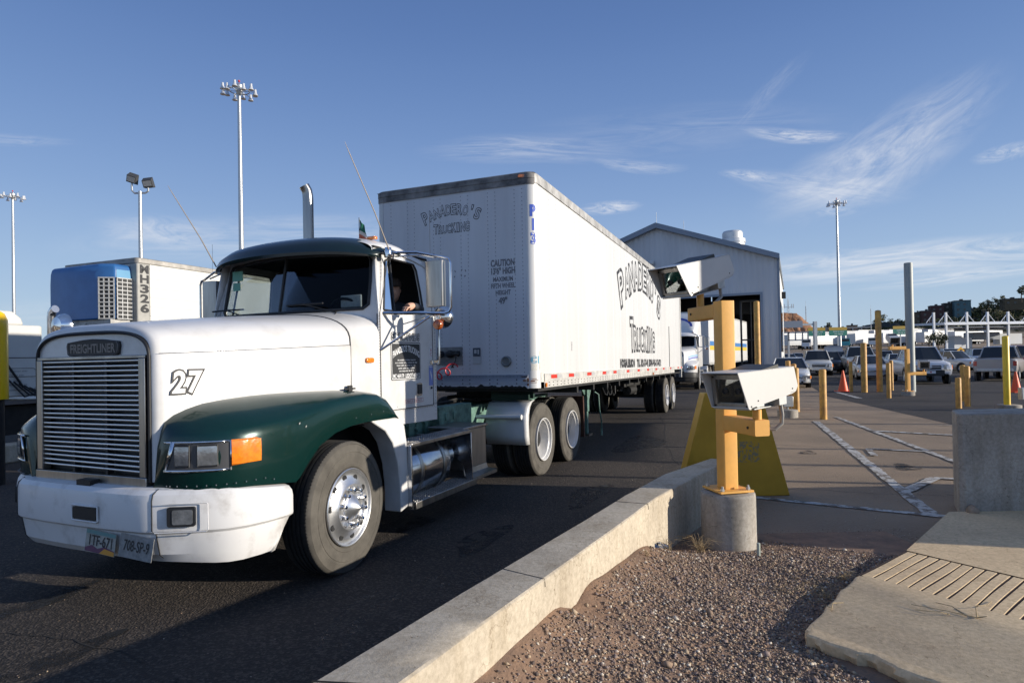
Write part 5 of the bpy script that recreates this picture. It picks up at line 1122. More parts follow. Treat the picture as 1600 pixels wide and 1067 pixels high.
# cracks in the paving
m = MB()
for P_ in ([(3.0, 7.6), (3.5, 7.7), (4.3, 7.3), (5.0, 7.2), (5.2, 6.8)], [(2.5, 9.6), (2.9, 12.0), (3.5, 14.5), (4.0, 17), (5.4, 21)], [(3.2, 12.3), (5.6, 11.0), (7.2, 9.9)], [(-3.5, 4.0), (-2.9, 3.9), (-2.0, 3.5)], [(3.2, 8.6), (4.6, 9.3), (6.2, 9.2)]):
    q = []
    for a, b in zip(P_[:-1], P_[1:]):
        for k in range(9): t = k / 9; q.append((lerp(a[0], b[0], t) + rr.uniform(-.03, .03), lerp(a[1], b[1], t) + rr.uniform(-.03, .03), .0075))
    rows = [[(x - .006, y - .002, z), (x + .007, y + .003, z)] for x, y, z in q]; m.grid(rows, 0, False)
structure(m.build('pavement_crack', mat('crack fill', (.02, .018, .016), .9)))
# ---------------------------------------------------------------- small things on the gravel
def rock(name, loc, size, label, cat='rock', sc=(1, 1, 1), m_='stone pale'):
    bm = bmesh.new(); bmesh.ops.create_icosphere(bm, subdivisions=3, radius=size)
    for v in bm.verts: v.co = Vector((v.co.x * sc[0], v.co.y * sc[1], v.co.z * sc[2])) * (1 + .10 * math.sin(v.co.x * 40 + 1) * math.sin(v.co.y * 50) + rr.uniform(-.02, .02))
    me = bpy.data.meshes.new(name); bm.to_mesh(me); bm.free(); me.materials.append(MATS[m_]); me.polygons.foreach_set('use_smooth', [True] * len(me.polygons)); o = bpy.data.objects.new(name, me); COL.objects.link(o); o.location = loc; tag(o, label, cat); return o
mat('tan rock', (.36, .27, .19), .9, 0, .3, 20, bump=.003, bscale=60)
r1 = rock('rock', (.30, 3.80, gh(.30, 3.80) + .012), .05, 'tan oblong rock lying at the foot of the lit kerb', sc=(1.7, .8, .6), m_='tan rock'); r1.rotation_euler = (0, .1, -.4)
r2 = rock('rock', (.12, 3.58, gh(.12, 3.58) + .01), .022, 'small brown stone by the hollow under the kerb', sc=(1.2, 1, .8), m_='stone brown')
mat('dry straw', (.42, .31, .17), .9, 0, .4, 30)
def tuft(loc, n, L_, label, spread=1.0):
    m = MB()
    for k in range(n):
        a = rr.uniform(0, 2 * PI); l = L_ * rr.uniform(.4, 1); lean = rr.uniform(.2, 1.1) * spread; p0 = Vector((rr.uniform(-.03, .03), rr.uniform(-.03, .03), 0)); d = Vector((math.cos(a) * lean, math.sin(a) * lean, 1)).normalized(); p1 = p0 + d * l * .6; p2 = p1 + Vector((math.cos(a) * lean, math.sin(a) * lean, .1 - .5 * rr.random())).normalized() * l * .4
        m.tube([p0, p1, p2], [.0016, .0012, .0005], 3, cap=False)
    o = m.build('grass_tuft', 'dry straw'); o.location = loc; tag(o, label, 'dry grass', 'dry grass tufts on the gravel bed'); return o
tuft((1.52, 5.18, gh(1.52, 5.18)), 46, .28, 'tangled dry grass at the foot of the concrete pedestal', 1.3); tuft((1.22, 5.05, gh(1.22, 5.05)), 16, .22, 'sparse dry stalks between the kerb end and the pedestal')
tuft((2.28, 4.42, gh(2.28, 4.42)), 34, .14, 'pale dry grass clump near the corner of the ribbed ramp', 1.2); tuft((2.02, 4.12, gh(2.02, 4.12)), 26, .09, 'low straw along the broken edge of the sidewalk slab', 1.8); tuft((.95, 4.6, gh(.95, 4.6)), 12, .10, 'few green brown stalks against the sunlit kerb')
for q_, (gx_, gy_) in enumerate(((.75, 3.3), (1.35, 4.0), (.55, 4.15), (1.9, 4.75), (1.1, 2.7), (2.35, 4.95))): tuft((gx_, gy_, gh(gx_, gy_)), 7, .055, 'tiny dry sprig in the open gravel, ' + ('lowest in the picture', 'in the middle of the bed', 'close to the sunlit kerb', 'between pedestal and slab', 'near the bottom edge centre', 'by the asphalt edge')[q_], 1.6)
tuft((3.6, 9.6, 0), 14, .12, 'weeds growing from a crack beside the white line')
m = MB()
for k in range(420):
    x = 2.05 + rr.gauss(0, .16); y = 4.22 + rr.gauss(0, .13)
    if not inside(x, y, GP): continue
    a = rr.uniform(0, PI); l = rr.uniform(.01, .035); z = gh(x, y) + rr.uniform(.004, .015); m.tube([(x, y, z), (x + l * math.cos(a), y + l * math.sin(a), z + rr.uniform(-.004, .008))], .0013, 3, cap=False)
tag(m.build('straw_litter', 'dry straw'), 'dry straw and leaf litter gathered by the sidewalk corner', 'litter', kind='stuff')
m = MB(); tz = .131
for P_ in ([(2.62, 3.60), (2.48, 3.66), (2.36, 3.78)], [(2.62, 3.60), (2.70, 3.72), (2.78, 3.74), (2.90, 3.86)], [(2.50, 3.655), (2.44, 3.64), (2.33, 3.70)], [(2.62, 3.60), (2.655, 3.57)], [(2.58, 3.63), (2.56, 3.72), (2.52, 3.80)]): m.tube([(x, y, tz + .02 * math.sin(i * 1.3)) for i, (x, y) in enumerate(P_)], [.004] + [.0022] * (len(P_) - 1), 5)
tag(m.build('fallen_twig', 'dry straw'), 'forked dry twig lying on the broken sidewalk slab', 'twig')
m = MB(); m.tube([(1.86, 3.74, .135), (1.90, 3.80, .15), (1.98, 3.83, .14)], .003, 5); m.tube([(1.87, 3.75, .14), (1.86, 3.80, .135)], .002, 4); tag(m.build('fallen_twig', 'dry straw'), 'small curled twig near the left edge of the slab', 'twig')
m = MB(); m.lathe([(.014, 0), (.014, .13), (.010, .135), (.0001, .135)], 'z', n=12); o = m.build('marker_stub', mat('pale green plastic', (.36, .40, .34), .6)); o.location = (1.93, 5.02, gh(1.93, 5.02) - .03); tag(o, 'short pale plastic stub standing in the gravel before the pedestal', 'stub')
m = MB(); rows = [[(math.cos(a) * r_ * rr.uniform(.8, 1.2), math.sin(a) * r_ * .7, z * rr.uniform(.6, 1.3)) for a in [k * PI / 6 for k in range(12)]] for r_, z in ((.09, .0), (.10, .03), (.06, .055), (.01, .05))]; m.grid(rows, close=True); o = m.build('plastic_bag', glass_mat('clear film', (.8, .8, .8), .5, .2)); o.location = (1.15, 5.12, gh(1.15, 5.12)); tag(o, 'crumpled clear plastic bag on the gravel by the kerb', 'plastic bag')
# ---------------------------------------------------------------- camera post
def housing(par, T):
    """weather hood with a window at the front end; lens looks along local -y"""
    m = MB(); w = .155; pr = [(-.47, .275), (.38, .275), (.435, .115), (.40, .075), (.34, .06), (-.335, .0)]
    for s in (-1, 1): m.prism(pr, 'x', s * w, s * (w - .006), 0, T)
    m.box(-w, w, -.47, .38, .270, .276, 0, T); m.prism([(.38, .276), (.435, .115), (.43, .112), (.375, .272)], 'x', -w, w, 0, T); m.prism([(.40, .075), (-.335, 0), (-.335, .006), (.40, .081)], 'x', -w, w, 0, T); h = m.build('housing', 'camwhite', par, bevel=.003)
    m = MB(); T2 = T @ Matrix.Translation((0, -.33, .128)) @ Matrix.Rotation(.12, 4, 'X')
    m.box(-.145, -.115, 0, .03, -.128, .125, 0, T2); m.box(.115, .145, 0, .03, -.128, .125, 0, T2); m.box(-.115, .115, 0, .03, .09, .125, 0, T2); m.box(-.115, .115, 0, .03, -.128, -.095, 0, T2); m.box(-.15, .15, -.004, .03, -.142, -.128, 0, T2)
    fr = m.build('window_frame', 'steel', h, bevel=.002)
    for x in (-.13, .13):
        for z in (-.112, .108): b_ = MB(); b_.lathe([(.008, .0), (.008, -.006), (.0001, -.007)], 'y', c=(x, 0, z), n=8, T=T2); b_.build('screw', 'frame_black', fr)
    m = MB(); m.box(-.115, .115, .014, .018, -.095, .09, 0, T2); m.build('window_glass', 'lensglass', fr)
    m = MB(); m.box(-.14, .14, .035, .5, -.12, .12, 0, T2); m.build('inner_case', mat('dark olive case', (.03, .028, .022), .5), h)
    for x in (-.045, .06):
        m = MB(); m.box(x - .038, x + .038, .025, .035, -.045, .04, 0, T2); c_ = m.build('camera_module', mat('tan bracket', (.22, .17, .10), .5), h)
        m = MB(); m.lathe([(.024, .024), (.024, .006), (.018, .004), (.015, .012), (.0001, .014)], 'y', c=(x, 0, -.003), n=18, T=T2); m.build('lens', 'black', c_)
    m = MB()
    for y, z in ((-.20, .05), (.34, .10), (-.3, .015)): m.lathe([(.006, w), (.006, w + .004), (.0001, w + .005)], 'x', c=(0, y, z), n=8, T=T)
    m.build('screw', 'frame_black', h)
    m = MB(); m.box(-.10, .10, -.16, .22, -.028, -.018, 0, T); m.box(-.04, .06, -.05, .24, -.02, .012, 0, T); m.box(-.05, .05, .12, .24, -.02, .055, 0, T); m.box(.06, .15, .13, .25, -.018, .065, 0, T); m.build('mounting_plate', 'galv', h, bevel=.003)
    return h
def camera_post(loc, rz, label, zped=.475, top=2.12, pole_col='yellow', lens=-62, arm_up=.46, arm_low=.46, low_rot=None):
    t = thing('camera_post', label, 'camera post', loc, rz)
    m = MB(); m.lathe([(.229, -.1), (.227, zped - .03), (.223, zped - .008), (.213, zped), (.0001, zped)], 'z', n=40); m.build('pedestal', 'conc_grey', t, angle=50)
    m = MB(); T = Matrix.Rotation(.0, 4, 'Z'); m.box(-.155, .155, -.155, .155, zped + .012, zped + .030, 0, T); pl = m.build('base_plate', 'yellow', t, bevel=.003)
    for x in (-.12, .12):
        for y in (-.12, .12): m = MB(); m.tube([(x, y, zped), (x, y, zped + .07)], .009, 8); m.lathe([(.019, zped + .03), (.019, zped + .05), (.0001, zped + .05)], 'z', c=(x, y, 0), n=6); m.build('anchor_bolt', 'galv', pl)
    m = MB(); a = .066; m.rbox(-a, a, -a, a, zped + .03, top, .012); po = m.build('post', pole_col, t, angle=40)
    m = MB(); m.rbox(-a + .002, a - .002, -arm_low - a, -a + .001, 1.01, 1.137, .012, axis='y'); al = m.build('lower_arm', pole_col, t, angle=40)
    m = MB(); m.rbox(-a + .002, a - .002, a - .001, arm_up + a, 1.975, 2.10, .012, axis='y'); au = m.build('upper_arm', pole_col, t, angle=40)
    m = MB(); m.lathe([(.034, 1.13), (.034, 1.232)], 'z', c=(0, -arm_low + .0, 0), n=20); m.build('stub_pipe', pole_col, al)
    m = MB(); m.lathe([(.034, 2.095), (.034, 2.225)], 'z', c=(0, arm_up - .06, 0), n=20); m.build('stub_pipe', pole_col, au)
    for A_, y, z in ((al, -arm_low + .03, 1.07), (au, arm_up - .0, 2.04)): m = MB(); m.lathe([(.011, -a + .001), (.011, -a - .006), (.0001, -a - .007)], 'x', c=(0, y, z), n=8); m.build('bolt', 'frame_black', A_)
    T1 = Matrix.Translation((0.0, -arm_low, 1.262)) @ Matrix.Rotation(R(low_rot if low_rot is not None else lens), 4, 'Z') @ Matrix.Translation((0, -.06, 0)) @ Matrix.Rotation(R(2), 4, 'X')
    T2 = Matrix.Translation((0.0, arm_up - .06, 2.250)) @ Matrix.Rotation(R(lens), 4, 'Z') @ Matrix.Translation((0, -.06, 0)) @ Matrix.Rotation(R(12), 4, 'X')
    housing(t, T1); housing(t, T2)
    m = MB(); q = T1 @ Vector((.11, .22, -.01)); m.tube([q, q + Vector((.015, 0, -.09)), q + Vector((.01, .0, -.16)), Vector((.03, -arm_low - .03, 1.075)) + Vector((.12, .02, -.02)), (.066, -arm_low + .02, 1.06)], .016, 8); m.build('conduit', mat('grey conduit', (.25, .24, .22), .5), t)
    m = MB(); q = T2 @ Vector((.11, .22, -.01)); m.tube([q, q + Vector((.01, -.0, -.09)), (.03, arm_up - .22, 2.10)], .015, 8); m.build('conduit', mat('grey conduit', (.25, .24, .22), .5), t)
    return t
camera_post((1.845, 5.46, .0), R(12), 'near orange-yellow post with two white camera housings on a round concrete pedestal')
camera_post((14.83, 23.62, -.25), R(92), 'distant yellow post with camera housings beside the tall grey pole', zped=.40, top=2.0, lens=-112, arm_up=.62, arm_low=.62, low_rot=-120)
# mustard wedge at the kerb end
m = MB(); y0 = 7.36; bx = (1140 - 800) / 982.7 * y0 + .02; 
def wedge(d0, d1): m.add([(bx - .65, d0, 0), (bx + .65, d0, 0), (bx + .34, d0, 1.21), (bx - .32, d0, 1.21), (bx - .65, d1, 0), (bx + .65, d1, 0), (bx + .34, d1, 1.21), (bx - .32, d1, 1.21)], [(0, 1, 2, 3), (5, 4, 7, 6), (0, 3, 7, 4), (1, 5, 6, 2), (3, 2, 6, 7), (0, 4, 5, 1)])
wedge(y0, y0 + .22); wb = m.build('barrier_end', 'olive_board', bevel=.012); tag(wb, 'mustard yellow tapered barrier end standing behind the camera post at the kerb end', 'barrier')
m = MB(); m.box(bx + .05, bx + .30, y0 - .002, y0 - .001, .40, .64); o = m.build('scuff', mat('scuffed paint', (.20, .17, .10), .8, 0, 0, 30, col2=(.46, .265, .012), thr=(.45, .55)), wb)
# concrete barrier on the right
m = MB(); m.prism([(4.46, 6.24), (4.43, 6.29), (4.68, 6.72), (4.8, 6.78), (9.8, 6.78), (9.8, 6.22)], 'z', 0, 1.02); o = m.build('concrete_barrier', 'conc_grey', bevel=.012, bseg=2, angle=12); tag(o, 'big grey concrete block wall at the right edge of the sidewalk', 'barrier')
rk = rock('broken_chunk', (4.50, 6.21, .07), .075, 'broken concrete wedge against the corner of the grey barrier', 'concrete chunk', sc=(.7, .9, .8), m_='tan rock')
# ---------------------------------------------------------------- bollards, cones, poles
def bollard(x, y, h, r, label, colr='bollard', cap=True, z=0, group='yellow bollards along the lanes'):
    m = MB(); m.lathe([(r, -.1), (r, h - r * .35), (r * .9, h - r * .12), (r * .6, h), (.0001, h + r * .12)], 'z', n=20); o = m.build('bollard', colr, angle=50); o.location = (x, y, z); tag(o, label, 'bollard', group); return o
bollard(7.76, 15.75, 1.25, .085, 'nearest orange yellow bollard, alone on the brown asphalt beyond the white line')
bollard(14.53, 26.0, 2.04, .115, 'tall yellow bollard with dark domed cap in front of the tall white pickup')
bollard(14.25, 26.5, 1.27, .07, 'short yellow bollard standing against the left orange cone')
bollard(15.28, 26.2, 3.39, .115, 'highest mustard yellow post, on a bolted foot in the lanes')
bollard(13.44, 22.5, 1.26, .075, 'front one of two short bollards just left of the distant camera post'); bollard(16.2, 26.9, 1.29, .07, 'rear one of two short bollards just left of the distant camera post')
bollard(12.74, 18.0, .88, .075, 'shortest and leftmost of three bollards before the white pickup'); bollard(14.63, 20.45, 1.18, .075, 'middle one of three clustered bollards before the white pickup'); bollard(13.4, 18.56, 1.19, .08, 'right one of three clustered bollards before the white pickup')
bollard(13.6, 17.33, 2.03, .08, 'bright lemon yellow post on a low round concrete base', 'lemon'); bollard(14.95, 18.2, 1.2, .08, 'yellow bollard cut by the right edge of the picture')
bollard(12.22, 31.3, 4.3, .14, 'tall yellow pipe post guarding the right side of the shed doorway')
bollard(8.15, 18.6, 1.45, .07, 'thin yellow post nearest the small grey junction box'); bollard(8.45, 18.9, 1.35, .075, 'thin yellow post behind the small grey junction box'); bollard(8.10, 18.0, 1.25, .085, 'rust topped bollard to the right of the junction box')
m = MB(); m.lathe([(.29, 0), (.29, .13), (.27, .14), (.0001, .14)], 'z', n=28); o = m.build('footing', 'conc_grey', angle=50); o.location = (13.62, 17.3, 0); tag(o, 'low round concrete footing around the lemon yellow post', 'footing')
m = MB(); m.box(-.16, .16, -.08, .08, .30, .62); o = m.build('utility_box', 'galv', bevel=.01); o.location = (13.86, 17.0, 0); tag(o, 'grey utility box beside the lemon yellow post', 'box')
bxo = thing('junction_box', 'small grey junction box on a round concrete drum in the asphalt', 'junction box', (7.15, 16.4, 0)); m = MB(); m.lathe([(.25, 0), (.25, .19), (.235, .20), (.0001, .20)], 'z', n=30); m.build('drum', 'conc_grey', bxo, angle=50); m = MB(); m.box(-.12, .13, -.06, .06, .28, .55); m.box(-.02, .02, -.02, .02, .2, .3); m.build('box', 'galv', bxo, bevel=.008)
def cone(x, y, h, label):
    t = thing('traffic_cone', label, 'traffic cone', (x, y, 0), 0, 'orange traffic cones'); m = MB(); r0 = h * .22; m.lathe([(r0, .03), (.03, h), (.02, h + .005), (.0001, h + .005)], 'z', n=20); m.build('cone', mat('traffic orange', (.85, .10, .02), .5), t, angle=50); m = MB(); m.box(-r0 * 1.35, r0 * 1.35, -r0 * 1.35, r0 * 1.35, 0, .035); m.build('foot', mat('traffic orange', (.85, .10, .02), .5), t, bevel=.008)
cone(14.10, 26.85, .90, 'orange traffic cone touching a short yellow bollard'); cone(19.35, 24.2, .80, 'dull red orange cone beside the lemon yellow post')
m = MB(); m.lathe([(.16, 0), (.16, 5.25), (.15, 5.29), (.0001, 5.29)], 'z', n=24); o = m.build('grey_pole', mat('grey steel pole', (.33, .35, .33), .5, .1, .2, 2, streak=True), angle=50); o.location = (16.36, 25.83, 0); o.rotation_euler = (0, R(.0), 0); tag(o, 'thick bare grey pole without a lamp beside the distant camera post', 'pole')
# high mast lights
def high_mast(x, y, h, label, n=12, R0=1.55, k=1.0):
    t = thing('high_mast_light', label, 'light mast', (x, y, H(x, y)), 0, 'high mast lights over the yard'); m = MB(); m.lathe([(.30 * k, 0), (.17 * k, h - .6)], 'z', n=16); m.build('mast', 'galv', t)
    m = MB(); m.tube([(R0 * .62 * math.cos(a * PI / 12), R0 * .62 * math.sin(a * PI / 12), h - .25) for a in range(25)], .05, 6)
    for a in range(6): m.tube([(0, 0, h - .3), (R0 * math.cos(a * PI / 3 + .2), R0 * math.sin(a * PI / 3 + .2), h - .3)], .035, 5)
    m.lathe([(.18, h - .7), (.30, h - .4), (.42, h), (.40, h + .28), (.2, h + .42), (.0001, h + .42)], 'z', n=16); m.build('lamp_ring', 'galv', t)
    for q in range(n):
        a = 2 * PI * q / n + .15; cx, cy = R0 * math.cos(a), R0 * math.sin(a); m = MB(); m.lathe([(.12, .22), (.14, .10), (.16, .02), (.27, -.20), (.26, -.22), (.0001, -.20)], 'z', n=12, c=(cx, cy, h - .35 + (.12 if q % 2 else -.12))); m.lathe([(.0001, .42), (.11, .40), (.12, .22)], 'z', n=10, c=(cx, cy, h - .35 + (.12 if q % 2 else -.12))); m.build('lamp_head', mat('satin lamp housing', (.62, .62, .61), .35, .35), t)
    m = MB(); m.lathe([(.02, h + .4), (.02, h + .62), (.10, h + .66), (.10, h + .8), (.0001, h + .84)], 'z', n=10); m.build('beacon', 'red', t)
high_mast(-26.95, 63, 29.4, 'tallest high mast light, rising behind the white truck cab'); high_mast(-82.3, 104, 29.7, 'far high mast light at the left edge beyond the yellow bollard', n=10); high_mast(62.6, 120, 29.3, 'high mast light to the right of the metal shed', n=10)
t = thing('floodlight_pole', 'pole with two square floodlights on a U bracket behind the refrigerated trailer', 'light pole', (-20.35, 34.6, 0)); m = MB(); m.lathe([(.15, 0), (.09, 11.3)], 'z', n=14); m.build('pole', 'galv', t)
m = MB(); m.tube([(-.45, 0, 11.75), (-.45, 0, 11.35), (-.3, 0, 11.2), (.3, 0, 11.2), (.45, 0, 11.3), (.45, 0, 11.6)], .05, 8); m.build('bracket', 'galv', t)
for x, z, ry in ((-.40, 12.0, .35), (.46, 11.75, -.1)):
    m = MB(); T = Matrix.Translation((x, 0, z)) @ Matrix.Rotation(ry, 4, 'Y') @ Matrix.Rotation(.35, 4, 'X'); m.prism([(-.14, -.22), (.12, -.28), (.12, .28), (-.14, .16)], 'x', -.26, .26, 0, T); f = m.build('floodlight', mat('dark floodlight case', (.05, .05, .05), .5), t); m = MB(); m.box(-.22, .22, -.155, -.142, -.16, .12, 0, T); m.build('lamp_glass', 'galv', f)
# ---------------------------------------------------------------- metal shed
SA = .421; So = Vector((14.03, 33.0, 0)) * 1.16; sh = thing('metal_shed', 'grey ribbed metal inspection shed with gable front and open truck bay', 'shed', So, -SA); sh.scale = (1.16, 1.16, 1.125)
SWd, SL, SE, SP = 12.5, 17.0, 6.79, 9.07
metal = mat('grey ribbed cladding', (.49, .50, .52), .5, .08, .10, .6, streak=True); trim = mat('slate trim', (.19, .225, .28), .45)
wmetal = mat('white side cladding', (.60, .60, .58), .45, 0, .06, 1)
def roofz(u): return lerp(SE, SP, 1 - abs(u / (SWd / 2) - 1))
bx0, bx1, bz = .88, 5.2, 4.75
m = MB(); u = 0
def ribwall(mb, u0, u1, zf0, zf1, Y=0, p=.3):
    k = u0
    while k < u1 - 1e-6:
        a = k; b = min(k + p, u1)
        for (c, d, dy) in ((0, .12, 0), (.12, .15, None), (.15, .27, -.015), (.27, .30, None)):
            x0, x1 = min(a + c, b), min(a + d, b)
            if x1 <= x0: continue
            ya = -.014 if c in (.15, .27) else 0; yb = -.014 if c in (.12, .15) else 0
            mb.add([(-x0, Y + ya, zf0(x0)), (-x1, Y + yb, zf0(x1)), (-x1, Y + yb, zf1(x1)), (-x0, Y + ya, zf1(x0))], [(0, 1, 2, 3)])
        k += p
ribwall(m, 0, bx0, lambda u: 0, roofz); ribwall(m, bx0, bx1, lambda u: bz, roofz); ribwall(m, bx1, SWd, lambda u: 0, roofz); m.build('front_wall', metal, sh)
m = MB()
for k in range(int(SL / .3)):
    y = k * .3; m.add([(0, y, 0), (0, y + .15, 0), (.03, y + .18, 0), (.03, y + .28, 0), (0, y + .3, 0), (0, y, SE), (0, y + .15, SE), (.03, y + .18, SE), (.03, y + .28, SE), (0, y + .3, SE)], [(i, i + 1, i + 6, i + 5) for i in range(4)]) if not 1.4 < y < 15.4 else [m.add([(0, y, a_), (0, y + .15, a_), (.03, y + .18, a_), (.03, y + .28, a_), (0, y + .3, a_), (0, y, b_), (0, y + .15, b_), (.03, y + .18, b_), (.03, y + .28, b_), (0, y + .3, b_)], [(i, i + 1, i + 6, i + 5) for i in range(4)]) for a_, b_ in ((0, 1.6), (4.9, SE))]
m.build('side_wall', wmetal, sh)  # wall gap added so sun reaches the trailer in the bay
m = MB(); m.box(-SWd, -SWd + .1, 0, SL, 0, SE); m.build('side_wall', metal, sh)
m = MB(); e = .35
for s_ in (0, 1):
    u0, u1 = (-.12, SWd / 2) if s_ == 0 else (SWd + .12, SWd / 2); z0 = SE - .05; m.add([(-u0, -e, z0 + .12), (-u1, -e, SP + .14), (-u1, SL, SP + .14), (-u0, SL, z0 + .12), (-u0, -e, z0 - .16), (-u1, -e, SP - .16), (-u1, SL, SP - .16), (-u0, SL, z0 - .16)], [(0, 1, 2, 3), (4, 7, 6, 5), (0, 4, 5, 1), (0, 3, 7, 4)])
m.build('roof', trim, sh)
m = MB(); m.box(-.02, .10, -.06, .10, 0, SE); m.box(-bx0, -bx0 + .12, -.06, .02, 0, bz); m.box(-bx1, -bx0 + .12, -.06, .02, bz, bz + .12); m.build('corner_trim', trim, sh)
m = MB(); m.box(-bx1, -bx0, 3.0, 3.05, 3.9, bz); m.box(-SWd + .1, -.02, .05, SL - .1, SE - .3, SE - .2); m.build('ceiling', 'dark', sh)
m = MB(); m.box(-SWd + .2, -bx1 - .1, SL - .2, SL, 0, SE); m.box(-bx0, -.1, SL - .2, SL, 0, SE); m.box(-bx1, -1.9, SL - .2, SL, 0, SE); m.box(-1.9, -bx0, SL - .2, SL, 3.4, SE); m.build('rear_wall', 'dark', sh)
m = MB(); vx, vy = -2.35, 1.9; vz = roofz(2.35) + .02; m.lathe([(.66, vz - .2), (.66, vz + .30), (.70, vz + .34), (.69, vz + .55), (.56, vz + .60), (.56, vz + .92), (.50, vz + 1.02), (.34, vz + 1.05), (.0001, vz + 1.06)], 'z', c=(vx, vy, 0), n=28); m.build('roof_vent', mat('painted vent', (.62, .62, .61), .35, .3, .1, 3), sh, angle=30)
m = MB(); m.tube([(-SWd / 2, 0, SP), (-SWd / 2, 0, SP + .8)], .012, 5); m.tube([(-4.75, 0, roofz(4.75)), (-4.75, 0, roofz(4.75) + .7)], .012, 5); m.build('lightning_rod', 'galv', sh)
m = MB(); m.lathe([(.10, 7.05), (.14, 6.98), (.16, 6.86), (.12, 6.80), (.0001, 6.76)], 'z', c=(-6.55, -.2, 0), n=14); m.box(-6.6, -6.5, -.2, 0, 6.98, 7.05); m.build('dome_camera', 'camwhite', sh)
m = MB(); m.box(.02, .28, 10.0, 10.3, 5.3, 5.75); m.build('wall_light', 'black', sh)
m = MB()
for x in (-.95, -1.95): m.box(x - .05, x + .05, 1.2, 1.3, 0, 4.4)
for z in (2.2, 4.35): m.box(-1.95, -.95, 1.2, 1.3, z, z + .08)
m.box(-1.45, -1.41, 1.2, 1.3, 0, 4.4); gt = tag(m.build('bay_gate', mat('dark steel frame', (.03, .03, .035), .5)), 'dark steel gate frame standing open inside the shed bay', 'gate'); gt.location = So; gt.rotation_euler = (0, 0, -SA); gt.scale = (1.16, 1.16, 1.16)
# ---------------------------------------------------------------- white truck coming out of the shed, with its trailer
t2 = build_tractor('semi_truck', 'white sleeper semi truck with blue emblem on its roof fairing, leaving the shed bay', (8.05, 31.3, 0), .40, hero=False, fender='white', roof='white', bumper='black', frame='frame_black', sleeper=True)
def simple_trailer(name, label, loc, az, L_=14, w=1.28, zt=4.1, zb=1.15, body='trailer', stripe=None, group=None, wheels=True, z=0):
    t = thing(name, label, 'trailer', (loc[0], loc[1], z), -az, group)
    m = MB(); m.rbox(-w, w, 0, L_, zb, zt, .06, axis='y'); m.build('body', body, t, angle=30, bevel=.0)
    m = MB()
    for s in (1, -1): m.box(s * w, s * (w + .012), .1, L_ - .05, zb - .02, zb + .12); m.box(s * w, s * (w + .012), .1, L_ - .05, zt - .10, zt - .005)
    m.box(-.5, .5, 3, L_ - .3, zb - .22, zb - .02); m.build('rail', 'rail', t)
    if stripe:
        m = MB(); m.box(w + .001, w + .005, .3, L_ - .3, 1.95, 2.2, 0); m.box(w + .001, w + .005, .3, L_ - .3, 2.2, 2.45, 1); m.build('side_stripe', [mat('stripe yellow', (.6, .40, .03), .5), mat('stripe blue', (.04, .16, .40), .5)], t)
    if wheels:
        m = MB()
        for y in (L_ - 2.9, L_ - 1.6):
            for s in (1, -1): w_ = MB(); w_.lathe([(.3, s * 1.20), (.5, s * 1.20), (.52, s * 1.15), (.52, s * .62), (.3, s * .6)], 'x', c=(0, y, .52), n=20); w_.lathe([(.3, s * 1.2), (.26, s * 1.08), (.0001, s * 1.08)], 'x', c=(0, y, .52), n=16, mi=1); w_.build('wheel', ['tread', 'white'], t)
        m.box(-1.0, -.85, 2.5, 2.65, .1, zb); m.box(.85, 1.0, 2.5, 2.65, .1, zb); m.build('landing_leg', 'frame_black', t)
    return t
az2 = .40; p2 = Vector((8.05, 31.3, 0)) + Vector((math.sin(az2), math.cos(az2), 0)) * 4.3
simple_trailer('box_trailer', 'white trailer with blue and yellow stripe inside the shed bay behind the sleeper truck', p2, .50, stripe=True)
# ---------------------------------------------------------------- refrigerated trailer on the left and its tractor
RF = Vector((-9.526, 14.576, 0)); ra = .391
rt = thing('refrigerated_trailer', 'white refrigerated trailer marked MH326 with blue cooling unit on its nose', 'trailer', RF, -ra)
m = MB(); wv = 1.25; LR = 15; wall = mat('reefer panel white', (.62, .61, .57), .45, 0, .12, .8, streak=True)
for s in (1, -1):
    z0, z1 = 1.25, 4.0
    m.add([(s * wv, .30, z0), (s * wv, LR, z0), (s * wv, LR, z1), (s * wv, .30, z1)], [(0, 1, 2, 3)])
m.add([(-wv, .0, 1.25), (wv, 0, 1.25), (wv, 0, 4.0), (-wv, 0, 4.0)], [(0, 1, 2, 3)]); m.add([(-wv, LR, 1.25), (wv, LR, 1.25), (wv, LR, 4.0), (-wv, LR, 4.0)], [(0, 1, 2, 3)]); m.build('body', wall, rt)
m = MB()
for k in range(12):
    z = 1.5 + k * .215; m.box(wv, wv + .006, .3, LR, z, z + .022)
m.build('panel_rib', wall, rt)
m = MB()
for y in (2.3, 4.2, 6.1, 8.0, 9.9): 
    for k in range(22): m.lathe([(.011, 0), (.0001, .006)], 'x', c=(wv + .001, y + rr.uniform(-.01, .01), 1.45 + k * .115), n=5)
m.build('rivets', 'rivet grey', rt)
m = MB(); m.box(wv - .25, wv + .012, -.02, .30, 1.2, 3.98); m.build('corner_post', mat('corner grey', (.36, .35, .32), .5, 0, .2, 4), rt, bevel=.03); m = MB(); m.box(-wv - .01, -wv + .25, -.02, .30, 1.2, 3.98); m.build('corner_post', mat('corner grey', (.36, .35, .32), .5, 0, .2, 4), rt, bevel=.03)
m = MB(); m.rbox(-wv - .014, wv + .016, -.03, LR, 3.97, 4.10, .10, seg=4); m.build('roof_cap', mat('roof cap', (.34, .32, .29), .5, .2, .35, 3), rt, bevel=.02)
m = MB(); m.box(wv, wv + .02, .3, LR, 1.15, 1.38); m.build('bottom_rail', 'rub', rt)
m = MB(); 
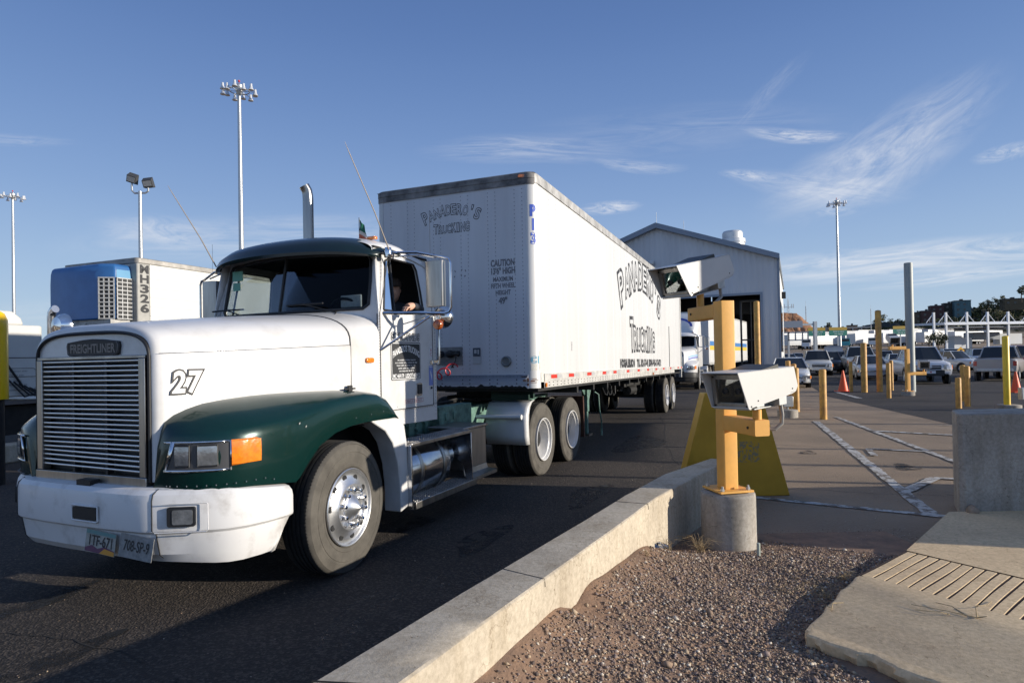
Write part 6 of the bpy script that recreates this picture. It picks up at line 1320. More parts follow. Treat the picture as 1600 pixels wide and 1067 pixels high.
for k, ch in enumerate('MH326'):
    vs, fs = text_tris(ch, .235, .010); x0 = min(p[0] for p in vs); x1 = max(p[0] for p in vs); kk = .22 / (x1 - x0)
    m.add([(wv + .0145, .155 + (p[0] - (x0 + x1) / 2) * kk, 3.60 - k * .40 + p[1] * .98), ][:0] + [(wv + .0145, .155 + (p[0] - (x0 + x1) / 2) * kk, 3.76 - k * .222 + p[1] * 1.08) for p in vs], fs)
m.build('lettering', 'ink', rt)
blue = mat('reefer blue', (.028, .125, .33), .35, 0, .15, 3, coat=.3, bump=.002, bscale=4)
m = MB(); B0, B1 = 2.70, 3.93; pl_ = [(-1.08, 0), (1.08, 0), (1.08, -.40), (.80, -.58), (-.84, -.58), (-1.08, -.40)]
rows = []
for z, i_ in ((B0, 0), (3.55, 0), (3.78, .02), (3.89, .07), (B1, .18)): rows.append([(x * (1 - i_ * .55), y * (1 - i_ * .6), z) for x, y in pl_])
m.grid(rows, close=True, smooth=False); m.add(rows[-1], [(0, 1, 2, 3, 4, 5)]); m.add(rows[0], [(5, 4, 3, 2, 1, 0)]); bu = m.build('cooling_unit', blue, rt, bevel=.03, bseg=3)
m = MB(); lt = mat('reefer light blue', (.12, .30, .47), .35, 0, .1, 3); m.add([(1.085, -.02, 3.62), (1.085, -.38, 3.62), (1.07, -.36, 3.80), (1.065, -.02, 3.80)], [(0, 1, 2, 3)]); m.build('side_band', lt, bu)
def louvre(P0, U_, W_, name):
    """white grille panel on a vertical plane"""
    P0 = Vector(P0); U_ = Vector(U_).normalized(); n_ = U_.cross(Vector((0, 0, 1))); T = Matrix((( U_.x, n_.x, 0, P0.x), (U_.y, n_.y, 0, P0.y), (0, 0, 1, P0.z), (0, 0, 0, 1)))
    m = MB(); m.box(0, W_, .003, .012, .0, .92, 1, T); nc = 3
    for k in range(nc + 1): x = lerp(.0, W_ - .022, k / nc); m.box(x, x + .022, .010, .03, 0, .92, 0, T)
    for k in range(11): z = lerp(0, .895, k / 10); m.box(0, W_, .012, .034, z, z + .024, 0, T)
    m.build(name, [mat('louvre grey', (.45, .45, .44), .5, 0, .3, 8), 'black'], bu)
louvre((1.084, -.39, 2.70), (0, 1, 0), .37, 'louvre'); louvre((.80, -.585, 2.70), (.28, .18, 0), .325, 'louvre')
m = MB(); m.box(-1.05, 1.05, -.50, -.02, 2.60, 2.70); m.box(-.3, .3, -.56, -.50, 2.5, 2.62); m.build('drip_pan', 'rail', bu)
m = MB()
for y in (12.0, 13.3): 
    for s in (1, -1): w_ = MB(); w_.lathe([(.3, s * 1.22), (.5, s * 1.22), (.52, s * 1.15), (.52, s * .62), (.3, s * .6)], 'x', c=(0, y, .52), n=20); w_.build('wheel', 'tread', rt)
m.box(-.9, .9, 3, LR - .2, .95, 1.15); m.box(.8, .95, 2.6, 2.75, .2, 1.15); m.box(-.95, -.8, 2.6, 2.75, .2, 1.15); m.build('floor_frame', 'frame_black', rt)
# tractor in front of it (sleeper side, rails, exhausts)
pt = thing('parked_tractor', 'cream white sleeper tractor coupled to the refrigerated trailer, cut by the left picture edge', 'truck', RF, -ra)
cream = mat('cream sleeper paint', (.60, .59, .55), .35, 0, .1, 2, coat=.2)
m = MB(); m.rbox(-1.2, 1.2, -4.3, -1.95, 1.12, 2.48, .10); m.build('sleeper', cream, pt, bevel=.03)
m = MB(); m.prism([(-4.2, 2.48), (-2.25, 2.48), (-2.3, 2.62), (-2.45, 2.74), (-3.6, 2.78), (-4.2, 2.70)], 'x', -1.12, 1.12); m.build('roof_fairing', cream, pt, bevel=.04)
m = MB(); m.tube([(1.203, -2.1, 1.86), (1.203, -2.7, 1.86), (1.203, -3.1, 1.80), (1.203, -4.2, 1.70)], .008, 5); m.tube([(1.203, -2.0, 1.50), (1.203, -4.2, 1.50)], .006, 5); m.tube([(1.205, -2.15, 1.25), (1.205, -2.1, 1.3), (1.205, -2.1, 1.62), (1.205, -2.15, 1.66), (1.205, -2.95, 1.66), (1.205, -3.0, 1.62), (1.205, -3.0, 1.3), (1.205, -2.95, 1.25), (1.205, -2.15, 1.25)], .004, 4); m.build('panel_seam', mat('seam grey', (.06, .06, .06)), pt)
m = MB(); m.rbox(1.20, 1.212, -2.75, -2.58, 1.98, 2.22, .03, axis='x'); m.build('vent_panel', mat('panel grey', (.45, .45, .43), .5), pt)
m = MB()
for k, w_ in enumerate((.62, .46, .42, .60)): dashes(m, (1.2, -2.55, 1.585 - k * .075 - (.03 if k > 1 else 0)), (0, 1, 0), (0, 0, 1), w_, .036, 0, .004, seed=k + 20)
m.build('lettering', mat('faded grey ink', (.22, .22, .22)), pt)
m = MB(); m.box(-1.15, 1.15, -4.4, 2.4, .98, 1.06); m.build('deck', mat('dull deck', (.16, .16, .17), .4, .6), pt)
m = MB(); m.box(.3, .45, -4.4, 2.6, .70, .98); m.box(-.45, -.3, -4.4, 2.6, .70, .98); m.box(-1.0, 1.0, -3.9, -.4, .4, .95); m.build('chassis', 'frame_black', pt)
for x, y in ((1.05, -1.72), (1.0, -3.4)): 
    m = MB(); m.tube([(x, y, 1.1), (x, y, 2.68), (x + .02, y, 2.76), (x + .08, y, 2.82), (x + .13, y, 2.83)], .075, 16); m.build('exhaust_stack', 'alu', pt)
pt.children[-1].location = (-.2, .1, -.30)
m = MB(); m.rbox(.75, 1.25, -4.1, -3.2, .50, .88, .03); m.box(.7, 1.27, -4.15, -3.15, .88, .91); m.build('tool_box', mat('dull box grey', (.24, .24, .25), .4, .5), pt, bevel=.01)
m = MB()
for k in range(8):
    a = -2.6 + k * .09; m.tube([(1.23, a, 1.45 - .04 * k), (1.28, a + .25, 1.10 + .05 * rr.random()), (1.25, a + .55, 1.16 + .1 * rr.random()), (1.2, a + .8, 1.22 + .1 * rr.random())], .016, 6)
m.tube([(1.24, -2.85, 2.1), (1.24, -2.35, 1.3)], .02, 6); m.build('air_hose', 'black', pt)
for y in (.6, 1.9):
    for s in (1, -1): w_ = MB(); w_.lathe([(.3, s * 1.22), (.5, s * 1.22), (.52, s * 1.15), (.52, s * .62), (.3, s * .6)], 'x', c=(0, y, .52), n=24); w_.build('wheel', 'tread', pt)
bl = thing('bollard', 'fat glossy yellow bollard sleeve cut by the left edge of the picture', 'bollard', (-7.42, 9.0, 0)); m = MB(); m.lathe([(.17, 1.22), (.17, 2.25), (.165, 2.36), (.13, 2.45), (.07, 2.49), (.0001, 2.50)], 'z', n=28); m.build('sleeve', mat('glossy yellow', (.92, .56, .0), .3, coat=.4), bl, angle=60); m = MB(); m.lathe([(.12, 0), (.12, 1.25)], 'z', n=20); m.build('post', 'frame_black', bl)
# ---------------------------------------------------------------- cars
def loft(mb, st, sec, mi=0, smooth=True, ends=True):
    rows = [[(x, y, z) for x, z in sec(*s_)] for s_ in st for y in (s_[0],)]
    mb.grid(rows, mi, smooth)
    if ends: mb.add(rows[0], [tuple(range(len(rows[0])))], mi); mb.add(rows[-1], [tuple(range(len(rows[-1])))[::-1]], mi)
def car(kind, col, label, front, az, lights=False, group='vehicles queueing in the port lanes', cat=None, dark_bumper=False, plate=False, name=None, s=1.0, rear=False, badge=None):
    ca = {'sedan': 'car', 'suv': 'car', 'pickup': 'pickup'}[kind]
    P_ = dict(sedan=dict(L=4.95, W=.91, B=[(-2.47, .66, .30, .60), (-2.40, .80, .26, .70), (-2.1, .88, .22, .76), (-1.5, .905, .20, .85), (-.85, .91, .20, .93), (.3, .91, .20, .95), (1.3, .91, .20, .97), (2.1, .89, .22, .99), (2.4, .84, .28, .93), (2.47, .76, .36, .80)], G=(-1.05, -.28, .95, 1.75, .93, 1.42), wb=(-1.5, 1.45), wr=.32, belt=.94),
              suv=dict(L=4.8, W=.92, B=[(-2.40, .76, .42, .80), (-2.34, .86, .36, .92), (-2.1, .90, .34, .98), (-1.4, .92, .32, 1.05), (-.9, .92, .32, 1.10), (.5, .92, .32, 1.12), (1.8, .92, .32, 1.13), (2.30, .90, .34, 1.13), (2.40, .84, .42, 1.0)], G=(-1.05, -.45, 1.95, 2.30, 1.09, 1.75), wb=(-1.45, 1.4), wr=.37, belt=1.11),
              pickup=dict(L=5.4, W=.95, B=[(-2.70, .78, .52, .92), (-2.63, .90, .44, 1.02), (-2.3, .94, .42, 1.08), (-1.5, .95, .40, 1.14), (-1.05, .95, .40, 1.17), (.0, .95, .40, 1.18), (1.0, .95, .40, 1.18), (2.3, .94, .42, 1.18), (2.62, .93, .44, 1.18), (2.70, .90, .50, 1.12)], G=(-1.15, -.55, .62, .85, 1.16, 1.82), wb=(-1.75, 1.70), wr=.40, belt=1.18))[kind]
    d = Vector((math.sin(az), math.cos(az), 0)); L2 = P_['L'] / 2 * s; o_ = Vector((*front, 0)) + d * (L2 if not rear else L2); t = thing(name or {'sedan': 'car', 'suv': 'sport_utility_vehicle', 'pickup': 'pickup_truck'}[kind], label, cat or ca, o_, (-az + (PI if rear else 0)), group); t.scale = (s, s, s)
    t.location.z = H(o_.x, o_.y)
    paint = mat('car paint ' + '_'.join('%.2f' % c for c in col), col, .3, .1, .05, 2, coat=.5)
    def sec(y, w, zb, zt):
        h = [(w * .90, zb), (w * .97, zb + .06), (w, zb + .22), (w * 1.0, zt - .25), (w * .975, zt - .10), (w * .92, zt - .02), (w * .75, zt + .015), (w * .35, zt + .04), (0, zt + .045)]; return h + [(-x, z) for x, z in h[-2::-1]]
    m = MB(); loft(m, P_['B'], sec); m.build('body', paint, t, angle=50)
    y0, y1, y2, y3, zb, zr = P_['G']; w0, w1 = P_['W'] * .90, P_['W'] * .70
    Gp = [(y0, w0, zb), (y1, w1, zr), (y2, w1, zr - .01), (y3, w0, zb + .03)]
    m = MB(); A = [(s_ * w, y, z) for s_ in (1, -1) for (y, w, z) in Gp]
    m.add(A, [(0, 1, 2, 3), (4, 7, 6, 5)]); m.build('side_window', 'carglass', t)
    m = MB(); m.add([A[0], A[1], (0, y1 - .06, zr + .01), A[5], A[4], (0, y0 - .12, zb + .02)], [(0, 1, 2, 3, 4, 5)]); m.build('windscreen', 'carglass', t)
    m = MB(); m.add([A[3], A[2], A[6], A[7]], [(0, 1, 2, 3)]); m.build('rear_window', 'carglass', t)
    m = MB(); rows = []
    for y, z in ((y1 - .03, zr - .01), (y1 + .15, zr + .035), ((y1 + y2) / 2, zr + .05), (y2 - .1, zr + .035), (y2 + .04, zr - .02)): rows.append([(x * (w1 + .02), y - (.05 * (1 - abs(x)) if y < 0 else 0), z - .05 * abs(x) ** 3) for x in (-1, -.8, -.4, 0, .4, .8, 1)])
    m.grid(rows)
    for s_ in (1, -1):
        m.tube([A[0 if s_ > 0 else 4], A[1 if s_ > 0 else 5]], .035, 6); m.tube([A[1 if s_ > 0 else 5], A[2 if s_ > 0 else 6], A[3 if s_ > 0 else 7]], .035, 6); ym = lerp(y1, y2, .5); m.tube([(s_ * w1, ym, zr), (s_ * w0, ym + .05, zb)], .03, 6)
    m.build('roof', paint, t, angle=60)
    if kind == 'pickup':
        m = MB(); m.box(-.82, .82, .95, 2.60, 1.215, 1.235); m.build('bed_floor', 'dark', t)
    for yw in P_['wb']:
        for s_ in (1, -1):
            W_ = P_['W']; r = P_['wr']; w_ = MB(); w_.lathe([(r * .62, s_ * (W_ + .0)), (r * .93, s_ * (W_ + .012)), (r, s_ * (W_ - .02)), (r, s_ * (W_ - .22)), (r * .6, s_ * (W_ - .22))], 'x', c=(0, yw, r), n=24); wo_ = w_.build('wheel', 'tread', t); a_ = MB(); a_.lathe([(r * .62, s_ * (W_ + .004)), (r * .55, s_ * (W_ - .03)), (r * .2, s_ * (W_ - .01)), (.0001, s_ * (W_ + .0))], 'x', c=(0, yw, r), n=16); a_.build('hubcap', 'galv', wo_)
            a_ = MB(); a_.lathe([(r * 1.16, s_ * (W_ - .10)), (r * 1.14, s_ * (W_ + .003)), (r * .8, s_ * (W_ + .001))], 'x', c=(0, yw, r + .01), n=24); a_.build('wheel_arch', 'black' if not dark_bumper else mat('grey cladding', (.12, .12, .12), .6), t)
    f0 = P_['B'][0]; yf = f0[0]; zl = f0[3] - .06; hh = .09 if kind == 'sedan' else .13; wl_ = P_['W']
    for s_ in (1, -1):
        m = MB(); T = Matrix.Translation((s_ * wl_ * .74, yf + .045, zl)) @ Matrix.Rotation(s_ * .32, 4, 'Z'); m.rbox(-.17, .17, -.03, .05, -hh, hh * .7, .03, axis='y', T=T); on = lights and s_ == (1 if lights != 'R' else -1)
        hl = m.build('headlight', 'lens' , t)
        if on: m = MB(); m.lathe([(.06, -.035), (.0001, -.045)], 'y', n=12, T=T); m.build('lit_lamp', mat('lit headlamp', (1, .9, .6), .3, emit=(1, .80, .45), estr=9), hl)
        m = MB(); T = Matrix.Translation((s_ * wl_ * .95, yf + .16, zl)) @ Matrix.Rotation(s_ * 1.1, 4, 'Z'); m.box(-.05, .06, -.02, .03, -hh, hh * .6, 0, T); m.build('turn_signal', 'amber', t)
    gz_ = .05 if kind == 'sedan' else .11
    m = MB(); m.rbox(-wl_ * .46, wl_ * .46, yf - .012, yf + .06, zl - gz_ - .02, zl + gz_ * .6, .02, axis='y'); gr = m.build('grille', 'black', t)
    m = MB(); m.box(-wl_ * .44, wl_ * .44, yf - .02, yf, zl - .02, zl + .012)
    if kind == 'pickup' or kind == 'suv': m.tube([(-wl_ * .47, yf - .01, zl - gz_ - .03), (wl_ * .47, yf - .01, zl - gz_ - .03), (wl_ * .47, yf - .01, zl + gz_ * .7), (-wl_ * .47, yf - .01, zl + gz_ * .7), (-wl_ * .47, yf - .01, zl - gz_ - .03)], .018, 5)
    if badge: m.lathe([(.07, 0), (.06, -.012), (.0001, -.014)], 'y', c=(0, yf - .02, zl), n=16)
    m.build('grille_bar', paint if kind != 'sedan' else 'chrome', gr)
    zb_ = f0[2]; m = MB(); rows = []
    for k in range(9):
        x = lerp(-1, 1, k / 8) * wl_ * .95; yy2 = yf - .06 + .20 * abs(k / 4 - 1) ** 3; rows.append([(x, yy2 + .05, zb_ - .06), (x, yy2, zb_ - .02), (x, yy2, zb_ + .17), (x, yy2 + .06, zb_ + .19)])
    m.grid(rows); m.build('bumper', ('black' if dark_bumper else paint), t, angle=40)
    m = MB(); m.box(-.55, .55, yf - .03, yf + .2, zb_ - .10, zb_ + .04); m.build('air_dam', 'black', t)
    if plate: m = MB(); m.box(-.20, .20, yf - .075, yf - .07, zb_ + .02, zb_ + .15); p_ = m.build('licence_plate', 'paper', t); m = MB(); m.lathe([(.04, -.078 + yf), (.0001, -.079 + yf)], 'y', c=(0, 0, zb_ + .085), n=14); m.build('plate_mark', mat('red ink', (.42, .06, .05)), p_)
    for s_ in (1, -1): m = MB(); m.rbox(s_ * wl_ * .95, s_ * (wl_ * .95 + .17), y0 + .28, y0 + .36, zb + .02, zb + .15, .03, axis='y'); m.build('wing_mirror', paint, t)
    yr = P_['B'][-1][0]
    for s_ in (1, -1): m = MB(); m.box(s_ * wl_ * .80, s_ * wl_ * .96, yr - .12, yr + .012, zl - .05, zl + .20); m.build('tail_light', mat('tail lamp red', (.40, .02, .02), .25, coat=.5), t)
    m = MB(); m.box(-wl_ * .8, wl_ * .8, yr, yr + .09, zb_ + .0, zb_ + .16); m.build('rear_bumper', 'galv' if kind == 'pickup' else paint, t, bevel=.02)
    m = MB(); m.box(-w0 * .8, w0 * .8, y0 + .55, y0 + .75, zb - .1, zb + .28); m.box(-w0 * .8, w0 * .8, (y1 + y2) / 2, (y1 + y2) / 2 + .1, zb - .1, zb + .3); m.build('seats', 'dark', t)
    return t
LZ = .391; WH = (.62, .62, .60)
car('sedan', WH, 'white sedan with one lit headlamp, nearest car beside the shed wall', (13.35, 30.2), LZ, lights='R')
car('suv', WH, 'white minivan or wagon in the queue directly behind the front white sedan', (22.4, 46.0), LZ, cat='van', s=1.05)
car('suv', (.03, .032, .04), 'black sport utility vehicle half hidden behind the white minivan', (25.6, 50.5), LZ)
car('sedan', (.05, .05, .06), 'dark sedan seen through the gap left of the two far pickups', (30.0, 58.5), LZ)
car('pickup', (.12, .13, .18), 'dark blue grey pickup with red front marker, beside the silver pickup', (34.3, 66.0), LZ, s=.98)
car('pickup', (.45, .46, .47), 'silver pickup between the dark pickup and the tall white pickup', (35.0, 64.2), LZ, s=.95)
car('pickup', (.58, .57, .54), 'tall white pickup with one lit headlamp behind the domed bollard', (26.0, 46.5), LZ, lights='R', dark_bumper=True, s=1.13)
car('sedan', (.42, .43, .44), 'silver sedan with lit headlamp behind the highest yellow post', (21.5, 37.3), LZ, lights='R')
car('pickup', (.60, .60, .61), 'white extended pickup with dark bumper and round plate mark, largest vehicle on the right', (20.6, 31.0), LZ, dark_bumper=True, plate=True, badge=True, s=1.02)
car('suv', (.58, .58, .56), 'white wagon roof showing just behind the large white pickup', (36.5, 53.5), LZ, s=.95)
car('sedan', (.30, .35, .44), 'pale blue sedan right of the white wagon roof', (36.6, 51.2), LZ)
car('pickup', (.60, .60, .60), 'small white pickup standing across the lanes behind the clustered bollards', (34.4, 46.2), -.25, s=.88)
car('pickup', (.36, .33, .31), 'taupe silver pickup seen from behind, just left of the lemon yellow post', (25.3, 33.0), .75, rear=True, dark_bumper=True, s=1.0)
car('suv', (.25, .03, .03), 'red and black sport utility vehicle cut by the right edge of the picture', (28.9, 36.0), .62, dark_bumper=True, s=1.06)
car('sedan', (.60, .60, .58), 'white sedan deep in the queue between the highest yellow post and the grey pole', (36.2, 58.5), LZ)
car('suv', (.60, .60, .60), 'white sport utility vehicle deep in the queue left of the tall white pickup', (31.2, 56.5), LZ, s=.95)
car('suv', (.50, .50, .50), 'pale grey wagon far behind the silver sedan, right of the highest yellow post', (38.8, 65.0), LZ)
car('pickup', (.60, .60, .58), 'white pickup far back in the queue above the roof of the large white pickup', (43.5, 61.5), LZ)
car('suv', (.56, .57, .60), 'silver white van far back near the yellow diamond sign', (47.5, 63.0), LZ, cat='van')
for k, (x, y, c_, lb) in enumerate(((37.5, 85, (.60, .60, .58), 'white car in the far queue, nearest the shed corner'), (40, 88, (.30, .32, .36), 'grey car in the far queue beside the shed corner'), (42.5, 88, (.08, .09, .12), 'black car in the far queue under the overhead gantry'), (45.3, 94, (.52, .50, .46), 'beige car in the far queue right of the black one'))):
    car('sedan', c_, lb, (x, y), LZ)
# ---------------------------------------------------------------- distant yard
def at_px(px, d): return ((px - 800) / 982.7 * d, d)
for k, (p0, d, az, bc, lb) in enumerate(((1226, 175, 1.25, 'trailer', 'leftmost far trailer, beside the shed wall'), (1246, 182, 1.2, 'trailer', 'far trailer left of the gantry post'), (1268, 178, 1.1, 'trailer', 'far trailer right behind the gantry post'), (1300, 205, 1.2, 'trailer', 'grey shadowed far trailer under the second green sign'), (1330, 180, 1.0, 'trailer', 'far trailer with teal cab at its nose'), (1374, 185, 1.1, 'trailer', 'far trailer just right of the highest yellow post'), (1402, 200, 1.2, 'trailer', 'far trailer under the third green sign'), (1438, 185, 1.1, 'trailer', 'far trailer behind the tall grey pole'), (1486, 190, 1.2, 'trailer', 'far trailer seen under the port canopy'), (1536, 200, 1.1, 'trailer', 'far trailer under the middle of the port canopy'))):
    x, y = at_px(p0, d); simple_trailer('parked_trailer', 'white ' + lb, (x, y), az, L_=9 + (k % 3) * 2, w=1.3, z=H(x, y), group='white trailers parked in the distant yard')
for k, p0 in enumerate((1222, 1244, 1262, 1286, 1310, 1338, 1362, 1386, 1412, 1446)):
    x, y = at_px(p0, 232 + (k % 3) * 6); simple_trailer('parked_trailer', ('white trailer in the back row of the yard, number %s from the shed' % ('one two three four five six seven eight nine ten'.split()[k])).replace(', number one', ', first').replace('number two', 'second').replace('number three', 'third').replace('number four', 'fourth').replace('number five', 'fifth').replace('number six', 'sixth').replace('number seven', 'seventh').replace('number eight', 'eighth').replace('number nine', 'ninth').replace('number ten', 'tenth'), (x, y), 1.2 + .05 * (k % 4), L_=13, z=H(x, y), wheels=False, group='white trailers parked in the distant yard')
teal = mat('teal cab paint', (.05, .27, .30), .4)
for k, (px, d, mm, lb) in enumerate(((1321, 172, teal, 'teal truck cab at the nose of a far white trailer'), (1260, 168, 'white', 'small white truck cab near the gantry post'), (1364, 178, 'white', 'white truck cab left of the highest yellow post'), (1422, 190, mat('red cab', (.30, .03, .03)), 'red truck cab behind the tall grey pole'))):
    x, y = at_px(px, d); t = thing('distant_truck', lb, 'truck', (x, y, H(x, y)), -.5, 'truck cabs in the distant yard'); m = MB(); m.rbox(-1.15, 1.15, 0, 2.6, .9, 2.9, .15, axis='y'); m.prism([(-1.5, .9), (0, .9), (0, 2.0), (-1.4, 1.75)], 'x', -.9, .9); m.build('cab', mm, t); m = MB(); m.box(-.95, .95, -.03, .01, 2.0, 2.7); m.build('windscreen', 'carglass', t)
    for s_ in (1, -1): w_ = MB(); w_.lathe([(.5, s_ * 1.1), (.5, s_ * .8), (.0001, s_ * .8)], 'x', c=(0, -.6, .5), n=12); w_.build('wheel', 'tread', t)
x, y = at_px(1304, 105); bo = thing('storage_shed', 'small pale grey shed between parked cars and far trailers', 'shed', (x, y, H(x, y)), -.3); m = MB(); m.box(-1.2, 1.2, 0, 2.2, 0, 2.0); m.build('wall', metal, bo); m = MB(); m.prism([(-1.3, 2.0), (1.3, 2.0), (0, 2.2)], 'y', -.1, 2.3); m.build('roof', trim, bo); m = MB(); m.box(-.4, .4, -.03, 0, 0, 1.7); m.build('door', 'galv', bo)
# overhead sign gantry and green signs
ga = thing('sign_gantry', 'grey overhead gantry carrying sign backs beside the shed', 'gantry', (36.2, 75, 0)); m = MB(); m.box(-.18, .18, -.18, .18, 0, 5.45); m.build('post', 'galv', ga); m = MB(); m.box(-5.5, 0, -.12, .12, 5.0, 5.22); m.build('beam', 'galv', ga); slate = mat('sign back grey', (.17, .20, .25), .5)
m = MB(); m.box(-4.2, -1.55, -.2, -.14, 4.75, 5.55); m.build('sign_panel', slate, ga)
g2 = thing('sign_gantry', 'second lower gantry of sign back frames in front of the red cut hill', 'gantry', (35.2, 80, 0)); m = MB(); m.box(-.1, .1, -.1, .1, 0, 4.4); m.build('post', 'galv', g2); m = MB(); m.box(-3.0, 2.6, -.1, .1, 4.25, 4.45); m.box(-3.0, 2.6, -.1, .1, 3.3, 3.45)
for x in (-3.0, -1.4, .0, .9, 1.8, 2.5): m.box(x - .05, x + .05, -.1, .1, 3.3, 4.4)
m.build('frame', slate, g2)
gs_ = mat('highway green', (.012, .17, .13), .5); gy_ = mat('sign yellow', (.40, .26, .03), .5); wi = mat('sign white', (.6, .6, .6))
for k, (px, w_, h_, tx, lb) in enumerate(((1276.5, 1.52, 1.5, 'TUCSON\nNOGALES', 'green guide sign with yellow header, left one beside the gantry post'), (1310, 1.58, 1.5, 'CENTRO\nSALIDA', 'green guide sign with yellow header, middle one before the light mast'), (1408, 1.35, 1.3, 'MEXICO', 'green guide sign with yellow header, right one next to the tall grey pole'))):
    x, y = at_px(px, 110); t = thing('guide_sign', lb, 'road sign', (x, y, H(x, y)), 0, 'green overhead guide signs'); zc = 4.5; m = MB(); m.box(-w_, w_, -.03, .03, zc - .7, zc + .25); pn = m.build('panel', gs_, t); m = MB(); m.box(-w_, w_, -.035, .03, zc + .25, zc + .78); m.build('header', gy_, t)
    m = MB(); dashes(m, (.1, -.03, zc - .10), (1, 0, 0), (0, 0, 1), w_ * 1.2, .22, 0, .01, seed=k + 40); dashes(m, (.1, -.03, zc - .50), (1, 0, 0), (0, 0, 1), w_ * .9, .22, 0, .01, seed=k + 50); m.build('lettering', wi, pn); m = MB(); m.box(-.08, .08, .04, .2, 0, zc); m.build('post', 'galv', t)
# port canopy with masts
x, y = at_px(1526, 150); cp = thing('port_canopy', 'long white port canopy hung from triangular masts, right background', 'canopy', (x, y, H(x, y)), R(6)); m = MB(); wr_ = mat('canopy white', (.58, .60, .62), .5)
m.prism([(-4, 5.55), (-4, 5.75), (-3.8, 6.2), (6, 6.35), (6, 5.9)], 'x', -11.5, 16); m.build('roof', wr_, cp)
m = MB(); m.box(-11, 16, -3.6, 6, 4.95, 5.1); m.box(-10, 16, -1, 0, 4.4, 4.6); m.build('ceiling_beam', slate, cp)
for k in range(8):
    xx = -16.2 + k * 5.25 + (2.2 if k == 0 else 0); m = MB(); m.box(xx - .22, xx + .22, -3.9, -3.5, 0, 8.5); c_ = m.build('mast', wr_, cp); m = MB(); m.tube([(xx, -3.7, 8.3), (xx - 1.9, -3.7, 6.1)], .09, 5); 
    if k: m.tube([(xx, -3.7, 8.3), (xx + 1.9, -3.7, 6.1)], .09, 5)
    m.tube([(xx - 1.0, -3.7, 6.2), (xx - .9, -3.7, 7.2)], .05, 4); m.build('stay', wr_, c_)
m = MB(); m.box(2, 9, 3, 6, 2.2, 4.0); m.build('booth', mat('booth grey', (.25, .27, .30)), cp); 
for b_ in ((-4, -2, 2, 4, 0, 3.2), (-1.2, 1.6, 3, 5, 0, 2.7), (10, 16, 4, 6, 1.0, 3.6)): m = MB(); m.box(*b_); m.build('booth', wr_, cp)
m = MB(); m.box(-14, 24, 0, .2, 0, 1.35); fw = m.build('dark_fence', mat('dark brown fence', (.035, .03, .028), .8)); x, y = at_px(1500, 78); fw.location = (x, y, .55); tag(fw, 'low dark fence running behind the queue of cars under the canopy', 'fence')
x, y = at_px(1501, 60); ds = thing('warning_sign', 'small yellow diamond warning sign behind the queued cars', 'road sign', (x, y, 0)); m = MB(); m.prism([(0, 1.25), (.38, 1.63), (0, 2.01), (-.38, 1.63)], 'y', -.01, .01); pn = m.build('panel', mat('warning yellow', (.85, .42, .0), .5), ds); m = MB(); m.box(-.05, .05, -.018, -.01, 1.42, 1.75); m.box(.0, .16, -.018, -.01, 1.66, 1.74); m.build('symbol', 'ink', pn); m = MB(); m.box(-.03, .03, .011, .05, 0, 1.7); m.build('post', 'galv', ds)
# power lines poles and masts far away
def mast_tower(px, d, h, lb, r=.35):
    x, y = at_px(px, d); t = thing('antenna_tower', lb, 'antenna tower', (x, y, H(x, y) if d != 250 else 0)); m = MB()
    for s1 in (-1, 1):
        for s2 in (-1, 1): m.tube([(s1 * r, s2 * r, 0), (s1 * r * .5, s2 * r * .5, h)], .05, 4)
    for k in range(int(h / 1.2)): z = k * 1.2; m.tube([(-r, -r, z), (r * .9, -r * .9, z + 1.2)], .03, 3); m.tube([(r, -r, z), (-r * .9, -r * .9, z + 1.2)], .03, 3)
    m.tube([(0, 0, h), (0, 0, h + 2)], .04, 4); m.build('lattice', 'galv', t); return t
# hills with their own outlines
def ridge(name, P_, y0, y1, mt, zb=0.0, seed=4, amp=.6):
    """a hillside: foot at depth y0, crest at y1, crest heights given along x"""
    r_ = random.Random(seed); rows = []; nx = 90; X0, X1 = P_[0][0], P_[-1][0]
    def crest(x):
        for a, b in zip(P_[:-1], P_[1:]):
            if a[0] <= x <= b[0]: return lerp(a[1], b[1], (x - a[0]) / (b[0] - a[0]))
        return P_[-1][1]
    for j in range(22):
        t = j / 14; row = []
        for i in range(nx):
            x = lerp(X0, X1, i / (nx - 1)); c = crest(x); y = lerp(y0, y1, t); base = H(x, y0) - .5
            z = lerp(base, c, min(1, t) ** .8) if t <= 1 else c - (t - 1) * 4
            row.append((x + r_.uniform(-.4, .4), y + r_.uniform(-.5, .5), z + r_.uniform(-1, 1) * amp * (1 if 0 < j < 14 else .4)))
        rows.append(row)
    m = MB(); m.grid(rows); return structure(m.build(name, mt, angle=80))
redcut = mat('red cut earth', (.40, .185, .085), .95, 0, 0, .22, col2=(.20, .10, .05), bump=.25, bscale=.7, thr=(.3, .7))
ridge('hill', [(70, 15), (88, 17.5), (100, 18.3), (106, 18.3), (114.5, 17.8), (117, 15.5), (119.5, 13), (122, 10.5), (125, 6), (130, 4)], 236, 252, redcut, seed=2, amp=.45)
scrubm = mat('scrub hillside', (.040, .034, .020), .95, 0, 0, .12, col2=(.014, .018, .010), bump=.5, bscale=.5)
ridge('hill', [(120, 11), (150, 11), (165, 12), (180, 13), (198, 13.5), (211, 18.5), (227, 19), (234, 19.5), (249, 22.5), (267, 26.5), (278, 25.5), (286, 27.5), (300, 30), (330, 36), (380, 44), (460, 50)], 300, 362, scrubm, seed=9, amp=1.0)
tw = mast_tower(1233, 250, 5.6, 'lattice antenna tower with side arms on top of the red cut hill'); tw.location.z = 17.8; m = MB(); m.box(-2.2, 2.2, -.05, .05, 2.3, 2.5)
for x in (-2.1, -1.4, 1.4, 2.1): m.box(x - .12, x + .12, -.1, .1, 2.0, 3.6)
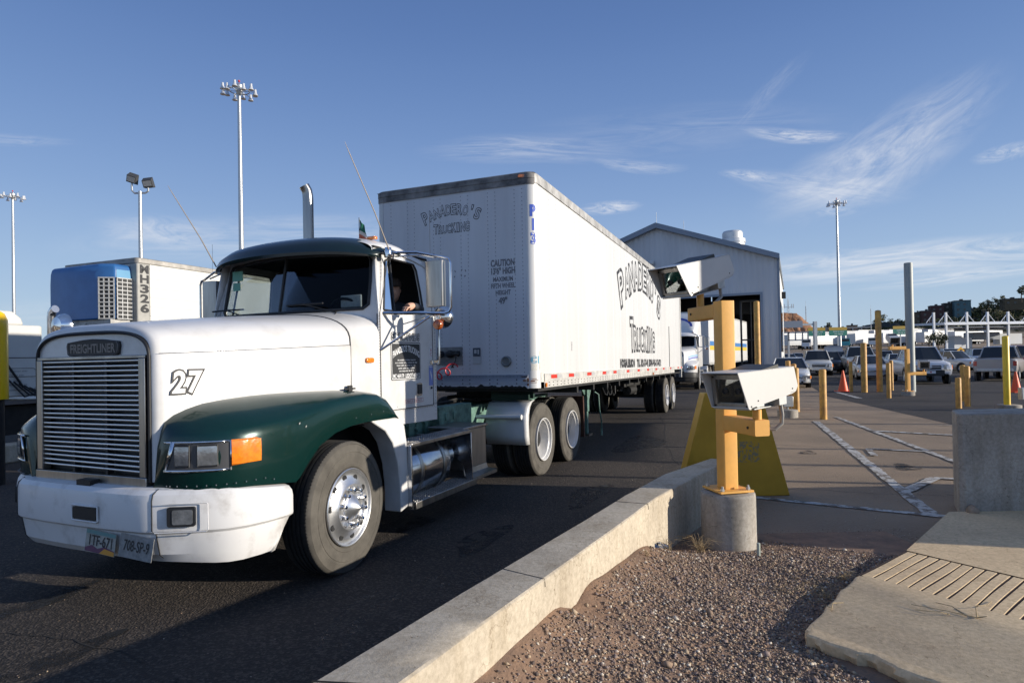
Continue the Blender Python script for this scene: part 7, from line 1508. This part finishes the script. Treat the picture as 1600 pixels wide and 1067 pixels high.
m.build('antenna_arm', 'galv', tw)
tw = mast_tower(1260.5, 250, 7.5, 'slim antenna mast on the right slope of the red cut hill', .12); tw.location.z = 13.0
mast_tower(1311, 300, 15, 'distant slim radio mast right of the light mast', .15); mast_tower(1362, 330, 12, 'distant small radio mast left of the highest yellow post', .15)
# houses and apartment blocks on the slope
def house(px0, px1, ytop, ybase, d, colr, lb, roof=None, cat='house', nm='house', seed=0):
    x0, x1 = (px0 - 800) / 982.7 * d, (px1 - 800) / 982.7 * d; hz = 549.5 - .0193 * ((px0 + px1) / 2 - 1400); z0, z1 = CAM_H + (hz - ybase) / 982.7 * d, CAM_H + (hz - ytop) / 982.7 * d; w = x1 - x0
    t = thing(nm, lb, cat, ((x0 + x1) / 2, d, z0 - 1.5), -.35, 'buildings on the dark hillside'); hh = z1 - z0 + 1.5; m = MB(); m.box(-w / 2, w / 2, 0, w * .8, 0, hh); m.build('wall', mat('plaster %s' % nm + str(colr), colr, .8, 0, .2, .5), t)
    m = MB(); m.box(-w / 2 - .15, w / 2 + .15, -.15, w * .8 + .15, hh, hh + .35); m.box(-w * .1, w * .08, w * .2, w * .4, hh + .3, hh + 1.1); m.build('roof', mat('flat roof', (.05, .045, .045)) if roof is None else roof, t)
    for k in range(max(1, int(w / 3))):
        for j in range(max(1, int(hh / 3.2))): x = -w / 2 + 1.2 + k * 3; m = MB(); m.box(x, x + 1.0, -.04, 0, hh - 2.4 - j * 2.8, hh - 1.3 - j * 2.8); m.build('window', 'carglass', t)
house(1431, 1441, 488.5, 509, 335, (.13, .095, .06), 'brown block at the left end of the hillside row', cat='apartment block', nm='apartment_block')
house(1442, 1459, 486, 508, 332, (.09, .045, .035), 'maroon block with grey drainpipe second from left', cat='apartment block', nm='apartment_block')
house(1457, 1475, 478, 496, 345, (.075, .032, .028), 'dark red block with pale right edge in the hillside row', cat='apartment block', nm='apartment_block')
house(1478, 1495, 474, 494, 345, (.05, .045, .035), 'dark brown block half covered by trees', cat='apartment block', nm='apartment_block')
house(1495, 1517, 470, 494, 340, (.10, .17, .18), 'teal block with rounded parapet, most colourful on the hill', cat='apartment block', nm='apartment_block')
house(1574, 1600, 467, 480, 330, (.12, .09, .05), 'long low brown house on the ridge at the right', nm='house'); house(1326, 1340, 509, 520, 290, (.36, .22, .12), 'small orange house on the skyline right of the light mast', nm='house')
house(1345, 1356, 512, 520, 300, (.18, .15, .11), 'tiny brown house on the skyline by the footbridge', nm='house'); house(1290, 1300, 510, 518, 300, (.40, .36, .30), 'tiny pale house between the two green signs', nm='house')
x, y = at_px(1340, 285); br = thing('footbridge', 'thin dark footbridge crossing the gap in the skyline', 'bridge', (x, y, H(x, y))); m = MB(); zt_ = CAM_H + (550.5 - 512) / 982.7 * 285 - br.location.z; m.box(-10, 6, -.3, .3, zt_, zt_ + .35); m.build('deck', slate, br)
for xx in (-6, -2, 2): m = MB(); m.box(xx - .15, xx + .15, -.2, .2, 0, zt_); m.build('pier', slate, br)
# trees
LEAF = [mat('leaf dark', (.030, .042, .018), .7), mat('leaf mid', (.060, .072, .026), .7), mat('leaf olive', (.15, .135, .045), .7)]
BARK = mat('bark', (.07, .05, .035), .9)
def crown_mesh(R_, Hc, z0, n, leaf, seed, cols=(0, 0, 1)):
    r_ = random.Random(seed); m = MB(); cl = []
    for k in range(11):
        a = r_.uniform(0, 2 * PI); q = r_.uniform(.1, .75); cl.append((R_ * q * math.cos(a), R_ * q * math.sin(a), z0 + Hc * r_.uniform(.15, .85), R_ * r_.uniform(.28, .5), r_.choice(cols)))
    for k in range(n):
        c = r_.choice(cl); d = Vector((r_.gauss(0, 1), r_.gauss(0, 1), r_.gauss(0, 1))).normalized() * c[3] * r_.uniform(.5, 1.05); p = Vector(c[:3]) + d; u = Vector((r_.gauss(0, 1), r_.gauss(0, 1), r_.gauss(0, 1))).normalized(); v = u.cross(d).normalized() if u.cross(d).length > .01 else Vector((1, 0, 0)); l = leaf * r_.uniform(.6, 1.3)
        m.add([p - u * l, p + v * l * .7, p + u * l, p - v * l * .7], [(0, 1, 2, 3)], c[4] if r_.random() > .2 else r_.choice((0, 1, 1)))
    return m, cl
def tree(px, ybase, hpx, d, lb, cols=(0, 0, 1), wide=.55, seed=1, z=None, n=420):
    x, y = at_px(px, d); hz = 549.5 - .0193 * (px - 1400); h = hpx / 982.7 * d; z0 = CAM_H + (hz - ybase) / 982.7 * d; t = thing('tree', lb, 'tree', (x, y, z0), 0, 'trees on and below the hillside'); R_ = h * wide
    cm, cl = crown_mesh(R_, h * .75, h * .25, n, h * .055, seed, cols); cm.build('crown', LEAF, t)
    m = MB(); m.tube([(0, 0, -1.5), (0, 0, h * .3), (h * .02, 0, h * .5)], [h * .04, h * .03, h * .015], 6)
    for c in cl[:4]: m.tube([(0, 0, h * .28), (c[0] * .5, c[1] * .5, (h * .28 + c[2]) / 2), c[:3]], [h * .02, h * .012, h * .005], 4)
    m.build('trunk', BARK, t)
for k, a in enumerate(((1379, 506, 16, 350, 'tallest dark tree above the ridge right of the highest yellow post'), (1368, 509, 10, 345, 'round dark tree on the ridge beside the highest yellow post'), (1392, 507, 9, 345, 'low dark tree on the ridge above the third green sign'), (1404, 506, 8, 345, 'dark bushy tree on the ridge left of the tall grey pole'), (1537, 487, 15, 338, 'dark round tree on the ridge, left of the two yellowish ones'), (1546, 484, 15, 340, 'dark spreading tree merging with the round ridge tree'), (1558, 478, 13, 335, 'yellowish sparse tree on the ridge'), (1569, 477, 15, 335, 'tall yellow green tree on the ridge left of the long brown house'), (1598, 468, 22, 320, 'big dark tree on the ridge at the right edge'),
    (1470, 512, 16, 300, 'olive tree below the dark red block'), (1491, 508, 14, 310, 'tree in front of the teal block'), (1560, 500, 16, 300, 'olive tree low on the right slope'), (1575, 504, 18, 290, 'second olive tree lower on the right slope'), (1452, 540, 17, 130, 'dark conifer like tree left of the canopy masts'), (1466, 541, 24, 128, 'broad green tree under the left end of the canopy'), (1476, 542, 20, 126, 'mid green tree touching the canopy column'), (1510, 541, 14, 170, 'low green tree seen between canopy columns'), (1294, 516, 14, 250, 'pair of slim cypress like trees, left'), (1297, 516, 14, 252, 'pair of slim cypress like trees, right'), (1316, 516, 7, 280, 'low dark tree on the skyline above the middle green sign'), (1350, 516, 7, 290, 'low tree beside the tiny brown house'), (1284, 516, 6, 285, 'small round tree on the skyline above the left green sign'))):
    cols = (2, 2, 1) if 'ellow' in a[4] or 'olive' in a[4] else ((1, 1, 0) if 'green' in a[4] else (0, 0, 1)); tree(*a, cols=cols, wide=.12 if 'slim' in a[4] else .5, seed=20 + k)
sc_ = MB(); r_ = random.Random(5)
for k in range(2600):
    x = r_.uniform(190, 340); t_ = r_.random(); y = lerp(302, 360, t_); cz = 19 + (x - 227) * .16 if x > 210 else 14; z = lerp(H(x, 300), min(cz, 44), t_ ** .8); c = Vector((x, y, z + r_.uniform(.2, 1.4))); l = r_.uniform(.5, 1.2)
    for q in range(3): u = Vector((r_.gauss(0, 1), r_.gauss(0, 1), r_.gauss(0, 1))).normalized(); v = u.cross(Vector((.3, .8, .5))).normalized(); p = c + u * .4; sc_.add([p - u * l, p + v * l * .7, p + u * l, p - v * l * .7], [(0, 1, 2, 3)], r_.choice((0, 0, 0, 1, 1, 2)))
tag(sc_.build('scrub', LEAF), 'dark scrub bushes covering the far hillside', 'scrub', kind='stuff')
# ---------------------------------------------------------------- unseen things placed outside the frame to throw the long shadows
bt = thing('shadow_booth', 'tall unseen booth outside the right edge of the picture, placed for its shade', 'booth', (7.99, 5.26, 0), -.227); m = MB(); m.box(-1.0, 1.0, -1.10, 1.10, 0, 5.6); m.build('wall', metal, bt); m = MB(); m.box(-1.0, 1.0, -1.0, 1.0, 5.6, 5.75); m.build('roof', trim, bt); m = MB(); m.box(-.7, .7, -1.12, -1.10, 1.0, 2.1); m.build('window', 'carglass', bt)  # unseen block, sized and placed so its shade falls on cab and asphalt
gn = thing('shadow_beam', 'unseen overhead beam added outside the right edge of the picture to shade the road', 'gantry', (18.5, 9.06, 0), -.227); m = MB(); m.box(-.15, .15, -2.9, 3.0, 3.7, 4.5); m.build('beam', metal, gn)  # added out of view so its shade lands on the road
for yy3 in (-2.9, 3.0): m = MB(); m.box(-.08, .08, yy3 - .08, yy3 + .08, 0, 3.7); m.build('post', 'galv', gn)
for x, y, lb in ((9.4, 6.83, 'slim steel post outside the picture, nearer'), (11.5, 9.45, 'slim steel post outside the picture, farther')): m = MB(); m.lathe([(.06, 0), (.06, 2.1), (.0001, 2.12)], 'z', n=12); o = m.build('steel_post', 'galv'); o.location = (x, y, 0); tag(o, lb, 'post')
